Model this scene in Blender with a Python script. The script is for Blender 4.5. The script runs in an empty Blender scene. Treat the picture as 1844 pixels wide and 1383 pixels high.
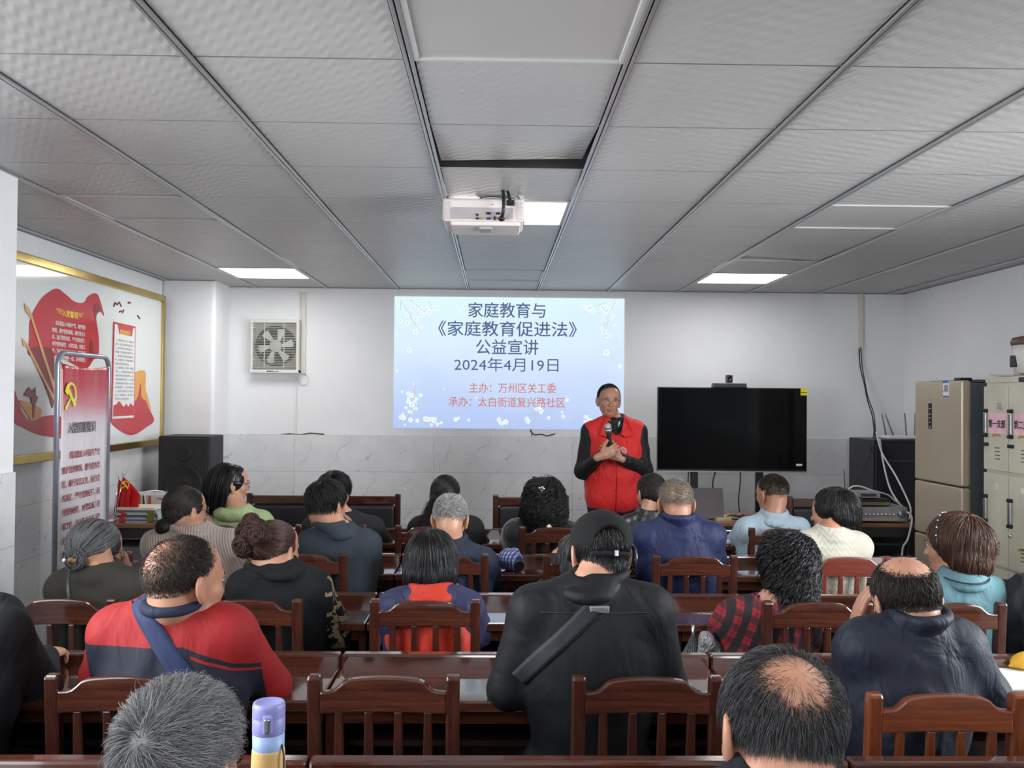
import bpy, bmesh, math, random
import numpy as np
from mathutils import Vector, Matrix, Euler
R = math.radians
S = bpy.context.scene
COL = S.collection

# ---------------------------------------------------------------- camera
W_, H_, F_ = 1844, 1383, 1625.0
cam_data = bpy.data.cameras.new('camera')
cam_data.sensor_width = 36.0
cam_data.lens = F_ / W_ * 36.0
cam_data.clip_start = 0.05
cam = bpy.data.objects.new('camera', cam_data)
COL.objects.link(cam)
CAMZ = 1.63
CM = (Matrix.Translation((0, 0, CAMZ)) @ Euler((R(90 + 0.83), 0, R(-1.02))).to_matrix().to_4x4()
      @ Matrix.Rotation(R(0.5), 4, 'Z'))
cam.matrix_world = CM
S.camera = cam
# ---------------------------------------------------------------- view and world
S.view_settings.view_transform = 'Standard'
S.view_settings.look = 'None'
S.view_settings.exposure = 0.42
S.view_settings.gamma = 1.0
S.view_settings.use_curve_mapping = False
S.cycles.max_bounces = 6
S.cycles.diffuse_bounces = 4
S.cycles.glossy_bounces = 3
S.cycles.transmission_bounces = 4
S.cycles.transparent_max_bounces = 6
S.cycles.sample_clamp_indirect = 6
S.cycles.caustics_reflective = False
S.cycles.caustics_refractive = False
world = bpy.data.worlds.new('world')
S.world = world
world.use_nodes = True
world.node_tree.nodes['Background'].inputs[0].default_value = (0.75, 0.87, 1.0, 1)
world.node_tree.nodes['Background'].inputs[1].default_value = 0.6
PANEL_STRENGTH = 10.5
# fill lamp added at the unseen rear wall, standing in for daylight
def area(name, loc, rot, sx, sy, power, col, spread=180):
    l = bpy.data.lights.new(name, 'AREA'); l.shape = 'RECTANGLE'; l.size = sx; l.size_y = sy
    l.energy = power; l.color = col; l.spread = R(spread)
    o = bpy.data.objects.new(name, l); COL.objects.link(o); o.location = loc; o.rotation_euler = rot
    return o
XN_ = -2.10
area('window_daylight', (0.6, -2.95, 1.75), (R(90), 0, 0), 4.6, 1.5, 34, (0.90, 0.95, 1.0))

# two unseen fill lamps added off the side walls to brighten the opposite walls
area('window_daylight', (XN_ + .36, 2.0, 1.7), (0, R(-87), R(22)), 1.5, 1.7, 28, (0.93, 0.97, 1.0), 105)
area('window_daylight', (3.62 - .40, 2.7, 1.7), (0, R(87), R(-22)), 1.5, 2.0, 54, (0.93, 0.97, 1.0), 105)
# ---------------------------------------------------------------- pixel helpers
CR = CM.to_3x3()
def ray(px, py):
    d = CR @ Vector(((px - W_ / 2) / F_, -(py - H_ / 2) / F_, -1.0))
    return d
def at(px, py, Y):
    d = ray(px, py); t = Y / d.y
    return Vector((d.x * t, Y, CAMZ + d.z * t))
def at_x(px, py, X):
    d = ray(px, py); t = X / d.x
    return Vector((X, d.y * t, CAMZ + d.z * t))
def at_z(px, py, Z):
    d = ray(px, py); t = (Z - CAMZ) / d.z
    return Vector((d.x * t, d.y * t, Z))

# ---------------------------------------------------------------- colour and materials
def lin(r, g, b):
    f = lambda c: (c / 255 / 12.92) if c / 255 <= 0.04045 else ((c / 255 + 0.055) / 1.055) ** 2.4
    return (f(r), f(g), f(b), 1.0)
MATS = {}
class NT:
    def __init__(s, name):
        s.m = bpy.data.materials.new(name); s.m.use_nodes = True
        s.t = s.m.node_tree; s.p = s.t.nodes['Principled BSDF']
    def n(s, typ, **kw):
        x = s.t.nodes.new(typ)
        for k, v in kw.items():
            if k.startswith('i_'):
                x.inputs[k[2:].replace('_', ' ')].default_value = v
            else: setattr(x, k, v)
        return x
    def l(s, a, b): s.t.links.new(a, b)
    def coord(s, scale=(1, 1, 1), rot=(0, 0, 0)):
        c = s.n('ShaderNodeTexCoord'); m = s.n('ShaderNodeMapping')
        m.inputs['Scale'].default_value = scale; m.inputs['Rotation'].default_value = rot
        s.l(c.outputs['Object'], m.inputs['Vector']); return m.outputs['Vector']
    def noise(s, vec, scale, detail=3, rough=.5, dist=0):
        x = s.n('ShaderNodeTexNoise'); x.inputs['Scale'].default_value = scale
        x.inputs['Detail'].default_value = detail; x.inputs['Roughness'].default_value = rough
        x.inputs['Distortion'].default_value = dist
        s.l(vec, x.inputs['Vector']); return x.outputs['Fac']
    def ramp(s, fac, stops, interp='LINEAR'):
        x = s.n('ShaderNodeValToRGB'); x.color_ramp.interpolation = interp
        e = x.color_ramp.elements
        while len(e) < len(stops): e.new(0.5)
        for i, (p, c) in enumerate(stops): e[i].position = p; e[i].color = c
        s.l(fac, x.inputs['Fac']); return x.outputs['Color']
    def bump(s, h, strength=.3, dist=.01):
        x = s.n('ShaderNodeBump'); x.inputs['Strength'].default_value = strength; x.inputs['Distance'].default_value = dist
        s.l(h, x.inputs['Height']); s.l(x.outputs['Normal'], s.p.inputs['Normal']); return x
    def math(s, op, a, b=None):
        x = s.n('ShaderNodeMath', operation=op)
        for i, v in enumerate((a, b)):
            if v is None: continue
            if isinstance(v, (int, float)): x.inputs[i].default_value = v
            else: s.l(v, x.inputs[i])
        return x.outputs[0]
    def mix(s, fac, a, b):
        x = s.n('ShaderNodeMix', data_type='RGBA')
        if isinstance(fac, (int, float)): x.inputs[0].default_value = fac
        else: s.l(fac, x.inputs[0])
        for i, v in ((6, a), (7, b)):
            if isinstance(v, tuple): x.inputs[i].default_value = v
            else: s.l(v, x.inputs[i])
        return x.outputs[2]
    def sep(s, vec):
        x = s.n('ShaderNodeSeparateXYZ'); s.l(vec, x.inputs[0]); return x.outputs
def mat(name, col, rough=.5, metal=0., noise=None, bump=None, spec=.5, coat=0., emit=None, sheen=0., vary=.15, stretch=(1, 1, 1)):
    """principled material, with a procedural colour variation and bump"""
    if name in MATS: return MATS[name]
    k = NT(name); p = k.p
    p.inputs['Roughness'].default_value = rough; p.inputs['Metallic'].default_value = metal
    p.inputs['Specular IOR Level'].default_value = spec; p.inputs['Coat Weight'].default_value = coat
    p.inputs['Coat Roughness'].default_value = .08
    if sheen: p.inputs['Sheen Weight'].default_value = sheen
    v = k.coord(stretch)
    f = k.noise(v, noise or 9.0, 3)
    a = tuple(c * (1 - vary) for c in col[:3]) + (1,); b = tuple(min(1, c * (1 + vary)) for c in col[:3]) + (1,)
    k.l(k.ramp(f, [(.3, a), (.7, b)]), p.inputs['Base Color'])
    if bump:
        k.bump(k.noise(v, bump[0], 4), bump[1], bump[2] if len(bump) > 2 else .01)
    if emit:
        p.inputs['Emission Color'].default_value = emit[0]; p.inputs['Emission Strength'].default_value = emit[1]
    MATS[name] = k.m
    return k.m
def cloth(name, col, rough=.8, wr=.5, scale=14, sheen=.0, vary=.12, weave=0):
    """woven cloth: soft folds plus a fine weave in the bump"""
    if name in MATS: return MATS[name]
    k = NT(name); p = k.p
    p.inputs['Roughness'].default_value = rough; p.inputs['Sheen Weight'].default_value = sheen
    p.inputs['Specular IOR Level'].default_value = .3
    v = k.coord((1, 1, .55))
    f = k.noise(v, 6, 2)
    a = tuple(c * (1 - vary) for c in col[:3]) + (1,); b = tuple(min(1, c * (1 + vary)) for c in col[:3]) + (1,)
    k.l(k.ramp(f, [(.3, a), (.7, b)]), p.inputs['Base Color'])
    h = k.math('ADD', k.noise(v, scale, 2, .5, 1.2), k.math('MULTIPLY', k.noise(v, 350, 1), .06 + weave))
    k.bump(h, wr, .03)
    MATS[name] = k.m
    return k.m
def emis(name, col, strength=1.0):
    if name in MATS: return MATS[name]
    k = NT(name); k.p.inputs['Base Color'].default_value = (0, 0, 0, 1); k.p.inputs['Roughness'].default_value = .9
    k.p.inputs['Emission Color'].default_value = col; k.p.inputs['Emission Strength'].default_value = strength
    MATS[name] = k.m; return k.m
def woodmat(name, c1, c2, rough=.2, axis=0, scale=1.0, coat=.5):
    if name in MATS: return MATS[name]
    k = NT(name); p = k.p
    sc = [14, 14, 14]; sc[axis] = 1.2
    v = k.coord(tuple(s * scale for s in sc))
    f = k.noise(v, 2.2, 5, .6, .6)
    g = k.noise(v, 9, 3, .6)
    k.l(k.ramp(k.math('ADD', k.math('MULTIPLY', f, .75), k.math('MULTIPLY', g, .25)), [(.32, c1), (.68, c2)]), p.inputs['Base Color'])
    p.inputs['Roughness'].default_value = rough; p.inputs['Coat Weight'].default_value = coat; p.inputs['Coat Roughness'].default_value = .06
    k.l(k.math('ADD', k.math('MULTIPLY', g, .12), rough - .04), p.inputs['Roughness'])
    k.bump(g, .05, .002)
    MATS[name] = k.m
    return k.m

# ---------------------------------------------------------------- tagging
def tag(o, label=None, cat=None, group=None, kind=None):
    if label: o['label'] = label
    if cat: o['category'] = cat
    if group: o['group'] = group
    if kind: o['kind'] = kind
    return o
def thing(name, label, cat, loc=(0, 0, 0), rz=0., group=None):
    o = bpy.data.objects.new(name, None); o.empty_display_size = .1; COL.objects.link(o)
    o.location = loc; o.rotation_euler = (0, 0, rz)
    return tag(o, label, cat, group)
def link(name, me, mats, parent=None):
    o = bpy.data.objects.new(name, me); COL.objects.link(o)
    for m in (mats if isinstance(mats, (list, tuple)) else [mats]): me.materials.append(m)
    if parent: o.parent = parent
    return o
def copy_tree(o, parent=None):
    c = o.copy(); COL.objects.link(c)
    if parent: c.parent = parent
    for ch in list(o.children): copy_tree(ch, c)
    return c

# ---------------------------------------------------------------- mesh builder
class MB:
    def __init__(s): s.b = bmesh.new(); s.mi = 0
    def _tail(s, f0):
        for f in s.b.faces[f0:] if False else list(s.b.faces)[f0:]: f.material_index = s.mi
    def box(s, c, d, rot=None, bev=0., seg=2):
        f0 = len(s.b.faces)
        M = Matrix.Translation(c)
        if rot is not None: M = M @ (Euler(rot).to_matrix().to_4x4() if not isinstance(rot, Matrix) else rot.to_4x4())
        t = bmesh.new()
        bmesh.ops.create_cube(t, size=1, matrix=Matrix.Diagonal((d[0], d[1], d[2], 1)))
        if bev:
            bmesh.ops.bevel(t, geom=t.edges[:], offset=min(bev, min(d) * .49), segments=seg, profile=.5, affect='EDGES')
        s._merge(t, M); return s
    def _merge(s, t, M=None):
        if M is not None: bmesh.ops.transform(t, matrix=M, verts=t.verts[:])
        t.verts.index_update()
        vs = [s.b.verts.new(v.co) for v in t.verts]
        for f in t.faces:
            try:
                nf = s.b.faces.new([vs[v.index] for v in f.verts]); nf.material_index = s.mi; nf.smooth = f.smooth
            except ValueError: pass
        t.free()
    def prism(s, pts, M, depth, bev=0.):
        """polygon (x,y) extruded along local z by depth, placed by matrix M"""
        t = bmesh.new()
        vs = [t.verts.new((p[0], p[1], 0)) for p in pts]
        f = t.faces.new(vs)
        r = bmesh.ops.extrude_face_region(t, geom=[f])
        bmesh.ops.translate(t, vec=(0, 0, depth), verts=[g for g in r['geom'] if isinstance(g, bmesh.types.BMVert)])
        bmesh.ops.recalc_face_normals(t, faces=t.faces[:])
        if bev:
            es = [e for e in t.edges if len(e.link_faces) == 2 and e.calc_face_angle(0) > .9]
            bmesh.ops.bevel(t, geom=es, offset=bev, segments=2, profile=.5, affect='EDGES')
        s._merge(t, M); return s
    def tube(s, pts, r, seg=8, caps=True, closed=False):
        pts = [Vector(p) for p in pts]; n = len(pts)
        rr = r if isinstance(r, (list, tuple)) else [r] * n
        rings = []; up = None
        for i in range(n):
            if closed: d = pts[(i + 1) % n] - pts[i - 1]
            else: d = pts[min(i + 1, n - 1)] - pts[max(i - 1, 0)]
            if d.length < 1e-9: d = Vector((0, 0, 1))
            d.normalize()
            if up is None: up = d.orthogonal().normalized()
            else:
                up = up - d * up.dot(d)
                up = up.normalized() if up.length > 1e-6 else d.orthogonal().normalized()
            q = d.cross(up)
            rings.append([s.b.verts.new(pts[i] + (up * math.cos(2 * math.pi * k / seg) + q * math.sin(2 * math.pi * k / seg)) * rr[i]) for k in range(seg)])
        m = n if closed else n - 1
        for i in range(m):
            a, b = rings[i], rings[(i + 1) % n]
            for k in range(seg):
                f = s.b.faces.new((a[k], a[(k + 1) % seg], b[(k + 1) % seg], b[k])); f.smooth = True; f.material_index = s.mi
        if caps and not closed:
            for ring, rev in ((rings[0], True), (rings[-1], False)):
                f = s.b.faces.new(ring[::-1] if rev else ring); f.material_index = s.mi
        return s
    def lathe(s, prof, M=Matrix.Identity(4), seg=24, sx=1., sy=1., caps=True):
        rings = []
        for (r, z) in prof:
            rings.append([s.b.verts.new(M @ Vector((r * sx * math.cos(2 * math.pi * k / seg), r * sy * math.sin(2 * math.pi * k / seg), z))) for k in range(seg)])
        for a, b in zip(rings, rings[1:]):
            for k in range(seg):
                f = s.b.faces.new((a[k], a[(k + 1) % seg], b[(k + 1) % seg], b[k])); f.smooth = True; f.material_index = s.mi
        for ring in (rings[0][::-1], rings[-1]) if caps else ():
            f = s.b.faces.new(ring); f.material_index = s.mi
        return s
    def ell(s, c, r, rot=None, u=16, v=10):
        t = bmesh.new(); bmesh.ops.create_uvsphere(t, u_segments=u, v_segments=v, radius=1)
        for f in t.faces: f.smooth = True
        M = Matrix.Translation(c)
        if rot is not None: M = M @ (Euler(rot).to_matrix().to_4x4() if not isinstance(rot, Matrix) else rot.to_4x4())
        s._merge(t, M @ Matrix.Diagonal((r[0], r[1], r[2], 1))); return s
    def quad(s, a, b, c, d):
        f = s.b.faces.new([s.b.verts.new(p) for p in (a, b, c, d)]); f.material_index = s.mi; return s
    def build(s, name, mats, parent=None, fix=True):
        if fix: bmesh.ops.recalc_face_normals(s.b, faces=s.b.faces[:])
        me = bpy.data.meshes.new(name); s.b.to_mesh(me); s.b.free()
        return link(name, me, mats, parent)
def smooth_pts(pts, closed=True, sub=6):
    """Catmull-Rom through 2D or 3D points"""
    P = [Vector(p) for p in pts]; n = len(P); out = []
    rng = range(n) if closed else range(n - 1)
    for i in rng:
        if closed: p0, p1, p2, p3 = P[i - 1], P[i], P[(i + 1) % n], P[(i + 2) % n]
        else: p0, p1, p2, p3 = P[max(i - 1, 0)], P[i], P[i + 1], P[min(i + 2, n - 1)]
        for j in range(sub):
            t = j / sub
            out.append(.5 * ((2 * p1) + (p2 - p0) * t + (2 * p0 - 5 * p1 + 4 * p2 - p3) * t * t + (3 * p1 - p0 - 3 * p2 + p3) * t ** 3))
    if not closed: out.append(P[-1])
    return out
def text(name, body, size, M, m, parent=None, align='LEFT', thick=0., ext=.0006, sx=1., space=1., line=1.0):
    """real lettering: extruded glyph meshes on the plane of M (x right, y up, z towards the reader)"""
    c = bpy.data.curves.new(name, 'FONT'); c.body = body; c.size = size; c.align_x = align
    c.extrude = ext; c.offset = thick; c.space_character = space; c.space_line = line; c.resolution_u = 2
    o = bpy.data.objects.new(name, c); COL.objects.link(o)
    dg = bpy.context.evaluated_depsgraph_get()
    me = bpy.data.meshes.new_from_object(o.evaluated_get(dg))
    bpy.data.objects.remove(o); bpy.data.curves.remove(c)
    me.transform(M @ Matrix.Diagonal((sx, 1, 1, 1)))
    me.name = name
    me.materials.clear()
    return link(name, me, m, parent)
def frame(o, x, y):
    """matrix with origin o, x axis and y axis (z = x cross y)"""
    x = Vector(x).normalized(); y = Vector(y).normalized(); z = x.cross(y)
    return Matrix(((x.x, y.x, z.x, o[0]), (x.y, y.y, z.y, o[1]), (x.z, y.z, z.z, o[2]), (0, 0, 0, 1)))
# ================================================================ the room
XL, XR, YB, YR, ZC = -2.78, 3.62, 7.95, -3.0, 2.577
XN, YN = -2.10, 3.98          # the near left pier: its face and where it ends
PX, PY = -2.34, 7.53          # pilaster in the back left corner
ZW = 1.285                    # top of the tiled wainscot

def wall_paint():
    k = NT('white_plaster'); v = k.coord()
    f = k.noise(v, 1.6, 4, .6); g = k.noise(v, 60, 2)
    k.l(k.ramp(f, [(.3, (.80, .81, .83, 1)), (.7, (.86, .865, .88, 1))]), k.p.inputs['Base Color'])
    k.p.inputs['Roughness'].default_value = .75
    k.bump(k.math('ADD', k.math('MULTIPLY', k.noise(v, 5, 5, .65), .8), k.math('MULTIPLY', g, .05)), .12, .02)
    return k.m
PLASTER = wall_paint()
def marble(axis):
    """white marbled wall tiles 1.22 x 0.3 m; the same vein print repeats on every tile"""
    k = NT('marble_tile_' + axis); c = k.n('ShaderNodeTexCoord'); o = k.sep(c.outputs['Object'])
    x = o[0] if axis == 'x' else o[1]; z = o[2]
    fx = k.math('FRACT', k.math('DIVIDE', k.math('ADD', x, 20.06), 1.22)); fz = k.math('FRACT', k.math('DIVIDE', z, .32125))
    edge = k.math('MINIMUM', k.math('MULTIPLY', k.math('MINIMUM', fx, k.math('SUBTRACT', 1.0, fx)), 1.22),
                  k.math('MULTIPLY', k.math('MINIMUM', fz, k.math('SUBTRACT', 1.0, fz)), .32))
    joint = k.math('LESS_THAN', edge, .0022)
    row = k.math('FLOOR', k.math('DIVIDE', z, .32125))
    cv = k.n('ShaderNodeCombineXYZ'); k.l(k.math('MULTIPLY', fx, 1.22), cv.inputs[0]); k.l(k.math('MULTIPLY', fz, .32), cv.inputs[1]); k.l(k.math('MULTIPLY', row, .37), cv.inputs[2])
    n = k.noise(cv.outputs[0], 6, 4, .6)
    lin_ = k.math('ADD', k.math('SUBTRACT', k.math('MULTIPLY', fx, 4.4), k.math('MULTIPLY', fz, .75)), k.math('MULTIPLY', n, 1.0))
    d = k.math('ABSOLUTE', k.math('SUBTRACT', k.math('FRACT', lin_), .5))
    vein = k.math('MULTIPLY', k.math('LESS_THAN', d, .011), k.math('GREATER_THAN', k.noise(cv.outputs[0], 7, 1), .47))
    soft = k.ramp(n, [(.35, (.70, .71, .73, 1)), (.65, (.77, .775, .785, 1))])
    c1 = k.mix(k.math('MULTIPLY', vein, .55), soft, (.30, .30, .31, 1))
    k.l(k.mix(k.math('MULTIPLY', joint, .5), c1, (.30, .30, .31, 1)), k.p.inputs['Base Color'])
    k.p.inputs['Roughness'].default_value = .22
    k.bump(k.math('SUBTRACT', 1.0, joint), .25, .003)
    return k.m
MARX, MARY = marble('x'), marble('y')
def struct(name, mb, m):
    o = mb.build(name, m); o['kind'] = 'structure'; return o

fl = NT('floor_tile'); v = fl.coord()
br = fl.n('ShaderNodeTexBrick'); br.offset = 0; fl.l(v, br.inputs['Vector'])
br.inputs['Scale'].default_value = 1; br.inputs['Brick Width'].default_value = .8; br.inputs['Row Height'].default_value = .8
br.inputs['Mortar Size'].default_value = .004
br.inputs['Color1'].default_value = (.42, .41, .39, 1); br.inputs['Color2'].default_value = (.40, .39, .375, 1); br.inputs['Mortar'].default_value = (.15, .15, .15, 1)
fl.l(br.outputs['Color'], fl.p.inputs['Base Color']); fl.p.inputs['Roughness'].default_value = .25
struct('floor', MB().box(((XL + XR) / 2, (YB + YR) / 2, -.05), (XR - XL + .6, YB - YR + .6, .1)), fl.m)
T = .2
struct('wall_back', MB().box(((XL + XR) / 2, YB + T / 2, 1.5), (XR - XL + 2 * T, T, 3.0)), PLASTER)
struct('wall_right', MB().box((XR + T / 2, (YB + YR) / 2, 1.5), (T, YB - YR, 3.0)), PLASTER)
struct('wall_left', MB().box((XL - T / 2, (YB + YR) / 2, 1.5), (T, YB - YR, 3.0)), PLASTER)
struct('wall_left_pier', MB().box(((XL + XN) / 2, (YN + YR) / 2, 1.5), (XN - XL, YN - YR, 3.0), bev=.006), PLASTER)
struct('wall_back_pilaster', MB().box(((XL + PX) / 2, (PY + YB) / 2, 1.5), (PX - XL, YB - PY, 3.0), bev=.03, seg=4), PLASTER)
# rear wall with an unseen opening added for the fill lamp
b = MB()
b.box(((XL + XR) / 2, YR - T / 2, .5), (XR - XL, T, 1.0)); b.box(((XL + XR) / 2, YR - T / 2, 2.75), (XR - XL, T, .5))
b.box(((XL - 1.7) / 2, YR - T / 2, 1.75), (-1.7 - XL, T, 1.5)); b.box(((XR + 2.9) / 2, YR - T / 2, 1.75), (XR - 2.9, T, 1.5))
struct('wall_rear', b, PLASTER)
# unseen frames added to go with the three fill lamps
WF = mat('window_frame', (.6, .6, .6, 1), .4)
for n_, (cx_, cy_, cz_, sx_, sz_, ax_) in enumerate((((.6), YR + .01, 1.75, 4.6, 1.5, 0), (XN + .004, 2.0, 1.7, 1.9, 1.5, 1), (XR - .004, 2.7, 1.7, 2.1, 1.5, 1))):
    b = MB()
    for s in (-1, 1):
        for k_ in (0, 1):
            du, dz = (s * sx_ / 2, 0) if k_ else (0, s * sz_ / 2); lu, lz = (.06, sz_ + .06) if k_ else (sx_ + .06, .06)
            b.box((cx_ + (du if ax_ == 0 else 0), cy_ + (0 if ax_ == 0 else du), cz_ + dz), (lu, .03, lz) if ax_ == 0 else (.03, lu, lz))
    struct('window_%d' % (n_ + 1), b, WF)
# tiled wainscot, 8 mm proud of the plaster
tw = .009
struct('wall_back_wainscot', MB().box(((PX + XR) / 2, YB - tw / 2, ZW / 2), (XR - PX, tw, ZW)), MARX)
struct('wall_pilaster_wainscot', MB().box(((XL + PX) / 2, PY - tw / 2, ZW / 2), (PX - XL + 2 * tw, tw, ZW)).box((PX + tw / 2, (PY + YB) / 2, ZW / 2), (tw, YB - PY, ZW)), MARX)
struct('wall_left_wainscot', MB().box((XL + tw / 2, (YN + PY) / 2, ZW / 2), (tw, PY - YN, ZW)), MARY)
struct('wall_pier_wainscot', MB().box((XN + tw / 2, (YN + YR) / 2, ZW / 2), (tw, YN - YR, ZW)), MARY)
struct('wall_right_wainscot', MB().box((XR - tw / 2, (YB + YR) / 2, ZW / 2), (tw, YB - YR, ZW)), MARY)

# ---- suspended ceiling: 0.6 m pressed tiles lying in a grid
ce = NT('pressed_ceiling_tile'); o = ce.sep(ce.n('ShaderNodeTexCoord').outputs['Object'])
cc = ce.n('ShaderNodeTexCoord').outputs['Object']
w1 = ce.math('SINE', ce.math('ADD', ce.math('ADD', ce.math('MULTIPLY', o[0], 75), ce.math('MULTIPLY', o[1], 100)), ce.math('MULTIPLY', ce.math('SINE', ce.math('MULTIPLY', o[0], 105)), 1.1)))
w2 = ce.math('SINE', ce.math('ADD', ce.math('MULTIPLY', o[0], -45), ce.math('MULTIPLY', o[1], 92)))
h = ce.math('ADD', w1, ce.math('MULTIPLY', w2, .55))
f = ce.noise(cc, 1.3, 3)
ce.l(ce.ramp(f, [(.3, (.40, .392, .388, 1)), (.7, (.45, .442, .436, 1))]), ce.p.inputs['Base Color'])
ce.p.inputs['Roughness'].default_value = .36; ce.p.inputs['Specular IOR Level'].default_value = .6
ce.bump(h, .14, .006)
PLENUM = mat('plenum_dark', (.03, .03, .03, 1), .9)
ALU = mat('grid_aluminium', (.5, .51, .52, 1), .3, .7, vary=.05)
GX0, GY0, G, GX = -.252, 2.53, .6, .618
panels = {(-3, 3): 0, (0, 3): 1, (3, 3): 0, (-3, 7): 1, (0, 7): 0, (3, 7): 1, (0, -1): 0, (-3, -1): 1, (3, -1): 1,
          (-3, -5): 1, (0, -5): 1, (3, -5): 1}
b = MB()
g = .0035
for i in range(-6, 8):
    for j in range(-10, 10):
        if (i, j) in panels: continue
        x0, x1 = max(GX0 + GX * i, XL), min(GX0 + GX * (i + 1), XR)
        y0, y1 = max(GY0 + G * j, YR), min(GY0 + G * (j + 1), YB)
        if x1 - x0 < .02 or y1 - y0 < .02: continue
        z = [ZC] * 4
        if (i, j) == (0, 1): z = [ZC, ZC, ZC + .045, ZC + .03]      # lifted tile at the projector bracket
        if (i, j) == (3, 5): z = [ZC, ZC, ZC + .004, ZC + .03]
        gx = .017; b.quad((x0 + gx, y0 + g, z[0]), (x0 + gx, y1 - g, z[3]), (x1 - gx, y1 - g, z[2]), (x1 - gx, y0 + g, z[1]))
c = struct('ceiling', b, ce.m)
struct('ceiling_plenum', MB().box(((XL + XR) / 2, (YB + YR) / 2, ZC + .13), (XR - XL, YB - YR, .1)), PLENUM)
b = MB()
for i in range(-4, 7):
    x = GX0 + GX * i
    b.box((x - .0075, (YB + YR) / 2, ZC - .004), (.011, YB - YR, .01), bev=.002)
    b.box((x + .0075, (YB + YR) / 2, ZC - .004), (.011, YB - YR, .01), bev=.002)
for j in range(-9, 10):
    b.box(((XL + XR) / 2, GY0 + G * j, ZC + .0015), (XR - XL, .0025, .003))
o = struct('ceiling_grid', b, ALU)
b = MB()
for x in (XL + .012, XR - .012): b.box((x, (YB + YR) / 2, ZC - .002), (.024, YB - YR, .006))
b.box(((XL + XR) / 2, YB - .012, ZC - .002), (XR - XL, .024, .006))
b.box((XN + .012, (YN + YR) / 2, ZC - .002), (.024, YN - YR, .006)); b.box(((XL + PX) / 2, PY - .012, ZC - .002), (PX - XL, .024, .006))
struct('trim_1', b, mat('edge_trim', (.25, .25, .25, 1), .5))

LIT = emis('lit_panel', (1.0, .99, .97, 1), PANEL_STRENGTH)
UNLIT = mat('unlit_panel', (.42, .405, .395, 1), .35, noise=2, vary=.03)
UNLIT_FRAME = mat('panel_frame', (.48, .48, .47, 1), .4, vary=.04)
pl = {(-3, 3): 'unlit flat panel light in the ceiling nearest the left wall', (3, 3): 'unlit flat panel light in the ceiling nearest the right wall and lockers',
      (0, 3): 'lit white panel light in the ceiling beside the hanging projector', (-3, 7): 'lit white panel light in the ceiling in front of the wall fan',
      (3, 7): 'lit white panel light in the ceiling above the black television', (0, 7): 'unlit panel light in the ceiling just before the projected slide',
      (0, -1): 'large unlit panel light in the ceiling at the top edge nearest the viewer'}
for (i, j), on in panels.items():
    if j == -1 and i != 0:
        pass
    x, y = GX0 + GX * (i + .5), GY0 + G * (j + .5)
    t = thing('ceiling_light', pl.get((i, j), 'panel light in the ceiling behind the photographer'), 'ceiling light', (x, y, ZC - .004), 0, 'ceiling panel lights')
    f = MB()
    for sx in (-1, 1): f.box((sx * .2885, 0, .004), (.017, .594, .012), bev=.002)
    for sy in (-1, 1): f.box((0, sy * .2885, .004), (.56, .017, .012), bev=.002)
    f.build('frame', UNLIT_FRAME, t)
    MB().box((0, 0, .008), (.565, .565, .006)).build('diffuser', LIT if on else UNLIT, t)

# ---- marks of damp and cracks above the tiles (part of the wall)
b = MB()
for pts, r in (([(505, 783), (520, 781), (540, 783), (558, 780), (584, 782)], .006), ([(955, 776), (962, 783), (975, 782), (985, 785), (1000, 781)], .006),
               ([(955, 772), (958, 780), (957, 786)], .004), ([(545, 784), (560, 786), (586, 785)], .005)):
    b.tube([at(x, y, YB - .001) for x, y in pts], r, 5)
struct('trim_2', b, mat('crack_dark', (.07, .06, .055, 1), .9))

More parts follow.
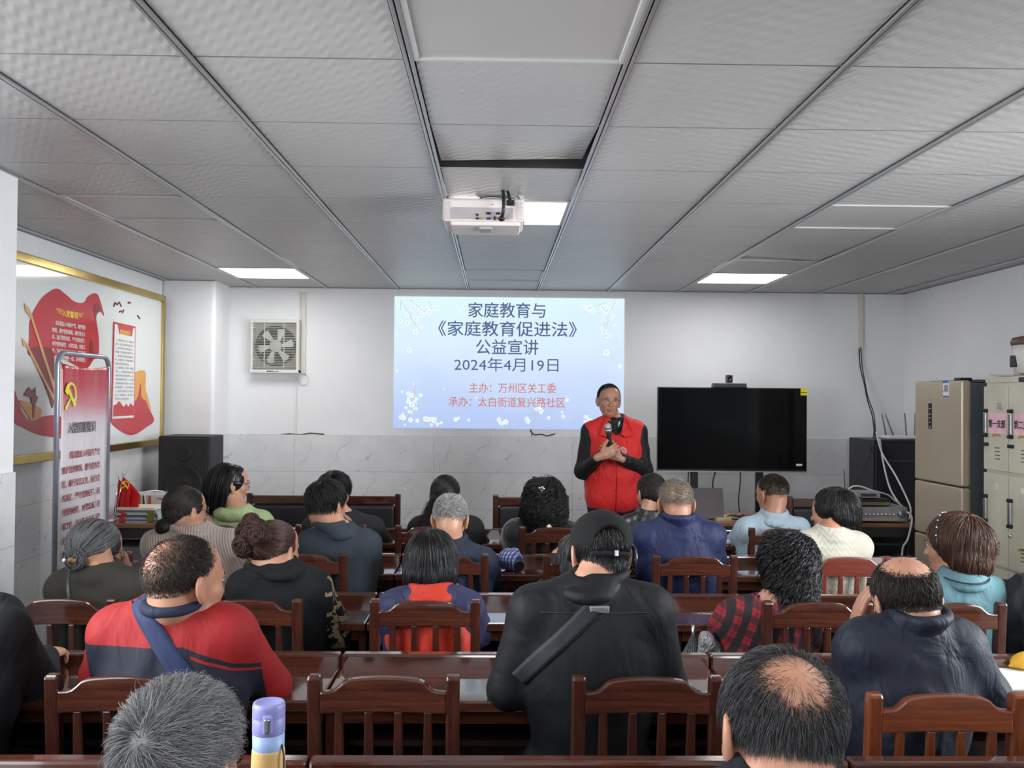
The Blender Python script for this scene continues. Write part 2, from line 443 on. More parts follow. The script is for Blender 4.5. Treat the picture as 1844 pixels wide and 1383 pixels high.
# ================================================================ projected slide
def slide():
    YS = YB - .004
    p00, p11 = at(708, 770.5, YS), at(1124.5, 538, YS)
    cx, cz = (p00.x + p11.x) / 2, (p00.z + p11.z) / 2; w, hgt = p11.x - p00.x, p11.z - p00.z
    t = thing('projected_slide', 'bright blue projected slide with Chinese title on the white back wall', 'projection', (cx, YS, p00.z))
    k = NT('slide_light'); c = k.n('ShaderNodeTexCoord'); o = k.sep(c.outputs['Object'])
    f = k.math('ADD', k.math('DIVIDE', o[2], hgt), k.math('MULTIPLY', k.math('SUBTRACT', k.noise(c.outputs['Object'], 1.6, 3), .5), .55))
    col = k.ramp(f, [(0.0, lin(176, 196, 238)), (.3, lin(196, 214, 244)), (.6, lin(212, 230, 247)), (1.0, lin(216, 242, 244))])
    k.p.inputs['Base Color'].default_value = (.02, .02, .02, 1); k.p.inputs['Roughness'].default_value = .9
    k.l(col, k.p.inputs['Emission Color']); k.p.inputs['Emission Strength'].default_value = .8
    MB().box((0, 0, hgt / 2), (w, .002, hgt)).build('slide_background', k.m, t)
    def P(px, py, off=.0015):
        q = at(px, py, YS); return Vector((q.x - cx, -off, q.z - p00.z))
    WHITE = emis('blossom_light', (.86, .93, 1, 1), .80); TWIG = emis('twig_light', lin(190, 196, 170), .72); YEL = emis('pollen_light', lin(232, 234, 196), .8)
    RING = emis('petal_shade_light', lin(206, 224, 242), .78)
    rnd = random.Random(5)
    MF = lambda px, py, off: frame(P(px, py, off), (1, 0, 0), (0, 0, 1))
    tw_ = MB()
    for pts in ([(724, 545), (738, 566), (748, 585), (756, 594)], [(738, 540), (758, 556), (775, 566)], [(722, 540), (721, 560)], [(770, 542), (784, 560)],
                [(1108, 540), (1100, 560), (1092, 590)], [(1092, 545), (1068, 552)], [(1096, 565), (1088, 585), (1088, 612)],
                [(725, 768), (738, 745), (746, 715), (748, 690)], [(760, 766), (785, 755)], [(960, 768), (964, 740), (968, 730)], [(947, 766), (946, 750)],
                [(1050, 745), (1070, 755)], [(740, 742), (756, 728)]):
        tw_.tube([P(*q) for q in pts], .0022, 4)
    tw_.build('twig_pattern', TWIG, t)
    fl_ = MB()
    def flower(px, py, r, off=.002):
        m = MF(px, py, off)
        pts = []
        for k_ in range(30):
            a = k_ / 30 * 2 * math.pi; q = r * (.82 + .18 * abs(math.cos(2.5 * a)))
            pts.append((q * math.cos(a), q * math.sin(a)))
        fl_.mi = 0; fl_.prism(pts, m, .0006)
        fl_.mi = 2; fl_.prism([(r * .42 * math.cos(a * .7), r * .42 * math.sin(a * .7)) for a in range(9)], m @ Matrix.Translation((0, 0, .0005)), .0006)
        fl_.mi = 1; fl_.prism([(r * .15 * math.cos(a * .9), r * .15 * math.sin(a * .9)) for a in range(7)], m @ Matrix.Translation((0, 0, .001)), .0006)
    for cx_, cy_, sx_, sy_, n in ((740, 555, 26, 20, 26), (775, 553, 16, 14, 10), (755, 590, 5, 6, 3), (1075, 548, 22, 9, 14), (1098, 570, 10, 22, 14), (1090, 600, 7, 10, 4),
                                  (742, 720, 12, 26, 12), (735, 745, 18, 18, 10), (778, 758, 20, 9, 16), (968, 742, 7, 14, 7), (950, 757, 6, 8, 4), (1060, 757, 18, 8, 10), (905, 762, 10, 5, 5)):
        for _ in range(n):
            x_, y_ = rnd.gauss(cx_, sx_ * .6), rnd.gauss(cy_, sy_ * .6)
            if 713 < x_ < 1119 and 543 < y_ < 766: flower(x_, y_, rnd.uniform(.009, .026), .0018 + rnd.uniform(0, .001))
    for x_, y_, r_ in ((737, 631, .024), (830, 563, .02), (1092, 635, .03), (715, 668, .014), (724, 705, .012), (1021, 720, .018), (988, 752, .016), (1014, 750, .018),
                       (826, 753, .014), (844, 756, .014), (1012, 742, .012), (800, 700, .008), (858, 716, .01), (1117, 660, .02), (712, 603, .015), (1097, 605, .018), (911, 541, .02), (890, 541, .016), (956, 541, .022)):
        flower(x_, y_, r_)
    for _ in range(16): flower(rnd.uniform(716, 1116), rnd.uniform(600, 765), rnd.uniform(.003, .006))
    fl_.build('blossom_pattern', [WHITE, YEL, RING], t)
    INK = emis('title_light', lin(84, 104, 146), .72); RED = emis('credit_light', lin(206, 124, 116), .76)
    u = at(1000, 600, YS).x - at(999, 600, YS).x                # metres per pixel on the wall
    # (text, centre x, baseline y, left, right pixel)
    for body, x0, x1, yb, hpx, m in (('家庭教育与', 843, 982, 569, 27, INK), ('《家庭教育促进法》', 789, 1038, 602, 27, INK), ('公益宣讲', 857, 969, 635.5, 27, INK),
                                     ('2024年4月19日', 818, 1005, 666, 25, INK), ('主办：万州区关工委', 845, 1001, 705.5, 18, RED), ('承办：太白街道复兴路社区', 808, 1017, 730.5, 18, RED)):
        o = text('title_lettering', body, 1.0, Matrix.Identity(4), m, t, ext=.0008, thick=.001 if body[0] == '2' else .008 if m is INK else .004, space=1.0)
        xs = [v.co.x for v in o.data.vertices]
        sx_ = (x1 - x0) * u / (max(xs) - min(xs)); sy_ = hpx * u / .93
        q = P(x0, yb, .004)
        o.data.transform(Matrix.Translation((-min(xs), 0, 0)))
        o.data.transform(frame(q, (1, 0, 0), (0, 0, 1)) @ Matrix.Diagonal((sx_, sy_, 1, 1)))
slide()
# ================================================================ desks and chairs
WOOD = woodmat('mahogany_lacquer', (.030, .0095, .0075, 1), (.11, .034, .019, 1), .10, coat=1.0)
WOODV = woodmat('mahogany_lacquer_upright', (.028, .009, .007, 1), (.08, .025, .016, 1), .2, axis=2)
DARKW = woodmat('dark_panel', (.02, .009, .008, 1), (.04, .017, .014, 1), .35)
ORW = woodmat('orange_lacquer', (.11, .028, .012, 1), (.23, .068, .028, 1), .2)
ORWV = woodmat('orange_lacquer_upright', (.11, .028, .012, 1), (.23, .068, .028, 1), .2, axis=2)
RDW = woodmat('red_lacquer', (.10, .02, .014, 1), (.17, .04, .026, 1), .2)
RDWV = woodmat('red_lacquer_upright', (.10, .02, .014, 1), (.17, .04, .026, 1), .2, axis=2)
NEAR = [None, 1.75, 2.60, 3.49, 4.44, 5.36]          # near edge of each desk row
DEPTH, DZ = .34, .76
def desk(x0, x1, near, label):
    w = x1 - x0; t = thing('desk', label, 'desk', ((x0 + x1) / 2, near, 0), 0, 'rows of dark meeting desks')
    MB().box((0, DEPTH / 2 - .008, DZ - .016), (w - .004, DEPTH, .032), bev=.006).build('desk_top', WOOD, t)
    MB().box((0, DEPTH - .002, DZ + .012), (w - .004, .044, .056), bev=.008).build('ledge', WOOD, t)
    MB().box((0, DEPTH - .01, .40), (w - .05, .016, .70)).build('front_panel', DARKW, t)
    for s in (-1, 1): MB().box((s * (w / 2 - .02), DEPTH / 2 + .01, .364), (.028, DEPTH - .05, .728), bev=.003).build('side_panel', WOODV, t)
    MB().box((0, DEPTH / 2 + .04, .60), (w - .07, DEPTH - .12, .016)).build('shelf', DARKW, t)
    MB().box((0, .04, DZ - .055), (w - .07, .016, .046)).build('apron', WOOD, t)
    return t
rows = {1: ([-1.62, -.42, .82, 2.05], ['left desk of the nearest row, its top edge cut by the bottom of the picture', 'middle desk of the nearest row, below the man in a black cap', 'right desk of the nearest row, in front of the balding head']),
        2: ([-1.69, -.49, .70, 1.95], ['dark glossy desk that the man in the red jacket leans on', 'dark glossy desk that the man in the black cap leans on', 'dark glossy desk under the white papers at the right edge']),
        3: ([-1.69, -.49, .70, 2.25], ['dark desk of the olive jacket woman and the brown updo woman', 'dark desk in front of the woman in an orange vest', 'dark desk in front of the plaid shirt woman and the teal shirt woman']),
        4: ([-1.69, -.49, .70, 2.25], ['dark desk that the taupe sweater woman and the grey coat man lean on', 'dark desk with the folded blue plaid umbrella on it', 'dark desk between the navy jacket man and the cream sweater woman']),
        5: ([-1.69, -.49, .70, 2.25], ['dark desk of the green hoodie woman in the frontmost row', 'dark desk in front of the ponytail woman and the curly haired woman', 'dark desk with an open notebook, in front of the pale blue shirt man'])}
for r, (xs, labs) in rows.items():
    for a, b_, l in zip(xs, xs[1:], labs): desk(a, b_, NEAR[r], l)

def make_chair(name, label, mh, mv):
    """slat-back wooden chair; the back stands on y=0 and the seat reaches towards +y"""
    t = thing(name, label, 'chair', (0, 0, 0), 0, 'slat-back wooden chairs')
    W, HH = .40, .895
    for s in (-1, 1):
        b = MB()
        # rear leg runs on upward as the back post, slightly raked
        prof = [(-.05, 0), (-.01, 0), (.0, .44), (-.035, HH - .01), (-.045, HH), (-.065, HH), (-.072, HH - .01), (-.04, .44)]
        b.prism([(p[0], p[1]) for p in prof], Matrix.Translation((s * (W / 2 - .018) - .018, .04, 0)) @ Matrix(((0, 0, 1, 0), (1, 0, 0, 0), (0, 1, 0, 0), (0, 0, 0, 1))), .036, bev=.006)
        b.build('leg', mv, t)
    for s in (-1, 1): MB().box((s * (W / 2 - .02), .38, .215), (.034, .034, .43), bev=.004).build('leg', mv, t)
    # top rail with raised middle
    top = []
    n = 28; w2 = W / 2 - .034
    for i in range(n + 1):
        x = -w2 + 2 * w2 * i / n; u = abs(x) / w2
        z = .885 - .032 * (1 / (1 + math.exp(-(u - .70) * 22))) + .006 * (1 - min(1, (u / .55) ** 2))
        top.append((x, z))
    bot = [(w2 - 2 * w2 * i / n, .795 + .006 * math.cos(math.pi * (i / n - .5))) for i in range(n + 1)]
    b = MB(); b.prism(top + bot, Matrix(((1, 0, 0, 0), (0, 0, -1, -.002), (0, 1, 0, 0), (0, 0, 0, 1))), .026, bev=.005)
    b.build('top_rail', mh, t)
    for i in range(4):
        x = -.117 + .078 * i; b = MB()
        pr = [(-.011, .80), (.011, .80), (.013, .68), (.019, .5), (.019, .455), (-.019, .455), (-.019, .5), (-.013, .68)]
        # slat follows the rake of the back
        M = Matrix(((1, 0, 0, x), (0, -.075, -1, .052), (0, 1, 0, 0), (0, 0, 0, 1)))
        b.prism(pr, M, .014, bev=.004); b.build('slat', mv, t)
    b = MB(); b.box((0, .215, .445), (W - .005, .40, .026), bev=.01, seg=3); b.build('seat', mh, t)
    b = MB(); b.box((0, .385, .40), (W - .06, .018, .06)); b.box((0, .02, .40), (W - .06, .018, .06))
    for s in (-1, 1): b.box((s * (W / 2 - .02), .2, .40), (.018, .34, .06))
    b.build('apron', mh, t)
    b = MB()
    for s in (-1, 1): b.box((s * (W / 2 - .02), .19, .15), (.02, .34, .026))
    b.build('stretcher', mh, t)
    return t
protos = {'dark': make_chair('slat_back_chair', 'x', WOOD, WOODV)}
protos['orange'] = make_chair('slat_back_chair', 'x', ORW, ORWV)
protos['red'] = make_chair('slat_back_chair', 'x', RDW, RDWV)
fresh = set()
def chair(pl, pr, py, row, kind, label, y=None):
    Y = y if y else NEAR[row] - .19
    xs = [at(p, py, Y).x for p in (pl, pr) if p is not None]
    x = sum(xs) / 2 if len(xs) == 2 else (xs[0] + .2 if pl is not None else xs[0] - .2)
    if kind not in fresh: o = protos[kind]; fresh.add(kind)
    else: o = copy_tree(protos[kind])
    o.location = (x, Y, 0); o['label'] = label
    return o
chair(558, 827, 1215, 2, 'dark', 'empty dark wooden slat-back chair pushed in behind the cream thermos', )
chair(88, None, 1222, 2, 'dark', 'dark wooden slat-back chair of the man in the red jacket')
chair(1028, 1300, 1222, 2, 'dark', 'dark wooden slat-back chair behind the man in the black cap')
chair(1554, 1842, 1203, 2, 'orange', 'orange-brown wooden slat-back chair of the bald man in a navy jacket', y=2.28)
chair(14, 214, 1080, 3, 'dark', 'dark wooden chair of the olive jacket woman, beside the left wall')
chair(None, 546, 1085, 3, 'dark', 'dark wooden chair of the brown updo woman in black')
chair(667, 866, 1076, 3, 'dark', 'dark wooden chair with the orange vest showing through its slats')
chair(1372, 1566, 1090, 3, 'dark', 'dark wooden chair behind the red plaid shirt woman')
chair(1608, 1811, 1068, 3, 'dark', 'brown wooden chair of the teal shirt woman near the lockers')
chair(226, None, 996, 4, 'dark', 'dark wooden chair of the taupe sweater woman, mostly hidden')
chair(None, 626, 992, 4, 'dark', 'dark wooden chair of the man in a grey wool coat')
chair(None, 880, 996, 4, 'dark', 'dark wooden chair of the grey haired man in navy')
chair(978, None, 986, 4, 'dark', 'dark wooden chair whose left post shows beside the black cap')
chair(1178, 1322, 996, 4, 'dark', 'dark wooden chair of the man in the bright navy blue jacket')
chair(1447, 1606, 1000, 4, 'red', 'reddish wooden chair of the cream sweater woman')
chair(None, 450, 944, 5, 'dark', 'dark wooden chair of the green hoodie woman')
chair(None, 660, 943, 5, 'dark', 'dark wooden chair of the black haired person behind the grey coat man')
chair(712, None, 948, 5, 'dark', 'dark wooden chair of the ponytail woman')
chair(935, None, 946, 5, 'dark', 'dark wooden chair of the curly black haired woman')
chair(1133, None, 950, 5, 'dark', 'dark wooden chair of the leather jacket woman')
chair(1347, None, 951, 5, 'dark', 'dark wooden chair of the pale blue shirt man')
# chairs that carry the two people in the nearest row and the one at the left edge
for x, y, l in ((-.44, 1.12, 'dark wooden chair under the grey haired man in the nearest row'), (.39, 1.17, 'dark wooden chair under the balding man in the nearest row'),
                (-1.52, 2.30, 'dark wooden chair of the person cut off by the left edge')):
    o = copy_tree(protos['dark']); o.location = (x, y, 0); o['label'] = l

# armchairs with black leather backs along the front
LEATHER = mat('black_leather', (.022, .023, .027, 1), .38, noise=30, bump=(60, .12, .004))
def armchair():
    t = thing('leather_armchair', 'x', 'chair', (0, 0, 0), 0, 'leather-backed armchairs in front of the wall')
    W = .53
    for s in (-1, 1):
        MB().box((s * (W / 2 - .02), 0, .475), (.04, .045, .95), bev=.008).build('leg', WOODV, t)
        MB().box((s * (W / 2 - .02), .45, .33), (.04, .04, .66), bev=.008).build('leg', WOODV, t)
        MB().box((s * (W / 2 - .02), .22, .665), (.045, .48, .03), bev=.01).build('armrest', WOOD, t)
    MB().box((0, 0, .905), (W - .075, .035, .06), bev=.008).build('top_rail', WOOD, t); MB().box((0, 0, .50), (W - .075, .03, .05), bev=.006).build('lower_rail', WOOD, t)
    MB().box((0, 0, .70), (W - .08, .05, .35), bev=.03, seg=4).build('back_cushion', LEATHER, t)
    MB().box((0, .235, .45), (W - .08, .42, .09), bev=.03, seg=4).build('seat', LEATHER, t)
    return t
arm0 = armchair()
for i, (pl_, pr_, py, l) in enumerate(((585, 721, 893, 'leather-backed armchair with its whole back in view under the slide'), (446, 582, 908, 'leather-backed armchair beside the green hoodie woman'),
                                     (888, 1024, 893, 'leather-backed armchair half hidden by the curly haired woman'), (1418, 1550, 910, 'leather-backed armchair between the pale blue shirt and the cream sweater'))):
    o = arm0 if i == 0 else copy_tree(arm0)
    Y = 6.3; o.location = ((at(pl_, py, Y).x + at(pr_, py, Y).x) / 2, Y, 0); o['label'] = l
# ================================================================ things along the walls
GOLD = mat('brass_frame', (.55, .40, .13, 1), .22, .9, vary=.1)
BOARDW = mat('glossy_white_board', (.80, .83, .82, 1), .08, noise=2, vary=.01, coat=.3)
PRED = mat('print_red', lin(196, 38, 52), .15, noise=2, vary=.06)
PDRED = mat('print_dark_red', lin(138, 22, 38), .15, vary=.05)
PORG = mat('print_orange', lin(230, 160, 70), .15, vary=.05)
PTAN = mat('print_tan', lin(222, 172, 112), .15, vary=.05)
PYEL = mat('print_yellow', lin(248, 226, 70), .3, vary=.03)
PWHITE = mat('print_white', (.85, .85, .85, 1), .2, vary=.02)
PGREY = mat('print_grey', (.22, .22, .23, 1), .3, vary=.05)
BLACK = mat('black_plastic', (.009, .0095, .011, 1), .42, noise=30)
STEEL = mat('brushed_steel', (.55, .56, .58, 1), .3, .9, vary=.06)
CHROME = mat('chrome', (.75, .76, .78, 1), .12, 1., vary=.02)
WHITEP = mat('white_plastic', (.74, .73, .70, 1), .4, vary=.03)
PAPER = mat('white_paper', (.82, .82, .80, 1), .6, vary=.02)

def polyx(b, pts, X0, base, thick, sub=5, sm=True):
    """flat print on a plane of constant x that faces +x; pts are (y, z) relative to base"""
    q = smooth_pts([(p[0], p[1], 0) for p in pts], True, sub) if sm else [Vector((p[0], p[1], 0)) for p in pts]
    b.prism([(v.x, v.y) for v in q], frame((X0, 0, 0), (0, 1, 0), (0, 0, 1)), thick)
def display_board():
    XB = XL + .035
    y0, y1, z0, z1 = 4.35, 7.49, 1.215, 2.44
    t = thing('display_board', 'large white display board with gold frame and red flag print on the left wall', 'display board', (XL + tw, y0, z0))
    X0 = XB - XL - tw
    MB().box((X0 / 2, (y1 - y0) / 2, (z1 - z0) / 2), (X0, y1 - y0, z1 - z0)).build('panel', BOARDW, t)
    b = MB(); fw = .055
    for z in (fw / 2, z1 - z0 - fw / 2): b.box((X0 / 2 + .006, (y1 - y0) / 2, z), (X0 + .022, y1 - y0, fw), bev=.006)
    for y in (fw / 2, y1 - y0 - fw / 2): b.box((X0 / 2 + .006, y, (z1 - z0) / 2), (X0 + .022, fw, z1 - z0 - 2 * fw), bev=.006)
    b.build('frame', GOLD, t)
    def q(px, py):
        v = at_x(px, py, XB); return (v.y - y0, v.z - z0)
    def pr(name, pts, m, off, sm=True, sub=5):
        b = MB(); polyx(b, [q(*p) for p in pts], X0 + off, None, .0012, sub, sm); return b.build(name, m, t)
    # big red flag with two poles
    pr('flag_print', [(54, 575), (72, 540), (92, 523), (104, 520), (118, 530), (134, 543), (150, 545), (158, 534), (170, 528), (178, 535), (187, 568), (180, 561), (173, 570), (176, 595), (178, 620), (176, 643), (168, 648), (160, 660), (150, 665), (120, 650), (90, 640), (52, 640), (52, 610)], PRED, .001)
    pr('flag_fold_print', [(170, 548), (175, 546), (181, 558), (174, 565), (171, 575), (168, 556)], PDRED, .0025)
    pr('flag_fold_print', [(163, 613), (167, 622), (167, 640), (161, 650), (160, 628)], PDRED, .0025)
    pr('flag_fold_print', [(52, 628), (70, 625), (95, 634), (96, 700), (94, 735), (84, 705), (62, 650)], PDRED, .0025)
    for a, b_, c in (((42, 545), (56, 572), (97, 700)), ((38, 608), (50, 627), (98, 722))):
        pr('flagpole_print', [a, (a[0] + 9, a[1] + 10), (b_[0] + 1, b_[1] - 4), (b_[0] + 2, b_[1] + 1), (c[0] + 3, c[1] + 2), (c[0] - 2, c[1] + 2), (b_[0] - 2, b_[1] + 1), (b_[0] - 5, b_[1] - 4), (a[0] + 3, a[1] + 16)], PTAN, .004, sm=False)
    # red hill with statue at the lower left, orange slope
    pr('hill_print', [(24, 700), (30, 716), (40, 742), (52, 756), (68, 752), (98, 748), (125, 760), (125, 790), (100, 788), (70, 783), (45, 772), (24, 756)], PRED, .001)
    pr('slope_print', [(33, 722), (45, 723), (60, 728), (74, 738), (70, 752), (56, 757), (48, 746)], PORG, .0025)
    pr('statue_print', [(42, 712), (50, 697), (57, 704), (63, 697), (63, 710), (67, 716), (62, 730), (60, 752), (57, 754), (57, 730), (54, 715)], PDRED, .004, sm=False)
    # title and oath text on the flag
    def tx(body, x0, x1, yb, hpx, m, thick=.004, off=.003, parent=t):
        o = text('printed_lettering', body, 1., Matrix.Identity(4), m, parent, ext=.0006, thick=thick)
        xs = [v.co.x for v in o.data.vertices]; a = q(x0, yb); b_ = q(x1, yb); hh = q(x0, yb - hpx)[1] - a[1]
        o.data.transform(Matrix.Translation((-min(xs), 0, 0)))
        o.data.transform(frame((X0 + off, a[0], a[1]), (0, 1, 0), (0, 0, 1)) @ Matrix.Diagonal(((b_[0] - a[0]) / (max(xs) - min(xs)), hh / .93, 1, 1)))
        return o
    tx('入党誓词', 111, 139, 568, 12, PYEL, .02)
    for i, (x0, x1) in enumerate(((100, 110), (102, 111), (104, 111))):
        v0, v1 = q(x0, 556 + i * 3.6), q(x1, 557.5 + i * 3.6); u0, u1 = q(139 + i, 563.5 + i * 3), q(149 - 2 * i, 565 + i * 3)
        b = MB()
        for A, B in ((v0, v1), (u0, u1)): b.tube([(X0 + .003, A[0], A[1]), (X0 + .003, B[0], B[1])], .004, 4)
        b.build('title_dash_pattern', PYEL, t)
    for i, l in enumerate(('我志愿加入中国共产党，拥护党的', '纲领，遵守党的章程，履行党员义', '务，执行党的决定，严守党的纪律，', '保守党的秘密，对党忠诚，积极工', '作，为共产主义奋斗终身，随时准备', '为党和人民牺牲一切，永不叛党。')):
        tx(l, 99 if i == 0 else 93, 153, 584.5 + i * 12.4, 8.5, PWHITE, .01)
    # birds
    for pts in ([(204, 552), (207, 545), (210, 549), (214, 544), (218, 552)], [(214, 562), (217, 560), (220, 563), (222, 558)], [(230, 546), (232, 544), (234, 546)], [(247, 568), (249, 571), (251, 574)]):
        b = MB(); b.tube([(X0 + .002, *q(*p)) for p in pts], .006, 5); b.build('bird_print', PDRED, t)
    # red swirl and orange ribbon behind the white notice
    pr('ribbon_print', [(244, 670), (256, 667), (262, 672), (262, 700), (266, 715), (271, 735), (270, 745), (262, 725), (252, 722), (246, 745), (196, 710), (194, 700)], PORG, .001)
    pr('swirl_print', [(197, 735), (216, 745), (245, 720), (253, 690), (254, 715), (262, 722), (267, 735), (277, 757), (262, 770), (247, 780), (232, 783), (215, 775), (198, 758)], PRED, .0022)
    pr('notice_border_print', [(203.5, 579), (243, 588), (241, 755), (199, 757)], PRED, .0035, sm=False)
    pr('notice_print', [(205.5, 583), (241.5, 591), (239.7, 752), (201, 754)], PWHITE, .0045, sm=False)
    pr('notice_crest_print', [(206, 582), (241.5, 590), (238, 592), (236, 606), (213, 601), (211, 586)], PRED, .0055, sm=False)
    pr('notice_crowd_print', [(202.5, 730), (208, 728), (213, 722), (217, 727), (221, 733), (226, 727), (230, 733), (233, 726), (238, 731), (239.5, 728), (239.5, 748), (202, 750)], PRED, .0055, sm=False)
    tx('党员的权利', 214, 233, 601, 9, PYEL, .012, .0068)
    rnd = random.Random(2)
    lines = ['一、参加党的有关会议，阅读党的', '文件，接受党的教育和培训；', '二、在党的会议上和党报党刊上，', '参加关于党的政策问题的讨论；', '三、对党的工作提出建议和倡议；', '四、在党的会议上有根据地批评', '党的任何组织和任何党员；', '五、行使表决权、选举权，有被选', '举权；六、在党组织讨论决定对党', '员的党纪处分或作出鉴定时，本人', '有权参加和进行申辩；七、对党的', '决议和政策如有不同意见，在坚决', '执行的前提下，可以声明保留；', '八、向党的上级组织直至中央提出', '请求、申诉和控告，并要求有关', '组织给以负责的答复。']
    for i, l in enumerate(lines):
        tx(l, 206, 239 if len(l) > 12 else 231, 613.5 + i * 7.1, 4.4, PGREY, .0, .0056)
display_board()

def emblem(b, M, s):
    """hammer and sickle as flat shapes, size s"""
    pts = []
    for a in range(-60, 165, 9): pts.append((s * .50 * math.cos(R(a)), s * .50 * math.sin(R(a))))
    for a in range(160, -66, -9): pts.append((s * (.06 + .33 * math.cos(R(a))) , s * (.04 + .36 * math.sin(R(a)))))
    b.prism(pts, M, .0012)
    b.prism([(s * x, s * y) for x, y in ((-.46, -.52), (-.38, -.6), (.02, -.2), (-.06, -.12))], M, .0012)
    b.prism([(s * x, s * y) for x, y in ((-.30, .18), (-.18, .30), (.46, -.40), (.36, -.50))], M, .0016)
    b.prism([(s * x, s * y) for x, y in ((-.50, .14), (-.36, .34), (-.10, .42), (-.16, .26), (-.06, .16), (-.28, -.02))], M, .002)

def banner():
    XB = -2.30
    A = at_x(104, 632, XB); B = at_x(196, 646, XB)
    zt = (A.z + B.z) / 2; y0, y1 = A.y, B.y
    w = y1 - y0
    t = thing('oath_banner', 'red and white oath banner on a tube frame before the left wall board', 'banner', (XB, y0, 0))
    r = .014; c = .07
    pts = [(0, 0, .03)] + [(0, 0, zt - c)] + [(0, c - c * math.cos(a), zt - c + c * math.sin(a)) for a in np.linspace(.2, math.pi / 2, 6)]
    pts += [(0, w - c + c * math.sin(a), zt - c + c * math.cos(a)) for a in np.linspace(0, math.pi / 2, 6)] + [(0, w, .03)]
    b = MB(); b.tube(pts, r, 10); b.tube([(0, 0, .25), (0, w, .25)], .010, 8)
    b.build('tube_frame', mat('grey_violet_tube', (.36, .36, .44, 1), .3, .5), t)
    for y in (0, w): MB().box((0, y, .015), (.36, .04, .03), bev=.01).build('foot', BLACK, t)
    k = NT('banner_print'); o = k.sep(k.n('ShaderNodeTexCoord').outputs['Object'])
    f = k.math('DIVIDE', k.math('ADD', k.math('SUBTRACT', zt - .06, o[2]), k.math('MULTIPLY', k.math('SUBTRACT', k.noise(k.coord(), 5, 2), .5), .03)), 1.0)
    k.l(k.ramp(f, [(0, lin(186, 40, 52)), (.12, lin(190, 70, 78)), (.22, lin(205, 130, 138)), (.30, lin(216, 200, 210)), (.4, lin(224, 216, 222)), (1, lin(222, 220, 222))]), k.p.inputs['Base Color'])
    k.p.inputs['Roughness'].default_value = .28
    k.bump(k.noise(k.coord((1, 3, .35)), 5, 2, .5, .6), .35, .03)
    b = MB(); n, m = 14, 40; z0 = .30; vs = {}
    for i in range(n + 1):
        for j in range(m + 1):
            y = .035 + (w - .055) * i / n; z = z0 + (zt - .055 - z0) * j / m
            sag = .018 * math.sin(math.pi * i / n) * (1 if j == m else 0)
            x = .004 + .006 * math.sin(9 * y + 2 * z) * math.cos(3 * z) + .004 * math.sin(23 * y)
            vs[i, j] = b.b.verts.new((x, y, z - sag))
    for i in range(n):
        for j in range(m):
            f = b.b.faces.new((vs[i, j], vs[i + 1, j], vs[i + 1, j + 1], vs[i, j + 1])); f.smooth = True
    o = b.build('fabric', k.m, t)
    so = o.modifiers.new('thick', 'SOLIDIFY'); so.thickness = .0015; so.offset = -1
    b = MB()
    for p in ((0, .0, zt - .05), (0, w, zt - .055)):
        yy = .035 if p[1] == 0 else w - .02
        b.tube([(0, p[1], p[2] + .02), (.01, yy, zt - .065)], .004, 6)
    b.build('clip', CHROME, t)
    def q(px, py): v = at_x(px, py, XB + .014); return v.y - y0, v.z
    b = MB(); e = q(126, 711); emblem(b, frame((.018, e[0], e[1]), (0, 1, 0), (0, 0, 1)), .135); b.build('emblem', mat('banner_yellow', lin(240, 232, 60), .4), t)
    DR = mat('banner_dark_red', lin(150, 40, 56), .4); DK = mat('banner_brown', lin(84, 56, 56), .4)
    def tx(body, x0, x1, y0_, y1_, hpx, m, thick=.01):
        o = text('printed_lettering', body, 1., Matrix.Identity(4), m, t, ext=.0005, thick=thick)
        xs = [v.co.x for v in o.data.vertices]; a = q(x0, y0_); b_ = q(x1, y1_); hh = q(x0, y0_ - hpx)[1] - a[1]
        o.data.transform(Matrix.Translation((-min(xs), 0, 0)))
        ya = Vector((0, b_[0] - a[0], b_[1] - a[1])); sx = ya.length / (max(xs) - min(xs))
        o.data.transform(frame((.017, a[0], a[1]), (0, 1, 0), (0, 0, 1)) @ Matrix.Diagonal((sx, hh / .93, 1, 1)))
    tx('入党宣誓誓词', 122, 171, 779, 779, 20, DK, .012)
    L = ['我志愿加入中国共产党', '拥护党的纲领，遵守党的章', '程，履行党员义务，执行党', '的决定，严守党的纪律，保', '守党的秘密，对党忠诚，积', '极工作，为共产主义奋斗终', '身，随时准备为党和人民牺', '牲一切，永不叛党。']
    for i, l in enumerate(L):
        yl = 823.5 + i * 25.4
        tx(l, 125 if i == 0 else 111, 178.5, yl + (1.5 if i == 0 else 4.5), yl - .1 * i, 13.5, DR, .005)
banner()

# ---- table at the back left with loudspeaker, flags, boxes and magazines
TBL = woodmat('brown_laminate', (.22, .095, .045, 1), (.30, .14, .07, 1), .3)
def side_table(name, label, x0, x1, y0, y1, mtop, mleg):
    t = thing(name, label, 'table', ((x0 + x1) / 2, (y0 + y1) / 2, 0)); w, d = x1 - x0, y1 - y0
    MB().box((0, 0, .735), (w, d, .03), bev=.004).build('tabletop', mtop, t)
    for sx in (-1, 1):
        for sy in (-1, 1): MB().box((sx * (w / 2 - .04), sy * (d / 2 - .04), .36), (.04, .04, .72), bev=.004).build('leg', mleg, t)
    b = MB(); b.box((0, d / 2 - .03, .5), (w - .12, .016, .36)); b.box((0, -d / 2 + .12, .60), (w - .12, .24, .012)); b.box((0, -d / 2 + .03, .685), (w - .1, .016, .07))
    b.build('apron', mleg, t)
    return t
TL = (XL + .02, -1.86, 6.16, 7.50)
side_table('side_table', 'brown topped table behind the oath banner, carrying flags and magazines', *TL, TBL, mat('dark_frame', (.03, .028, .03, 1), .5))
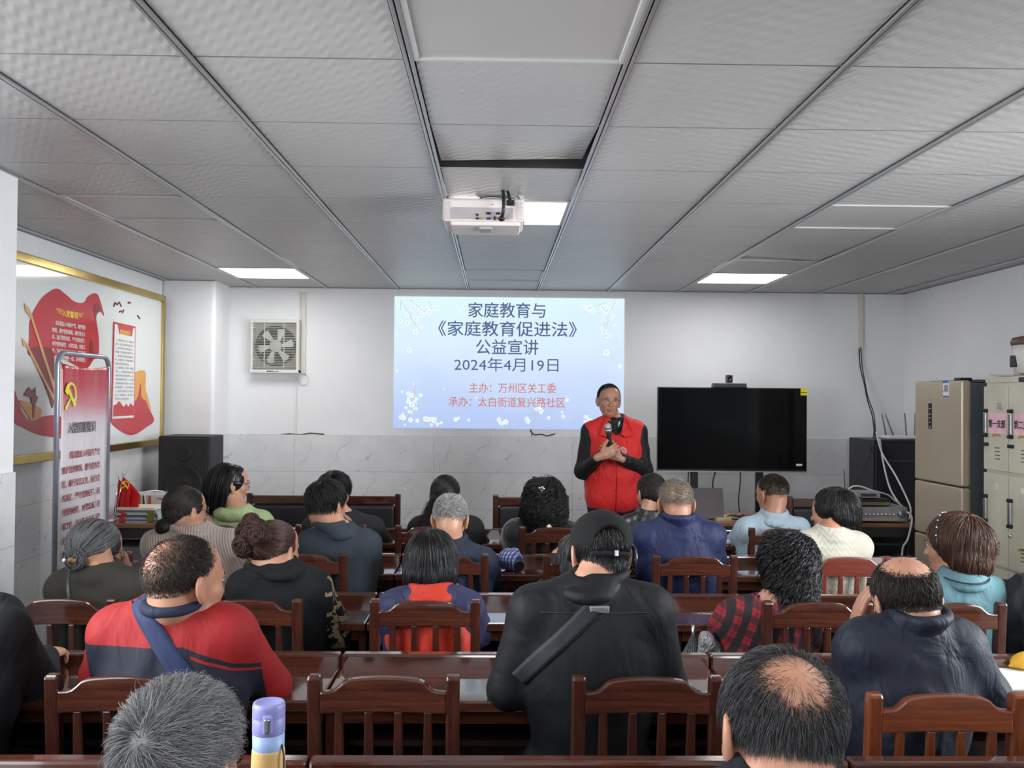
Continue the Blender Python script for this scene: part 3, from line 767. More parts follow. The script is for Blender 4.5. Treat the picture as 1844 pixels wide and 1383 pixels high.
def loudspeaker():
    p = at(285, 785, 7.0); q = at(378, 785, 7.0)
    w = q.x - p.x; z0 = .75; h = p.z - z0
    t = thing('loudspeaker', 'tall black loudspeaker cabinet on the table in the back left corner', 'loudspeaker', ((p.x + q.x) / 2, 7.0, z0))
    MB().box((0, .18, h / 2), (w, .36, h), bev=.012).build('cabinet', mat('speaker_black', (.009, .0095, .011, 1), .55, bump=(120, .2, .003)), t)
    b = MB(); b.box((0, -.006, h / 2), (w - .03, .012, h - .03), bev=.006); b.build('grille', mat('speaker_grille', (.012, .013, .015, 1), .6, bump=(400, .5, .003)), t)
    b = MB(); F = frame((0, -.012, h * .34), (1, 0, 0), (0, 0, 1))
    b.lathe([(.001, .0), (.03, .012), (.05, .004), (.12, .001), (.135, .008), (.145, .006), (.15, 0)], F, 32); b.build('woofer', BLACK, t)
    b = MB(); F = frame((0, -.012, h * .76), (1, 0, 0), (0, 0, 1))
    b.lathe([(.001, .006), (.02, .006), (.045, .001), (.06, .006), (.065, 0)], F, 24); b.build('tweeter', BLACK, t)
loudspeaker()
FLAG = cloth('flag_red', lin(214, 30, 34), .6, .25, 8, vary=.08)
def desk_flag(px, py, ptop, label, lean, emb, fx):
    Y = 6.28; base = at(px, py, Y); base.z = .75; top = at(px + lean, ptop, Y)
    t = thing('desk_flag', label, 'flag', base, 0, 'small red flags on a stand')
    h = top.z - .75; dx = top.x - base.x
    b = MB(); b.tube([(0, 0, .012), (dx, 0, h)], .0035, 8); b.build('pole', CHROME, t)
    b = MB(); b.lathe([(.04, 0), (.042, .006), (.03, .012), (.006, .018)], seg=20); b.build('base', CHROME, t)
    b = MB(); b.ell((dx, 0, h + .008), (.009, .009, .009)); b.build('finial', CHROME, t)
    b = MB(); n, m = 10, 8; vs = {}
    for i in range(n + 1):
        for j in range(m + 1):
            u, v = i / n, j / m
            x = dx * (1 - .55 * v) + fx * u * (.20 + .02 * v) ; z = h - .012 - v * .22 - u * (.05 + .07 * (1 - v)) * (1 if emb else .6)
            vs[i, j] = b.b.verts.new((x, .018 * math.sin(5 * u + v) * u, z))
    for i in range(n):
        for j in range(m):
            f = b.b.faces.new((vs[i, j], vs[i, j + 1], vs[i + 1, j + 1], vs[i + 1, j])); f.smooth = True
    o = b.build('cloth', FLAG, t); so = o.modifiers.new('thick', 'SOLIDIFY'); so.thickness = .001
    if emb:
        b = MB(); emblem(b, frame((dx + .02, -.012, h - .068), (1, 0, -.15), (.15, 0, 1)), .055); b.build('emblem', PYEL, t)
desk_flag(207, 925, 855, 'small red party flag with yellow emblem, standing on the back left table', 15, True, .62)
desk_flag(204, 925, 860, 'small plain red flag just behind the one with the yellow emblem', 10, False, .42)
rnd = random.Random(11)
def stack_books():
    cols = [lin(190, 195, 205), lin(70, 90, 140), lin(205, 205, 200), lin(120, 130, 140), lin(60, 70, 90), lin(210, 208, 200), lin(150, 160, 170), lin(90, 110, 150)]
    z = .75; p = at(208, 940, 6.24); q = at(284, 940, 6.24)
    for i in range(9):
        th = .010 if i < 8 else .022
        w = (q.x - p.x) * rnd.uniform(.93, 1.0); lab = 'thin magazine in the stack beside the small flags'
        t = thing('magazine', lab, 'magazine', ((p.x + q.x) / 2 + rnd.uniform(-.008, .008), 6.34, z), rnd.uniform(-.05, .05), 'magazines stacked on the back left table')
        if i == 8: t['label'] = 'pale yellowish pad on top of the magazine stack'; t['group'] = 'pad'
        MB().box((0, 0, th / 2), (w * .97, .20, th * .8)).build('pages', PAPER if i < 8 else mat('pale_pad', lin(228, 222, 200), .6), t)
        if i < 8:
            b = MB(); b.box((0, 0, th * .06), (w, .205, th * .12)); b.box((0, 0, th * .94), (w, .205, th * .12)); b.box((-.0, -.102, th / 2), (w, .0015, th))
            b.build('cover', mat('magazine_cover_%d' % i, cols[i], .3), t)
            b = MB(); b.box((-w * .36, -.1032, th / 2), (w * .16, .001, th * .9)); b.build('spine_patch', PRED, t)
            b = MB(); b.box((w * .34, -.1032, th / 2), (w * .2, .001, th * .9)); b.build('spine_patch', mat('spine_olive', lin(120, 124, 50), .4), t)
        z += th
    t = thing('magazine', 'pale green booklets lying askew at the right of the magazine stack', 'magazine', (q.x + .03, 6.36, .75), .5)
    MB().box((0, 0, .03), (.17, .2, .06)).build('pages', mat('pale_green_paper', lin(200, 222, 208), .6), t)
stack_books()
def bundles():
    p = at(228, 890, 6.75); q = at(312, 890, 6.75); zt = p.z; zb = at(228, 917, 6.75).z
    b0 = thing('carton', 'dark wooden carton under the wrapped book bundle on the back left table', 'carton', ((p.x + q.x) / 2, 6.85, .75))
    MB().box((0, 0, (zb - .75) / 2), (q.x - p.x - .04, .24, zb - .75), bev=.004).build('box', mat('carton_dark', lin(70, 58, 54), .6), b0)
    t = thing('book_bundle', 'bundle of wrapped books with green and orange spines beside the loudspeaker', 'books', ((p.x + q.x) / 2, 6.85, zb))
    w, h = q.x - p.x, zt - zb
    MB().box((0, 0, h / 2), (w, .24, h), bev=.004).build('wrapper', mat('wrapper_white', lin(205, 202, 200), .5), t)
    for i, (x, ww, c) in enumerate(((-.30, .20, lin(96, 100, 70)), (-.10, .05, lin(50, 50, 54)), (.02, .06, lin(176, 100, 76)), (-.19, .04, lin(140, 150, 120)))):
        MB().box((x * w, -.1215, h * .48), (ww * w, .002, h * .86)).build('printed_patch', mat('bundle_print_%d' % i, c, .5, noise=40, vary=.4), t)
    b = MB(); F = frame((w * .24, -.122, h * .72), (1, 0, 0), (0, 0, 1))
    for a in (0, 40, 140, 200, 330): b.prism([(0, 0), (.004, .004), (.035 * math.cos(R(a)), .022 * math.sin(R(a)))], F, .001)
    b.build('red_mark', PRED, t)
    b = MB(); b.tube([(-.02, -.123, 0), (-.03, -.125, h), (-.03, .1, h + .004)], .004, 5); b.tube([(-.1, -.1, h + .008), (0, 0, h + .02), (.05, .05, h + .006)], .005, 5); b.build('strap', PWHITE, t)
bundles()

# ---- exhaust fan and its trunking
def wall_fan():
    p0, p1 = at(455, 672, YB), at(543, 577, YB)
    cx, cz = (p0.x + p1.x) / 2, (p0.z + p1.z) / 2; w, h = p1.x - p0.x, p1.z - p0.z
    t = thing('wall_fan', 'white square exhaust fan with slatted grille on the back wall', 'fan', (cx, YB, cz))
    CREAM = mat('cream_plastic', lin(214, 214, 206), .4, vary=.03); d = .10
    b = MB()
    for s in (-1, 1):
        b.box((s * (w / 2 - .012), -d / 2, 0), (.024, d, h), bev=.006); b.box((0, -d / 2, s * (h / 2 - .014)), (w - .04, d, .028), bev=.006)
    b.build('housing', CREAM, t)
    b = MB(); b.box((0, -.004, 0), (w - .03, .006, h - .03)); b.build('back_plate', mat('fan_inside', lin(196, 198, 186), .5), t)
    b = MB(); F = frame((0, -.012, .004), (1, 0, 0), (0, 0, 1)); rr = w * .42
    b.lathe([(rr * .90, 0), (rr, 0), (rr, .05), (rr * .93, .06), (rr * .90, .05), (rr * .90, 0)], F, 40, caps=False); b.build('duct_ring', mat('fan_duct', lin(48, 50, 50), .5), t)
    b = MB(); b.lathe([(.001, .001), (rr * .9, .001), (rr * .9, 0)], F, 32); b.build('duct_back', mat('fan_dark', lin(44, 44, 44), .6), t)
    hub = MB(); hub.lathe([(.05, .02), (.055, .04), (.045, .05), (.001, .053)], F, 24)
    fan = hub.build('hub', CREAM, t)
    for i in range(6):
        a = R(60 * i + 12); pts = [(.045 * math.cos(a - .40), .045 * math.sin(a - .40)), (rr * .84 * math.cos(a - .26), rr * .84 * math.sin(a - .26)), (rr * .9 * math.cos(a - .05), rr * .9 * math.sin(a - .05)), (rr * .82 * math.cos(a + .22), rr * .82 * math.sin(a + .22)), (.045 * math.cos(a + .02), .045 * math.sin(a + .02))]
        b = MB(); b.prism(pts, F @ Matrix.Translation((0, 0, .03)), .003); b.build('blade', mat('fan_blade', lin(226, 228, 222), .4), fan)
    b = MB(); n = 29
    for i in range(n):
        z = -h / 2 + .045 + (h - .075) * i / (n - 1)
        b.box((0, -d + .006, z), (w - .04, .010, .0036), rot=(R(8), 0, 0))
    for x in (-w * .21, w * .19): b.box((x, -d + .01, .008), (.006, .008, h - .06))
    b.build('grille', CREAM, t)
    MB().box((0, -d / 2 - .002, -h / 2 + .016), (w, d + .004, .03), bev=.004).build('name_strip', WHITEP, t)
    b = MB()
    for i in range(7): b.box((-.055 + .014 * i + (.006 if i > 3 else 0), -d - .005, -h / 2 + .016), (.010, .002, .010 if i < 4 else .006))
    b.build('logo', BLACK, t)
wall_fan()
TRUNK = mat('trunking_cream', lin(214, 210, 200), .45, vary=.03)
def wire(name, label, pts, r, m, cat='cable', sub=6):
    P = smooth_pts(pts, False, sub); c = P[0].copy(); b = MB(); b.tube([p - c for p in P], r, 7); o = b.build(name, m); o.location = c
    return tag(o, label, cat)
def trunking(px, py0, py1, wpx, label):
    a, b_ = at(px, py0, YB), at(px, py1, YB); w = wpx * 7.95 / F_
    t = thing('cable_trunking', label, 'cable trunking', (a.x, YB, b_.z))
    h = a.z - b_.z
    MB().box((0, -.012, h / 2), (w, .024, h), bev=.003).build('duct', TRUNK, t)
    MB().box((0, -.022, h / 2), (w * .9, .006, h - .01), bev=.002).build('cover', TRUNK, t)
trunking(548, 527, 673, 8, 'cream cable trunking running down the wall beside the exhaust fan')
trunking(1549, 529, 628, 9, 'cream cable trunking high on the back wall above the black rack')
YW = YB - .012
wire('cord', 'thin pull cord hanging from the exhaust fan', [at(x, y, YB - .02) for x, y in ((535, 672), (534, 700), (534, 750), (534, 781))], .003, WHITEP)
wire('cable', 'loop of thin wire under the left cable trunking', [at(x, y, YW) for x, y in ((537, 672), (537, 683), (543, 692), (551, 692), (556, 684), (550, 672))], .003, WHITEP)

# ---- television on its stand with a conference camera
def television():
    Y = 7.35
    p, q = at(1184.5, 695, Y), at(1453, 853, Y); w = q.x - p.x; zt = at(1318, 698, Y).z; zb = at(1318, 850, Y).z; h = zt - zb
    cx = (p.x + q.x) / 2
    t = thing('television', 'large black flat television on a stand right of the speaker', 'television', (cx, Y, 0))
    MB().box((0, .02, (zt + zb) / 2), (w, .04, h), bev=.006).build('casing', mat('television_case', (.012, .012, .014, 1), .35), t)
    k = NT('television_glass'); k.p.inputs['Base Color'].default_value = (.004, .0045, .005, 1); k.p.inputs['Roughness'].default_value = .06; k.p.inputs['Specular IOR Level'].default_value = .1
    MB().box((0, -.0012, (zt + zb) / 2 + .008), (w - .014, .003, h - .03)).build('screen', k.m, t)
    MB().box((0, -.003, zb + .004), (w, .01, .009), bev=.002).build('lower_bezel', STEEL, t)
    b = MB(); b.box((w / 2 - .028, -.004, zt - .030), (.055, .002, .058)); b.build('yellow_sticker', mat('sticker_yellow', lin(236, 226, 40), .4), t)
    b = MB(); b.box((w / 2 - .028, -.0055, zt - .036), (.05, .001, .006)); b.build('sticker_line', BLACK, t)
    MB().box((w / 2 - .065, -.004, zb + .062), (.05, .002, .018), bev=.002).build('white_sticker', PWHITE, t)
    for px in (1252, 1370):
        x = at(px, 880, Y).x - cx; MB().box((x, .05, (zb + .1) / 2 + .03), (.06, .04, zb + .12), bev=.004).build('stand_post', BLACK, t)
    b = MB(); b.box((0, .05, .30), (.62, .05, .04)); b.box((0, .05, .03), (.72, .5, .04), bev=.01); b.box((0, .055, zb + .25), (.7, .03, .3)); b.build('stand_base', BLACK, t)
    t = thing('conference_camera', 'small black conference camera on top of the television', 'camera', (at(1314, 690, Y).x, Y + .02, zt))
    MB().box((0, 0, .018), (.275, .07, .034), bev=.006).build('body', mat('conference_camera_black', (.02, .02, .022, 1), .3), t)
    MB().box((.0, .0, .003), (.28, .078, .006)).build('foot', BLACK, t)
    b = MB(); b.box((.0, 0, .072), (.052, .05, .066), bev=.008); hd = b.build('head', mat('conference_camera_head', (.018, .018, .02, 1), .35), t)
    b = MB(); b.lathe([(.001, .002), (.014, .006), (.018, .012), (.018, 0)], frame((0, -.026, .076), (1, 0, 0), (0, 0, 1)), 20); b.build('lens', mat('lens_glass', (.01, .012, .02, 1), .05), hd)
television()
Yc = 7.75
wire('cable', 'black cable looping under the television near the thermos flask', [at(x, y, 7.5) for x, y in ((1288, 850), (1284, 866), (1284, 880), (1290, 895), (1291, 915), (1287, 940))], .006, BLACK)
wire('cable', 'black cable hanging straight under the middle of the television', [at(x, y, 7.55) for x, y in ((1333, 850), (1333, 870), (1330, 900), (1333, 925), (1342, 945))], .005, BLACK)
wire('cable', 'thin black cable hanging just right of the left television post', [at(x, y, 7.6) for x, y in ((1240, 850), (1239, 870), (1239, 895), (1239, 930))], .005, BLACK)

# ---- black equipment cabinet, router, audio table
def rack():
    Y = 7.30; p = at(1572, 792, Y); q = at(1668, 792, Y); z = p.z; w = q.x - p.x
    t = thing('equipment_cabinet', 'tall black equipment cabinet between the audio table and the refrigerator', 'cabinet', ((p.x + q.x) / 2, Y, 0))
    MB().box((0, .25, z / 2), (w, .5, z), bev=.006).build('carcass', mat('cabinet_black', (.014, .015, .022, 1), .4), t)
    d = MB().box((0, -.008, z / 2), (w - .03, .018, z - .06), bev=.005).build('door', mat('cabinet_door_black', (.02, .021, .030, 1), .3), t)
    MB().box((.0, -.02, z - .17), (w * .5, .006, .006)).build('door_slot', mat('slot_grey', (.1, .1, .11, 1), .4), d)
    MB().box((-w / 2 + .05, -.025, z * .5), (.02, .02, .1), bev=.004).build('handle', BLACK, d)
    r = thing('wifi_router', 'white router with tall grey antennas on top of the black cabinet', 'router', ((p.x + q.x) / 2 + .06, Y + .12, z))
    MB().box((0, 0, .018), (.26, .18, .03), bev=.012).build('body', WHITEP, r)
    AN = mat('antenna_grey', lin(120, 122, 128), .5)
    for x0, px, py in ((-.11, 1588, 746), (-.05, 1594, 746), (.06, 1629, 744), (.13, 1648, 745)):
        v = at(px, py, Y + .14) - r.location
        MB().tube([(x0, .02, .03), (v.x, .02, v.z)], [.007, .006], 8).build('antenna', AN, r)
rack()
TA = (1.52, 3.02, 6.42, 7.02)
side_table('audio_table', 'brown topped black table under the silver amplifier, left of the refrigerator', *TA, TBL, mat('black_frame', (.02, .02, .022, 1), .5))
def audio():
    Y = 6.46
    def box_at(x0, x1, y0, y1): a, b_ = at(x0, y1, Y), at(x1, y0, Y); return a.x, b_.x, a.z, b_.z
    x0, x1, _, zt = box_at(1514, 1632, 911, 936); z0 = .752
    t = thing('amplifier', 'silver amplifier with a row of knobs on the audio table', 'amplifier', ((x0 + x1) / 2, Y, z0)); w = x1 - x0; h = .105
    SIL = mat('amplifier_silver', (.42, .43, .45, 1), .35, .6)
    MB().box((0, .16, h / 2 + .006), (w, .32, h), bev=.004).build('case', mat('amplifier_case', (.30, .31, .33, 1), .4, .4), t)
    MB().box((0, -.006, h / 2 + .006), (w + .006, .014, h), bev=.004).build('front_panel', SIL, t)
    MB().box((0, -.010, .02), (w - .01, .012, .022), bev=.004).build('lower_trim', STEEL, t)
    for i in range(8):
        b = MB(); b.lathe([(.010, 0), (.010, .012), (.008, .016), (.001, .016)], frame((-w * .14 + i * w * .062, -.013, h * .55), (1, 0, 0), (0, 0, 1)), 14); b.build('knob', CHROME, t)
    b = MB(); b.lathe([(.028, 0), (.027, .018), (.022, .022), (.001, .022)], frame((w * .41, -.013, h * .58), (1, 0, 0), (0, 0, 1)), 24); b.build('volume_knob', mat('knob_grey', (.25, .26, .28, 1), .3, .7), t)
    MB().box((-w * .3, -.014, h * .52), (.06, .004, .018)).build('socket_panel', BLACK, t)
    z1 = z0 + h + .008
    t = thing('disc_player', 'flat black and brass disc player lying on the silver amplifier', 'disc player', ((x0 + x1) / 2 - .06, Y + .02, z1)); h2 = .045
    MB().box((0, .14, h2 / 2 + .006), (w - .1, .28, h2), bev=.003).build('case', BLACK, t)
    MB().box((0, -.004, h2 * .42), (w - .1, .012, h2 * .5), bev=.002).build('front_panel', mat('brass_dull', lin(128, 122, 92), .4, .4), t)
    MB().box((-w * .18, -.011, h2 * .45), (.1, .003, .008)).build('disc_slot', BLACK, t)
    z2 = z1 + h2 + .006
    xa, xb, _, _ = box_at(1534, 1589, 886, 900)
    t = thing('wireless_receiver', 'small grey wireless microphone receiver with an antenna on the disc player', 'receiver', ((xa + xb) / 2, Y + .03, z2)); w3 = xb - xa
    MB().box((0, .08, .028), (w3, .16, .044), bev=.004).build('case', mat('receiver_grey', (.36, .37, .39, 1), .4, .3), t)
    MB().box((w3 * .1, -.003, .028), (w3 * .5, .004, .022)).build('display', mat('display_dark', (.05, .06, .08, 1), .15), t)
    MB().box((-w3 * .36, -.003, .03), (w3 * .12, .004, .012)).build('power_light', mat('red_led', (.5, .02, .02, 1), .3, emit=((1, .08, .05, 1), 1.2)), t)
    MB().tube([(-w3 * .5 + .01, .12, .05), (-w3 * .5 - .0, .12, .20)], .003, 6).build('antenna', BLACK, t)
audio()
WC, BC = mat('white_cable', (.72, .72, .72, 1), .4), BLACK
wire('cable', 'black cable bundle falling from the right trunking to the black cabinet', [at(x, y, 7.93 - .05 * i) for i, (x, y) in enumerate(((1547, 628), (1549, 660), (1556, 690), (1562, 720), (1571, 750), (1575, 785)))], .0055, BC)
wire('cable', 'second black cable beside the bundle under the right trunking', [at(x, y, Y_) for x, y, Y_ in ((1550, 622, 7.93), (1552, 655, 7.9), (1558, 690, 7.86), (1563, 715, 7.8), (1574, 748, 7.7), (1577, 793, 7.55))], .0045, BC)
wire('cable', 'black cable slanting from the bundle down to the wireless receiver', [at(x, y, Y_) for x, y, Y_ in ((1574, 765, 7.75), (1573, 790, 7.5), (1562, 825, 7.15), (1545, 855, 6.9), (1530, 885, 6.75))], .007, BC)
wire('cable', 'white cable running from the bundle to the side of the refrigerator', [at(x, y, Y_) for x, y, Y_ in ((1578, 778, 7.22), (1588, 815, 7.2), (1612, 855, 7.1), (1632, 895, 6.9), (1640, 917, 6.75), (1637, 936, 6.62))], .007, WC)
wire('cable', 'white cable dropping in front of the black cabinet to the amplifier', [at(x, y, Y_) for x, y, Y_ in ((1584, 790, 7.24), (1592, 840, 7.2), (1603, 880, 7.1), (1618, 905, 6.9), (1626, 912, 6.82))], .007, WC)
wire('cable', 'white cable arching over the wireless receiver', [at(x, y, 6.62) for x, y in ((1528, 882), (1535, 876), (1550, 876), (1570, 883), (1598, 891), (1612, 902), (1624, 912))], .006, WC)
wire('cable', 'white cable hanging beside the table end next to the refrigerator', [at(x, y, 6.38) for x, y in ((1634, 922), (1642, 932), (1640, 950), (1634, 972), (1626, 985), (1624, 1005))], .007, WC)

# ---- refrigerator
def fridge():
    A = at(1733, 683, 5.72); B = at_z(1648, 686, A.z)
    d = Vector((B.x - A.x, B.y - A.y, 0)); w = .60; d.normalize(); n = Vector((d.y, -d.x, 0))     # d along the front (away from viewer), n into the body
    if n.x < 0: n = -n
    ang = math.atan2(d.y, d.x)
    B2 = Vector((B.x, B.y, 0)); w = (B - A).length
    t = thing('refrigerator', 'champagne two-door refrigerator with dark grey side against the right wall', 'refrigerator', (A.x, A.y, 0), ang)
    # local: x along the front, -y into the body or +y? work out sign
    s = 1 if Matrix.Rotation(-ang, 3, 'Z') @ n == 0 else (1 if (Matrix.Rotation(-ang, 3, 'Z') @ n).y > 0 else -1)
    H = A.z
    CH = mat('champagne_steel', lin(190, 178, 156), .34, .25, noise=3, vary=.05, stretch=(1, 1, .3)); SIDE = mat('fridge_side', lin(82, 88, 92), .35, vary=.04)
    dep = .56
    MB().box((w / 2, s * (dep / 2 + .05), H / 2 - .005), (w - .012, dep, H - .03), bev=.006).build('body', SIDE, t)
    zs = [.08, .62, at(1648, 955, B.y).z - .0, at(1733, 878, A.y).z, H]
    zs = [.06, at_z(1648, 955, 0).z + max(.5, at(1690, 965, 6.1).z), at(1733, 878, A.y).z, H]
    for i, nm in enumerate(('door', 'door', 'door')):
        a, b_ = zs[i] + .004, zs[i + 1] - .006
        dr = MB().box((w / 2, s * .024, (a + b_) / 2), (w, .055, b_ - a), bev=.012, seg=3).build('door', CH, t)
        MB().box((.004, s * .03, (a + b_) / 2), (.006, .05, b_ - a - .02), bev=.002).build('door_edge_strip', mat('fridge_strip', lin(160, 142, 120), .35, .2), dr)
        if i == 2:
            def q(px, py):
                r = ray(px, py); P0 = Vector((A.x, A.y, 0)); tt = (P0 - Vector((0, 0, CAMZ))).dot(n) / r.dot(n); h = Vector((0, 0, CAMZ)) + r * tt
                return (h - P0).dot(d), h.z
            def panel(nm, x0, y0, x1, y1, m, off, par):
                u0, z1_ = q(x0, y0); u1, z0_ = q(x1, y1)
                MB().box(((u0 + u1) / 2, -s * off, (z0_ + z1_) / 2), (abs(u1 - u0), .003, abs(z1_ - z0_)), bev=.001).build(nm, m, par)
            panel('control_panel', 1673, 726, 1679, 773, BLACK, .0045, dr)
            panel('energy_label', 1699.5, 685, 1710, 715, PWHITE, .0045, dr)
            BL = mat('label_blue', lin(60, 110, 190), .4)
            panel('label_band', 1699.5, 685, 1710, 690, BL, .006, dr); panel('label_band', 1699.5, 712.5, 1710, 715, BL, .006, dr)
            panel('label_print', 1702, 693, 1709, 704, mat('label_grey', lin(150, 150, 160), .5, noise=300, vary=.5), .006, dr); panel('label_band', 1699.5, 704.5, 1710, 705.5, BL, .006, dr)
            for yy in (735, 745, 752, 760, 767, 770): panel('control_icon', 1675, yy, 1677.5, yy + 1.4, PWHITE, .0062, dr)
            panel('maker_mark', 1674, 719.5, 1679, 721, mat('mark_grey', lin(130, 124, 112), .4), .0042, dr)
    MB().box((w * .5, s * .3, H - .008), (w - .03, .4, .016)).build('top_cover', SIDE, t)
    MB().box((.10, s * .06, H + .004), (.08, .08, .016), bev=.004).build('hinge', BLACK, t)
fridge()

# ---- steel lockers
def lockers():
    XF = 3.02
    A = at_x(1775, 680, XF); H = A.z; y1 = A.y
    LK = mat('locker_paint', lin(204, 200, 182), .5, noise=5, vary=.08, bump=(8, .06, .01)); DKL = mat('locker_gap', (.05, .05, .045, 1), .8)
    PINK = mat('pink_paper', lin(240, 190, 208), .7); TAPE = mat('old_tape', lin(178, 138, 60), .6)
    INKB = mat('ink_black', (.03, .03, .03, 1), .7)
    y0 = y1 - .27 * 4
    t = thing('steel_locker', 'tall beige steel locker with pink door labels at the right wall', 'locker', (XF, y0, 0))
    D = .48
    MB().box((D / 2 + .006, (y1 - y0) / 2, H / 2), (D, y1 - y0, H), bev=.004).build('carcass', LK, t)
    MB().box((.004, (y1 - y0) / 2, H - .016), (.012, y1 - y0, .034), bev=.002).build('top_trim', LK, t)
    zt = [H - .045, at_x(1776, 847, XF).z, at_x(1776, 1013, XF).z, .07]
    dw = .27
    for c in range(4):
        ya = y1 - y0 - dw * (c + 1); yb = ya + dw
        for r in range(3):
            za, zb = zt[r + 1] + .010, zt[r] - .010
            dr = MB().box((-.006, (ya + yb) / 2, (za + zb) / 2), (.016, dw - .008, zb - za), bev=.003).build('door', LK, t)
            hy = yb - .035 if (r == 0 or c == 0) else ya + .04
            if r == 1 and c == 1: hy = yb - .03
            hz = za + (zb - za) * (.56 if r == 0 else .60)
            b = MB(); b.box((-.022, hy, hz), (.018, .030, .13), bev=.006); hd = b.build('handle', STEEL, dr)
            b = MB()
            for s_ in (-1, 1): b.box((-.023, hy, hz + s_ * .075), (.024, .036, .022), bev=.005)
            b.build('handle_cap', BLACK, hd)
            b = MB(); b.lathe([(.013, 0), (.012, .012), (.001, .014)], frame((-.014, hy, hz - .13), (0, -1, 0), (0, 0, 1)), 14); b.build('lock', CHROME, dr)
            if r == 0:
                b = MB(); b.box((-.02, hy + .0, hz - .13), (.02, .05, .022), bev=.005); b.build('padlock', BLACK, dr)
                b = MB(); b.box((-.0155, (ya + yb) / 2 - .022, hz), (.002, dw - .085, .125)); lb = b.build('paper_label', PINK, dr)
                if c < 2:
                    body = ('第一支部', '第二支部')[c]
                    o = text('label_text', body, .052, frame((-.0172, yb - .062, hz - .022), (0, -1, 0), (0, 0, 1)), INKB, lb, ext=.0003, thick=.0012, sx=.88)
            for k_ in range(4): 
                b = MB(); b.box((-.0148, (ya + yb) / 2 - .02, za + .07 + k_ * .022), (.003, .05, .005)); b.build('vent_slot', DKL, dr)
            if r != 0:
                b = MB(); b.box((-.0148, (ya + yb) / 2 - .01, zb - .075), (.002, .032, .032)); pn = b.build('number_plate', PAPER, dr)
                if c == 0:
                    text('number_text', '3' if r == 2 else '2', .028, frame((-.0162, (ya + yb) / 2 - .001, zb - .085), (0, -1, 0), (0, 0, 1)), INKB, pn, ext=.0002)
            if c < 2 and r < 2:
                b = MB(); b.prism([(0, 0), (.05, .008), (.09, .004), (.085, .024), (.04, .022), (.005, .016)], frame((-.0150, yb - .1, za + (.2 if r == 0 else .12)), (0, -1, 0), (0, 0, 1)), .001); b.build('tape_scrap', TAPE, dr)
            if c == 0 and r == 2:
                b = MB(); b.tube([(-.0152, (ya + yb) / 2 + .075 + .028 * math.cos(a), zb - .09 + .065 * math.sin(a)) for a in np.linspace(0, 2 * math.pi, 24)], .0015, 4); b.build('pen_scribble', INKB, dr)
            if c == 0 and r == 0:
                text('faded_text', '司。', .05, frame((-.0152, yb - .15, zb - .14), (0, -1, 0), (0, 0, 1)), mat('faded_ink', (.2, .2, .18, 1), .7), dr, ext=.0003)
    # dark name plate on the top trim
    v = at_x(1838, 683, XF); MB().box((-.004, v.y - y0 - .06, v.z - .002), (.006, .14, .028), bev=.001).build('name_plate', BLACK, t)
    b = MB(); b.box((.2, dw * 3.0, H + .004), (.3, .5, .006)); b.box((.12, dw * 3.6, H + .012), (.2, .2, .01), rot=(.03, .02, .2))
    o = b.build('folded_paper', mat('old_paper', lin(196, 188, 168), .7)); o.location = (XF, y0, 0); tag(o, 'old folded paper lying on top of the steel locker', 'paper')
    # rice cooker
    p = at_x(1868, 678, XF + .17)
    t = thing('rice_cooker', 'white rice cooker with a brown lid on the steel locker at the right edge', 'rice cooker', (p.x, p.y, H + .017))
    b = MB(); b.lathe([(.09, 0), (.12, .01), (.135, .10), (.135, .17)], seg=28); b.build('body', WHITEP, t)
    b = MB(); b.lathe([(.137, .17), (.142, .19), (.13, .215), (.08, .225), (.001, .228)], seg=28); b.build('lid', mat('cooker_lid', lin(104, 84, 72), .4), t)
    MB().box((-.128, .02, .075), (.02, .06, .07), bev=.006).build('control_plate', BLACK, t)
    b = MB(); b.tube([(0, -.04, .23), (0, -.03, .25), (0, .03, .25), (0, .04, .23)], .008, 8); b.build('handle', BLACK, t)
lockers()

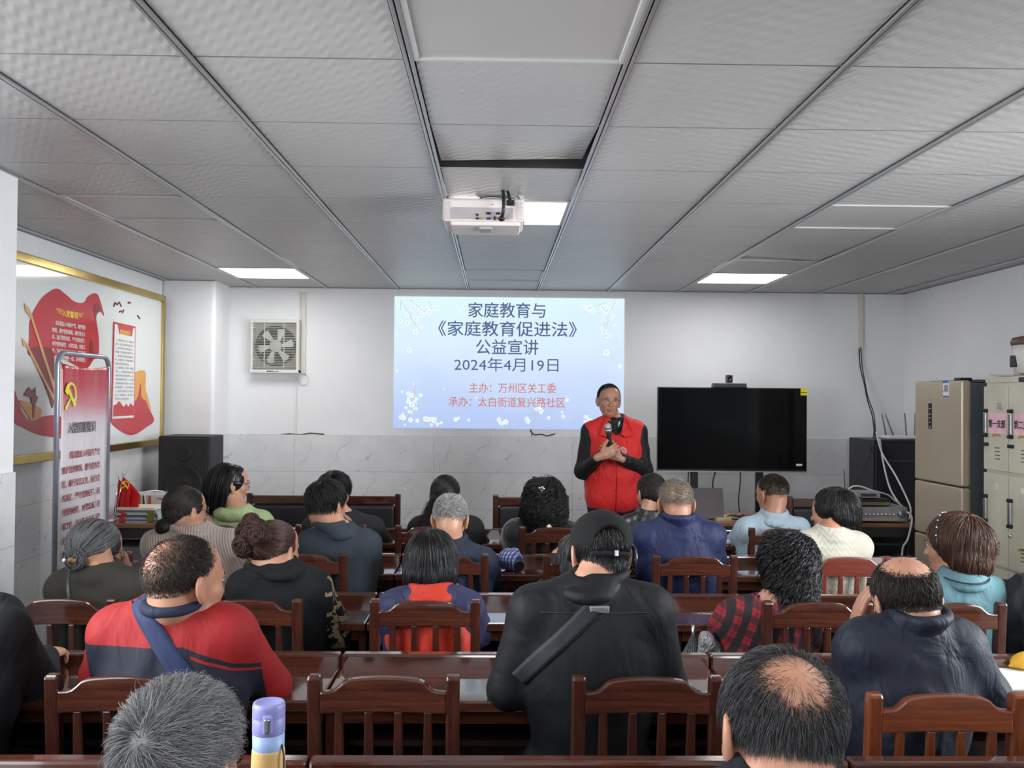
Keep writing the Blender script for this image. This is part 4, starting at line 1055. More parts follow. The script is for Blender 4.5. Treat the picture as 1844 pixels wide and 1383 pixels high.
# ---- ceiling projector
def projector():
    Y = 4.15
    p, q = at(797, 404, Y), at(944, 357, Y); w = q.x - p.x; h = q.z - p.z
    cx, cz = (p.x + q.x) / 2, p.z
    t = thing('projector', 'white projector hanging from the ceiling on a bracket', 'projector', (cx, Y, cz))
    PW = mat('projector_white', lin(222, 212, 208), .45, vary=.02); d = .28
    MB().box((0, d / 2, h * .56), (w, d, h * .86), bev=.014, seg=3).build('housing', PW, t)
    MB().box((.01, d / 2, h * .08), (w * .86, d * .9, h * .16), bev=.006).build('bottom_cover', PW, t)
    b = MB()
    for s in (-1, 1):
        for i in range(9): b.box((s * (w / 2 - .018), -.001, h * (.22 + .075 * i)), (.032, .006, .0045)); b.box((s * (w / 2 + .001), d * .4, h * (.22 + .075 * i)), (.006, d * .7, .0045))
    b.build('vent_ribs', mat('projector_vent', lin(196, 186, 182), .5), t)
    # recessed connector panel
    MB().box((-.005, -.0015, h * .42), (w * .76, .005, h * .42), bev=.002).build('connector_panel', mat('projector_panel', lin(176, 168, 170), .5), t)
    X = lambda px: at(px, 385, Y).x - cx
    Z = lambda py: at(860, py, Y).z - cz
    BLU = mat('socket_blue', lin(30, 46, 90), .4)
    for px, py, ww, hh, m in ((879.5, 384.5, .020, .010, BLACK), (897, 384.5, .020, .010, BLACK), (879.5, 394, .018, .010, BLU), (890.5, 393.5, .008, .018, BLACK)):
        b = MB(); b.box((X(px), -.006, Z(py)), (ww, .008, hh), bev=.002); b.build('socket', m, t)
    for px, py, m in ((859.5, 387.5, BLACK), (859.5, 394, BLACK), (867, 394, mat('socket_brass', lin(190, 160, 70), .3, .6))):
        b = MB(); b.lathe([(.006, 0), (.006, .005), (.003, .006), (.001, .003)], frame((X(px), -.004, Z(py)), (1, 0, 0), (0, 0, 1)), 14); b.build('socket', m, t)
    MB().box((X(919), -.004, Z(365)), (.038, .012, .026), bev=.003).build('power_inlet', BLACK, t)
    MB().box((X(887), -.001, Z(368)), (.007, .003, .003)).build('lock_slot', BLACK, t)
    b = MB(); b.lathe([(.05, 0), (.05, .03), (.04, .04), (.001, .036)], frame((-w * .22, d, h * .55), (-1, 0, 0), (0, 0, 1)), 24); b.build('lens', BLACK, t)
    for px in (804, 935): MB().tube([(X(px), .05, h), (X(px), .05, h + .015)], .007, 10).build('foot', mat('foot_grey', (.2, .2, .2, 1), .5), t)
    b = MB(); b.box((0.01, .1, -.004), (w * .16, .1, .012), bev=.003); b.build('filter_cover', mat('projector_grey', lin(170, 164, 164), .5), t)
    # bracket up to the ceiling
    t2 = thing('projector_bracket', 'white steel ceiling bracket holding the projector', 'bracket', (at(896, 300, Y).x, Y + .14, cz + h))
    top = ZC - (cz + h) + .03
    BK = mat('bracket_white', lin(206, 200, 198), .4, .1)
    zb = at(897, 307, Y + .14).z - cz - h
    MB().box((0, 0, (zb + top) / 2), (.052, .034, top - zb), bev=.006).build('upper_tube', BK, t2)
    MB().box((0, 0, (zb - .01 + .035) / 2), (.052, .026, zb - .045), bev=.004).build('lower_arm', BK, t2)
    b = MB()
    for s in (-1, 1): b.box((s * .029, 0, zb - .02), (.005, .03, .11), bev=.002)
    b.build('joint_plate', CHROME, t2)
    b = MB(); b.tube([(-.1, .0, .012), (-.05, -.01, .03), (.0, 0, .035), (.06, .0, .03), (.1, .01, .014)], .008, 6); b.box((0, 0, .02), (.11, .08, .012)); b.box((-.01, .03, .03), (.16, .02, .008), rot=(0, 0, .3)); b.box((.02, .0, .012), (.2, .03, .008), rot=(0, 0, -.2))
    b.build('mounting_spider', CHROME, t2)
    b = MB()
    for z in (zb + .06,): b.lathe([(.006, 0), (.006, .003), (.001, .003)], frame((0, -.017, z), (1, 0, 0), (0, 0, 1)), 10)
    b.build('bolt_hole', BLACK, t2)
    for z in (zb - .05, zb - .075):
        b = MB(); b.lathe([(.008, 0), (.007, .004), (.001, .004)], frame((0, -.0135, z), (1, 0, 0), (0, 0, 1)), 10); b.build('screw', CHROME, t2)
    b = MB(); b.box((0, 0, top - .035), (.085, .06, .006), bev=.002); b.build('collar', STEEL, t2)
    YF = Y - .03
    wire('cable', 'thick black video cable from the ceiling to the lower projector socket', [at(x, y, YY) for x, y, YY in ((889, 279, 4.27), (883, 290, 4.24), (882, 300, 4.22), (888, 312, 4.2), (899, 325, 4.16), (906, 345, 4.12), (907, 375, 4.10), (903, 394, 4.13))], .0085, BLACK)
    wire('cable', 'black power cable from the ceiling to the projector power inlet', [at(x, y, YY) for x, y, YY in ((888, 276, 4.28), (886, 288, 4.24), (887, 304, 4.22), (897, 318, 4.18), (909, 332, 4.15), (916, 350, 4.13), (919, 364, 4.12))], .0075, BLACK)
    b = MB(); v = at(903, 394, 4.125); b.ell((0, 0, 0), (.016, .02, .012)); o = b.build('plug', BLACK); o.location = v; tag(o, 'black video plug in the lower projector socket', 'plug')
projector()
# ================================================================ people: one smooth body surface from blended volumes
def V3(*a): return np.array(a, dtype=float)
def nrm(v): return v / (np.linalg.norm(v, axis=-1, keepdims=True) + 1e-12)
class SDF:
    """blended volumes (capsules, ellipsoids, boxes) turned into one closed surface"""
    def __init__(s): s.ops = []
    def cap(s, a, b, ra, rb=None, k=.02, sub=False):
        a, b = np.array(a, float), np.array(b, float); rb = ra if rb is None else rb
        lo = np.minimum(a - ra, b - rb); hi = np.maximum(a + ra, b + rb)
        s.ops.append((0, (a, b, ra, rb), lo, hi, k, sub)); return s
    def ell(s, c, r, rot=None, k=.02, sub=False):
        c, r = np.array(c, float), np.array(r, float); m = np.eye(3) if rot is None else np.array(rot, float)
        e = np.sqrt(((m * r) ** 2).sum(1))
        s.ops.append((1, (c, r, m), c - e, c + e, k, sub)); return s
    @staticmethod
    def _d(op, P):
        if op[0] == 0:
            a, b, ra, rb = op[1]; ab = b - a; L = ab @ ab + 1e-12
            t = np.clip(((P - a) @ ab) / L, 0, 1)
            return np.linalg.norm(P - a - t[..., None] * ab, axis=-1) - (ra + (rb - ra) * t)
        c, r, m = op[1]; q = (P - c) @ m
        k0 = np.linalg.norm(q / r, axis=-1); k1 = np.linalg.norm(q / (r * r), axis=-1) + 1e-9
        return np.where(k0 < 1e-6, -r.min(), k0 * (k0 - 1) / k1)
    @staticmethod
    def _join(D, d, k, sub):
        if sub:
            h = np.clip(.5 - .5 * (D + d) / k, 0, 1); return D * (1 - h) + (-d) * h + k * h * (1 - h)
        h = np.clip(.5 + .5 * (D - d) / k, 0, 1); return D * (1 - h) + d * h - k * h * (1 - h)
    def at(s, P):
        D = np.full(P.shape[:-1], 1.0)
        for op in s.ops: D = s._join(D, s._d(op, P), op[4], op[5])
        return D
    def mesh(s, res, warp=None):
        lo = np.min([o[2] for o in s.ops if not o[5]], 0) - 3 * res - .01; hi = np.max([o[3] for o in s.ops if not o[5]], 0) + 3 * res + .01
        n = np.ceil((hi - lo) / res).astype(int) + 1
        D = np.full(tuple(n), 1.0, dtype=np.float32)
        for op in s.ops:
            m = op[4] + 3 * res + .012
            i0 = np.clip(np.floor((op[2] - m - lo) / res).astype(int), 0, n - 1); i1 = np.clip(np.ceil((op[3] + m - lo) / res).astype(int) + 1, 1, n)
            if (i1 <= i0).any(): continue
            ax = [lo[a] + res * np.arange(i0[a], i1[a]) for a in range(3)]
            P = np.stack(np.meshgrid(*ax, indexing='ij'), -1)
            sl = tuple(slice(i0[a], i1[a]) for a in range(3))
            D[sl] = s._join(D[sl], s._d(op, P), op[4], op[5])
        if warp is not None:
            idx = np.nonzero(np.abs(D) < .035)
            P = np.stack(idx, -1) * res + lo
            D[idx] += warp(P).astype(np.float32)
        return surface_net(D, lo, res)
def surface_net(D, lo, res):
    I = D < 0; n = D.shape
    c = [I[a:n[0] - 1 + a, b:n[1] - 1 + b, e:n[2] - 1 + e] for a in (0, 1) for b in (0, 1) for e in (0, 1)]
    sm = sum(x.astype(np.int8) for x in c); act = (sm > 0) & (sm < 8)
    ids = np.full(act.shape, -1, np.int64); ix = np.nonzero(act); ids[ix] = np.arange(len(ix[0]))
    base = np.stack(ix, -1); off = np.array([(a, b, e) for a in (0, 1) for b in (0, 1) for e in (0, 1)])
    vals = np.stack([D[base[:, 0] + o[0], base[:, 1] + o[1], base[:, 2] + o[2]] for o in off], -1)
    acc = np.zeros((len(base), 3)); cnt = np.zeros(len(base))
    for i in range(8):
        for j in range(i + 1, 8):
            if np.abs(off[i] - off[j]).sum() != 1: continue
            a, b = vals[:, i], vals[:, j]; cr = (a < 0) != (b < 0)
            t = np.where(cr, a / np.where(cr, a - b, 1), 0)
            p = off[i] + t[:, None] * (off[j] - off[i]); acc[cr] += p[cr]; cnt[cr] += 1
    V = (base + acc / cnt[:, None]) * res + lo
    F = []
    for ax in range(3):
        a0 = [slice(None)] * 3; a1 = [slice(None)] * 3
        a0[ax] = slice(0, n[ax] - 1); a1[ax] = slice(1, n[ax])
        x = I[tuple(a0)] != I[tuple(a1)]; e = np.stack(np.nonzero(x), -1)
        u, v = [q for q in range(3) if q != ax]
        ok = (e[:, u] > 0) & (e[:, v] > 0) & (e[:, u] < n[u] - 1) & (e[:, v] < n[v] - 1); e = e[ok]
        ins = I[e[:, 0], e[:, 1], e[:, 2]]
        q = []
        for du, dv in ((-1, -1), (0, -1), (0, 0), (-1, 0)):
            w = e.copy(); w[:, u] += du; w[:, v] += dv; q.append(ids[w[:, 0], w[:, 1], w[:, 2]])
        q = np.stack(q, -1)
        flip = ins if ax != 1 else ~ins
        q[~flip] = q[~flip][:, ::-1]
        F.append(q)
    return V, np.concatenate(F)
def np_mesh(name, V, F, mats, parent=None, mi=None):
    me = bpy.data.meshes.new(name); n, m = len(V), len(F)
    me.vertices.add(n); me.vertices.foreach_set('co', np.asarray(V, np.float32).ravel())
    me.loops.add(m * 4); me.loops.foreach_set('vertex_index', np.asarray(F, np.int32).ravel())
    me.polygons.add(m); me.polygons.foreach_set('loop_start', np.arange(0, m * 4, 4, dtype=np.int32)); me.polygons.foreach_set('loop_total', np.full(m, 4, np.int32))
    me.polygons.foreach_set('use_smooth', np.ones(m, bool))
    if mi is not None: me.polygons.foreach_set('material_index', np.asarray(mi, np.int32))
    me.update(calc_edges=True)
    return link(name, me, mats, parent)

# ---- materials for people
def skinmat(name, col):
    if name in MATS: return MATS[name]
    k = NT(name); v = k.coord()
    f = k.noise(v, 22, 4, .6); g = k.noise(v, 5, 2)
    a = tuple(c * .86 for c in col[:3]) + (1,); b = (min(1, col[0] * 1.1), min(1, col[1] * 1.02), min(1, col[2] * 1.0), 1)
    k.l(k.ramp(k.math('ADD', k.math('MULTIPLY', f, .5), k.math('MULTIPLY', g, .5)), [(.35, a), (.65, b)]), k.p.inputs['Base Color'])
    k.p.inputs['Roughness'].default_value = .42; k.p.inputs['Subsurface Weight'].default_value = .12
    k.p.inputs['Subsurface Radius'].default_value = (.012, .005, .003)
    k.bump(k.noise(v, 260, 2), .05, .002)
    MATS[name] = k.m; return k.m
def hairmat(name, dark, light, rough=.42, bias=.5):
    if name in MATS: return MATS[name]
    k = NT(name); g = k.n('ShaderNodeNewGeometry')
    f = k.noise(k.coord((1, 1, .3)), 60, 3)
    x = k.math('ADD', k.math('MULTIPLY', g.outputs['Random Per Island'], .7), k.math('MULTIPLY', f, .3))
    k.l(k.ramp(x, [(bias - .3, dark), (bias + .3, light)]), k.p.inputs['Base Color'])
    k.p.inputs['Roughness'].default_value = rough; k.p.inputs['Specular IOR Level'].default_value = .4
    MATS[name] = k.m; return k.m
SK1 = skinmat('skin_tan', lin(172, 127, 104)); SK2 = skinmat('skin_light', lin(190, 146, 122)); SK3 = skinmat('skin_deep', lin(166, 118, 94))
LIPS = mat('lips', lin(150, 98, 84), .4)
EYEW = mat('eye_white', (.42, .39, .36, 1), .2, vary=.02); IRIS = mat('eye_iris', (.012, .008, .006, 1), .15)
HB = hairmat('hair_black', (.004, .004, .005, 1), (.016, .015, .016, 1), .38)
HBB = hairmat('hair_brown_black', (.006, .005, .004, 1), (.030, .021, .016, 1), .4)
HBR = hairmat('hair_brown', (.022, .010, .007, 1), (.11, .05, .03, 1), .4)
HRB = hairmat('hair_red_brown', (.012, .006, .005, 1), (.085, .034, .024, 1), .4)
HGR = hairmat('hair_grey', (.11, .11, .115, 1), (.46, .46, .465, 1), .5)
HSP = hairmat('hair_salt_pepper', (.010, .011, .012, 1), (.20, .205, .21, 1), .42, .52)
HWG = hairmat('hair_white_grey', (.16, .155, .15, 1), (.52, .51, .50, 1), .5)
HDG = hairmat('hair_dark_grey', (.014, .014, .015, 1), (.12, .12, .125, 1), .42)
HBZ = hairmat('hair_buzz', (.10, .088, .075, 1), (.24, .215, .19, 1), .6)

def RM(yaw, pitch, roll): return np.array(Euler((R(pitch), R(roll), R(yaw)), 'YXZ').to_matrix()) if False else np.array(Matrix.Rotation(R(yaw), 3, 'Z') @ Matrix.Rotation(R(roll), 3, 'Y') @ Matrix.Rotation(R(pitch), 3, 'X'))

def head_sdf(s, c, M, hs, chin=1.0):
    L = lambda x, y, z: c + M @ (np.array((x, y, z)) * hs)
    r = lambda *a: np.array(a) * hs
    s.ell(L(0, -.012, .022), r(.076, .095, .084), M, k=.03)
    s.ell(L(0, .035, .028), r(.062, .056, .062), M, k=.03)
    s.ell(L(0, .032, -.045), r(.058, .060, .072), M, k=.035)
    s.ell(L(0, .040, -.092 * chin), r(.042, .044, .034), M, k=.03)
    s.ell(L(0, -.042, -.05), r(.054, .042, .06), M, k=.03)
    for sx in (-1, 1):
        s.ell(L(sx * .037, .062, -.034), r(.022, .022, .02), M, k=.025)
        s.ell(L(sx * .033, .099, -.006), r(.017, .013, .011), M, k=.012, sub=True)
    s.ell(L(0, .083, .008), r(.048, .014, .010), M, k=.018)
    s.cap(L(0, .088, -.004), L(0, .108, -.038), .007 * hs, .011 * hs, k=.012)
    for sx in (-1, 1): s.ell(L(sx * .012, .100, -.040), r(.009, .010, .007), M, k=.008)
    s.ell(L(0, .090, -.066), r(.022, .012, .007), M, k=.008); s.ell(L(0, .088, -.077), r(.018, .012, .007), M, k=.008)
    s.ell(L(0, .104, -.0715), r(.018, .010, .0018), M, k=.003, sub=True)
    for sx in (-1, 1):
        E = M @ np.array(Matrix.Rotation(R(sx * 24), 3, 'Z') @ Matrix.Rotation(R(12), 3, 'X'))
        s.ell(L(sx * .082, -.006, -.018), r(.0085, .021, .033), E, k=.008)
        s.ell(L(sx * .093, .000, -.014), r(.007, .011, .018), E, k=.006, sub=True)
        s.ell(L(sx * .078, .002, -.046), r(.007, .010, .012), E, k=.008)
def hand_sdf(s, w, d, n, side, curl=.5, k=.010, sc=1.0, thumb=1.0, spread=1.0):
    """palm, four unequal bent fingers and a thumb from the side of the palm. w wrist, d towards the fingers, n palm side, side towards the thumb"""
    d = nrm(np.array(d, float)); n = np.array(n, float); n = nrm(n - d * (n @ d)); t = np.cross(d, n); t = t if t @ np.array(side, float) > 0 else -t
    M = np.stack([t, d, n], 1)
    s.ell(w + d * .048 * sc, np.array((.041, .054, .017)) * sc, M, k=.015)
    s.cap(w - d * .03, w + d * .02, .027 * sc, .026 * sc, k=.015)
    for i, (o, ln) in enumerate(((.029, .070), (.010, .079), (-.009, .073), (-.027, .057))):
        p = w + d * (.088 - (.004 if i in (0, 3) else 0) - (.008 if i == 3 else 0)) * sc + t * o * sc
        a = curl * (.55 + .06 * i); dr = d + t * (o * 2.2 * spread)
        nl = nrm(n - nrm(dr) * (n @ nrm(dr))); dr = nrm(dr)
        for j, f in enumerate((.46, .30, .24)):
            dr, nl = dr * math.cos(a) + nl * math.sin(a), nl * math.cos(a) - dr * math.sin(a)
            q = p + dr * ln * f * sc
            s.cap(p, q, (.0098 - .0009 * j) * sc, (.0092 - .0010 * j) * sc, k=.004 if j == 0 else .003)
            p = q; a = min(a * 1.2, 1.35)
    p = w + d * .026 * sc + t * .032 * sc; dd = nrm(d * .62 + t * .62 * thumb + n * .30)
    for j, ln in enumerate((.042, .032, .024)):
        q = p + dd * ln * sc; s.cap(p, q, (.0125 - .001 * j) * sc, (.0115 - .0012 * j) * sc, k=.008 if j == 0 else .004); p = q
        dd = nrm(dd + d * .30 - t * .16 * thumb + n * .22 * curl)

def hair_mask(u):
    th = np.interp(u[:, 1], [-1, -.5, -.2, .05, .2, .45, .75, 1], [-.70, -.66, -.50, -.12, -.02, .25, .62, .92])
    return u[:, 2] > th
def hug_n(e): return max(1, len(e) - (1 if len(e) > 1 and e[-1][1].max() > .19 else 0))
def strands(P, D, L, m, ells, rng, grav=.2, noise=.1, curl=(0, 0), off=(.0, .004), attract=None, ap=0., flowdir=None, hug=0.):
    """grow hairs: every hair keeps outside the head volumes and bends by weight"""
    n = len(P); X = P.copy(); out = [X.copy()]; d = D.copy(); g = np.array((0, 0, -1.0))
    o = rng.uniform(off[0], off[1], n)
    ph = rng.uniform(0, 6.28, n); step = (L / m)[:, None]
    for i in range(m):
        d = d + g * grav + rng.normal(0, noise, (n, 3))
        if attract is not None: d = d + ap * nrm(attract - X)
        if flowdir is not None: d = d + flowdir
        d = nrm(d); X = X + d * step
        for c, r, M in ells:
            q = ((X - c) @ M) / r; l = np.linalg.norm(q, axis=1); e = 1 + o / r.min()
            ins = l < e
            if ins.any():
                X[ins] = c + ((q[ins] / l[ins, None]) * (e[ins])[:, None] * r) @ M.T
        if hug:
            best = np.full(n, 9.); bx = np.zeros((n, 3))
            for c, r, M in ells[:hug_n(ells)]:
                q = ((X - c) @ M) / r; l = np.linalg.norm(q, axis=1); e = (l - 1) * r.min(); k = e < best
                best[k] = e[k]; bx[k] = (c - X)[k] / (np.linalg.norm(c - X, axis=1)[k, None] + 1e-9)
            ex = np.clip(best - o, 0, .02); X = X + bx * (ex * hug)[:, None]
        d = nrm(.5 * d + .5 * nrm(X - out[-1])); out.append(X.copy())
    A = np.stack(out, 1)
    if curl[0]:
        t = nrm(A[:, -1] - A[:, 0]); e1 = nrm(np.cross(t, rng.normal(size=(n, 3)))); e2 = np.cross(t, e1)
        for i in range(1, m + 1):
            a = ph + curl[1] * i; w = curl[0] * min(1, i / 2)
            A[:, i] += w * (np.cos(a)[:, None] * e1 + np.sin(a)[:, None] * e2)
    return A
def strand_geo(A, w, tip=.12):
    n, m, _ = A.shape
    T = nrm(np.gradient(A, axis=1)); ref = nrm(np.random.default_rng(1).normal(size=(n, 1, 3)))
    e1 = nrm(np.cross(T, np.broadcast_to(ref, T.shape))); e2 = np.cross(T, e1)
    rad = w * np.interp(np.linspace(0, 1, m), [0, .5, 1], [1, .85, tip])[None, :, None]
    rad = rad * np.random.default_rng(2).uniform(.7, 1.3, (n, 1, 1))
    ring = np.stack([A + rad * (math.cos(a) * e1 + math.sin(a) * e2) for a in (0, 2.094, 4.189)], 2)   # n,m,3,3
    V = ring.reshape(-1, 3); idx = np.arange(n * m * 3).reshape(n, m, 3); F = []
    for k in range(3):
        F.append(np.stack([idx[:, :-1, k], idx[:, :-1, (k + 1) % 3], idx[:, 1:, (k + 1) % 3], idx[:, 1:, k]], -1).reshape(-1, 4))
    return V, np.concatenate(F)
def merge(parts):
    V, F, o = [], [], 0
    for v, f in parts: V.append(v); F.append(f + o); o += len(v)
    return np.concatenate(V), np.concatenate(F)

def collar_part(p, h, m, seed=0, r=.062, t0=-2.5, t1=2.5, low=-.018):
    """stand-up collar round the neck, open at the throat"""
    cs = SDF(); u, a, f = p.RT[:, 2], p.RT[:, 0], p.f
    n = nrm(p.hc + p.M @ (np.array((0, -.03, -.055)) * p.hs) - p.nb + f * .012)
    for k in range(5):
        hh = low + (h + .006 - low) * k / 4
        pt = lambda t_: p.nb + n * hh + a * ((r + .007) * math.sin(t_)) - f * ((r + .008) * math.cos(t_) + .012)
        for aa in np.linspace(t0, t1, 22)[:-1]: cs.cap(pt(aa), pt(aa + (t1 - t0) / 21), .0115 if k else .017, k=.010)
    V, F = cs.mesh(.0055, wrinkle(seed + 3, .002)); return np_mesh('collar', V, F, m, p.t)
class Person:
    pass
def wrinkle(seed, amp, sc=1.0):
    rg = np.random.default_rng(seed); K = rg.normal(size=(7, 3)); K = K / np.linalg.norm(K, axis=1, keepdims=True) * rg.uniform(38, 95, (7, 1)) * sc
    K[:, 2] *= .8; ph = rg.uniform(0, 6.28, 7)
    B = rg.normal(size=(3, 3)) * 9; bp = rg.uniform(0, 6.28, 3)
    def f(P):
        m = .5 + .5 * np.sin(P @ B.T + bp).mean(1)
        w = np.sin(P @ K.T + ph + 1.2 * np.sin(P @ B[0] + 1)[:, None]).sum(1) / 3
        return amp * m * w
    return f
def person(label, cx, top, Yh, sl, sr, sy, Ys, hs=1.0, yaw=0, pitch=-8, roll=0, skin=SK1, base=None, hip=None, hw_adj=0., arms=None, jacket=None, jres=.0075,
           trousers=None, neckz=.078, girth=1.0, wr=.004, seed=0, hairc=HB, scalp=None, mask=None, bodyres=.006, collar=.0, sleeve=None, hem=.50, facing=0, stand=False, topoff=.0, vest=None, nbf=0.):
    """a seated person: head and shoulders are set where they are in the room, the rest follows the joints"""
    p = Person(); p.rng = np.random.default_rng(seed + 100)
    ht = np.array(at(cx, top, Yh)); SL = np.array(at(sl, sy, Ys)); SR = np.array(at(sr, sy, Ys))
    Q = np.diag((-1., -1., 1.)) if facing else np.eye(3); p.Q = Q
    if base is None: base = np.array(((SL[0] + SR[0]) / 2, hip if hip else Ys + .06, 0.))
    p.base = base
    p.t = thing('person', label, 'person', tuple(base), math.pi if facing else 0, None)
    M = RM(yaw, pitch, roll); p.M = M; p.hs = hs
    up = M @ np.array((0, 0, 1.)); hc = Q @ (ht - base) - np.array((0, 0, (.106 * (1 + topoff)) * hs)) - .3 * .106 * hs * np.array((up[0], up[1], 0)); p.hc = hc
    JL, JR = (Q @ (SR - base), Q @ (SL - base)) if facing else (SL - base, SR - base)
    ar = .058
    JL = JL + np.array((ar + hw_adj, 0, -ar + .005)); JR = JR + np.array((-ar - hw_adj, 0, -ar + .005))
    S0 = (JL + JR) / 2; hw = np.linalg.norm(JR - JL) / 2; p.S0 = S0
    Hc = np.array((S0[0] * .5, 0, .53)) if not stand else np.array((0, 0, .93)); p.Hc = Hc
    u = nrm(S0 - Hc); a = nrm(JR - JL); f = np.cross(u, a); f = nrm(f); u2 = np.cross(a, f); RT = np.stack([a, f, u2], 1); p.RT = RT; p.f = f
    nb = S0 + u * neckz + f * (.012 + nbf); p.nb = nb
    # arms
    W, E = [], []
    for i, (J, sx) in enumerate(((JL, -1), (JR, 1))):
        sp = (arms or {}).get('L' if i == 0 else 'R', {})
        e = Q @ (np.array(sp['e']) - base) if 'e' in sp else J + np.array((sx * .045, .15, -max(.12, J[2] - .835)))
        w = Q @ (np.array(sp['w']) - base) if 'w' in sp else np.array((S0[0] + sx * .085, e[1] + .20, .815))
        E.append(e); W.append(w)
    p.J, p.E, p.W = (JL, JR), E, W
    p.clothed = SDF()
    def torso(s, o, g):
        s.ell(S0 - u * .14 - f * .0, np.array((hw + .028, .108 * g, .20)) + o, RT, k=.05)
        s.cap(JL * .9 + S0 * .1, JR * .9 + S0 * .1, .056 + o, k=.05)
        for J in (JL, JR): s.cap(J * .55 + S0 * .45 + u * .028, nb - u * .012 + (J - S0) * .12, .042 + o, .046 + o, k=.04)
        mid = S0 * .42 + Hc * .58
        s.ell(mid, np.array((hw * .80 + .03, .108 * g, .20)) + o, RT, k=.06)
        s.ell(Hc, np.array((.168 * g, .125, .12)) + o, None, k=.06)
    b = SDF(); torso(b, 0, girth)
    head_sdf(b, hc, M, hs)
    nkt = hc + M @ (np.array((0, -.030, -.055)) * hs)
    b.cap(nkt, nb + f * -.012, .050 * hs, .056, k=.028)
    for i in range(2):
        b.cap(p.J[i], E[i], .048, .040, k=.03); b.cap(E[i], W[i], .040, .026, k=.02)
        sp = (arms or {}).get('LR'[i], {})
        d = np.array(sp.get('d', nrm(W[i] - E[i]) * np.array((1, 1, .2)))); n = np.array(sp.get('n', (0, 0, -1.))); sd = np.array(sp.get('s', (1., 0, 0) if i == 0 else (-1., 0, 0)))
        hand_sdf(b, W[i] + nrm(W[i] - E[i]) * .012, d, n, sd, sp.get('curl', .35), sc=sp.get('sc', 1.0))
    K, A_ = [], []
    for sx in (-1, 1):
        if stand:
            k_ = Hc + np.array((sx * .10, .02, -.43)); an = Hc + np.array((sx * .11, -.0, -.84)); hp = Hc + np.array((sx * .085, 0, -.03))
        else:
            hp = Hc + np.array((sx * .09, .03, -.015)); k_ = np.array((Hc[0] + sx * .11, .34, .505)); an = np.array((Hc[0] + sx * .11, .27, .09))
        K.append(k_); A_.append(an)
        b.cap(hp, k_, .082, .056, k=.03); b.cap(k_, an, .054, .036, k=.02); b.cap(an + (0, -.02, -.04), an + (0, .13, -.055), .032, .026, k=.02)
    V, F = b.mesh(bodyres)
    fc = V[F].mean(1); q = (fc - hc) @ M / hs; mi = np.zeros(len(F), int)
    cu = nrm((q - np.array((0, -.012, .022))) / np.array((.076, .095, .084)))
    cl = np.linalg.norm((q - np.array((0, -.012, .022))) / np.array((.076, .095, .084)), axis=1)
    near = (np.linalg.norm(q, axis=1) < .14) & (cl < 1.10) | (q[:, 1] > .05) & (np.linalg.norm(q, axis=1) < .14)
    near = near & ~((np.abs(q[:, 0]) > .074) & (q[:, 2] < .018) & (q[:, 1] > -.035))
    m_ = (mask or hair_mask)(cu)
    mi[near & m_ & (cu[:, 2] > -.42)] = 1
    mi[(q[:, 1] > .078) & (np.abs(q[:, 0]) < .024) & (q[:, 2] < -.060) & (q[:, 2] > -.083) & near] = 2
    p.body = np_mesh('body', V, F, [skin, scalp or hairc, LIPS], p.t, mi)
    L = lambda x, y, z: hc + M @ (np.array((x, y, z)) * hs); p.L = L
    # eyes and brows
    for sx in (-1, 1):
        e = MB(); e.mi = 0; e.ell(L(sx * .033, .081, -.006), (.0125 * hs, .012 * hs, .0062 * hs), Matrix([[float(x) for x in r_] for r_ in M]), 12, 8); e.mi = 1; e.ell(L(sx * .0335, .0868, -.006), (.0058 * hs, .007 * hs, .0056 * hs), Matrix([[float(x) for x in r_] for r_ in M]), 10, 6)
        e.build('eye', [EYEW, IRIS], p.t)
        e = MB(); e.tube([L(sx * .014, .097, .010), L(sx * .03, .097, .0145), L(sx * .05, .083, .011)], [.0026, .0035, .0018], 6); e.build('eyebrow', hairc, p.t)
    # clothes
    if jacket is not None:
        j = p.clothed; o = .016; torso(j, o, girth)
        for i in range(2):
            j.cap(p.J[i], E[i], .066, .058, k=.04); w2 = W[i] + (E[i] - W[i]) * .06
            if sleeve is None: j.cap(E[i], w2, .056, .042, k=.03)
        if not stand:
            for sx, k_ in zip((-1, 1), K): j.cap(Hc + np.array((sx * .09, .03, -.01)), Hc * .6 + k_ * .4, .105, .085, k=.05)
        j.ell(nb - f * .014 - u * .010, (.078, .080, .045), RT, k=.03)
        j.cap(nb + u * .040, nb + u * .25 + f * .02, .054, .06, k=.012, sub=True)
        V, F = j.mesh(jres, wrinkle(seed, wr) if wr else None)
        if hem:
            zc = V[F].mean(1)[:, 2]
        p.jacket = np_mesh('jacket', V, F, jacket, p.t)
        if collar: collar_part(p, collar, jacket, seed)
    if trousers is not None:
        s = SDF(); s.ell(Hc, (.18 * girth, .135, .12), None, k=.05)
        for sx, k_, an in zip((-1, 1), K, A_):
            s.cap(Hc + np.array((sx * .09, .02, -.02)), k_, .094, .070, k=.05); s.cap(k_, an, .068, .056, k=.03)
        V, F = s.mesh(.010, wrinkle(seed + 7, .003)); np_mesh('trousers', V, F, trousers, p.t)
        for sx, an in zip((-1, 1), A_):
            s = SDF(); s.ell(an + (0, .055, -.055), (.043, .125, .038), None, k=.02); s.ell(an + (0, -.02, -.02), (.042, .05, .05), None, k=.03)
            V, F = s.mesh(.008); np_mesh('shoe', V, F, mat('shoe_black', (.02, .02, .022, 1), .4), p.t)
    p.colls = [(hc + M @ (np.array((0, -.012, .022)) * hs), np.array((.077, .096, .085)) * hs, M), (hc + M @ (np.array((0, .02, -.05)) * hs), np.array((.062, .07, .075)) * hs, M), (hc + M @ (np.array((0, -.042, -.05)) * hs), np.array((.058, .047, .066)) * hs, M)]
    p.torsoell = (S0 - u * .14, np.array((hw + .05, .13, .23)), RT)
    return p
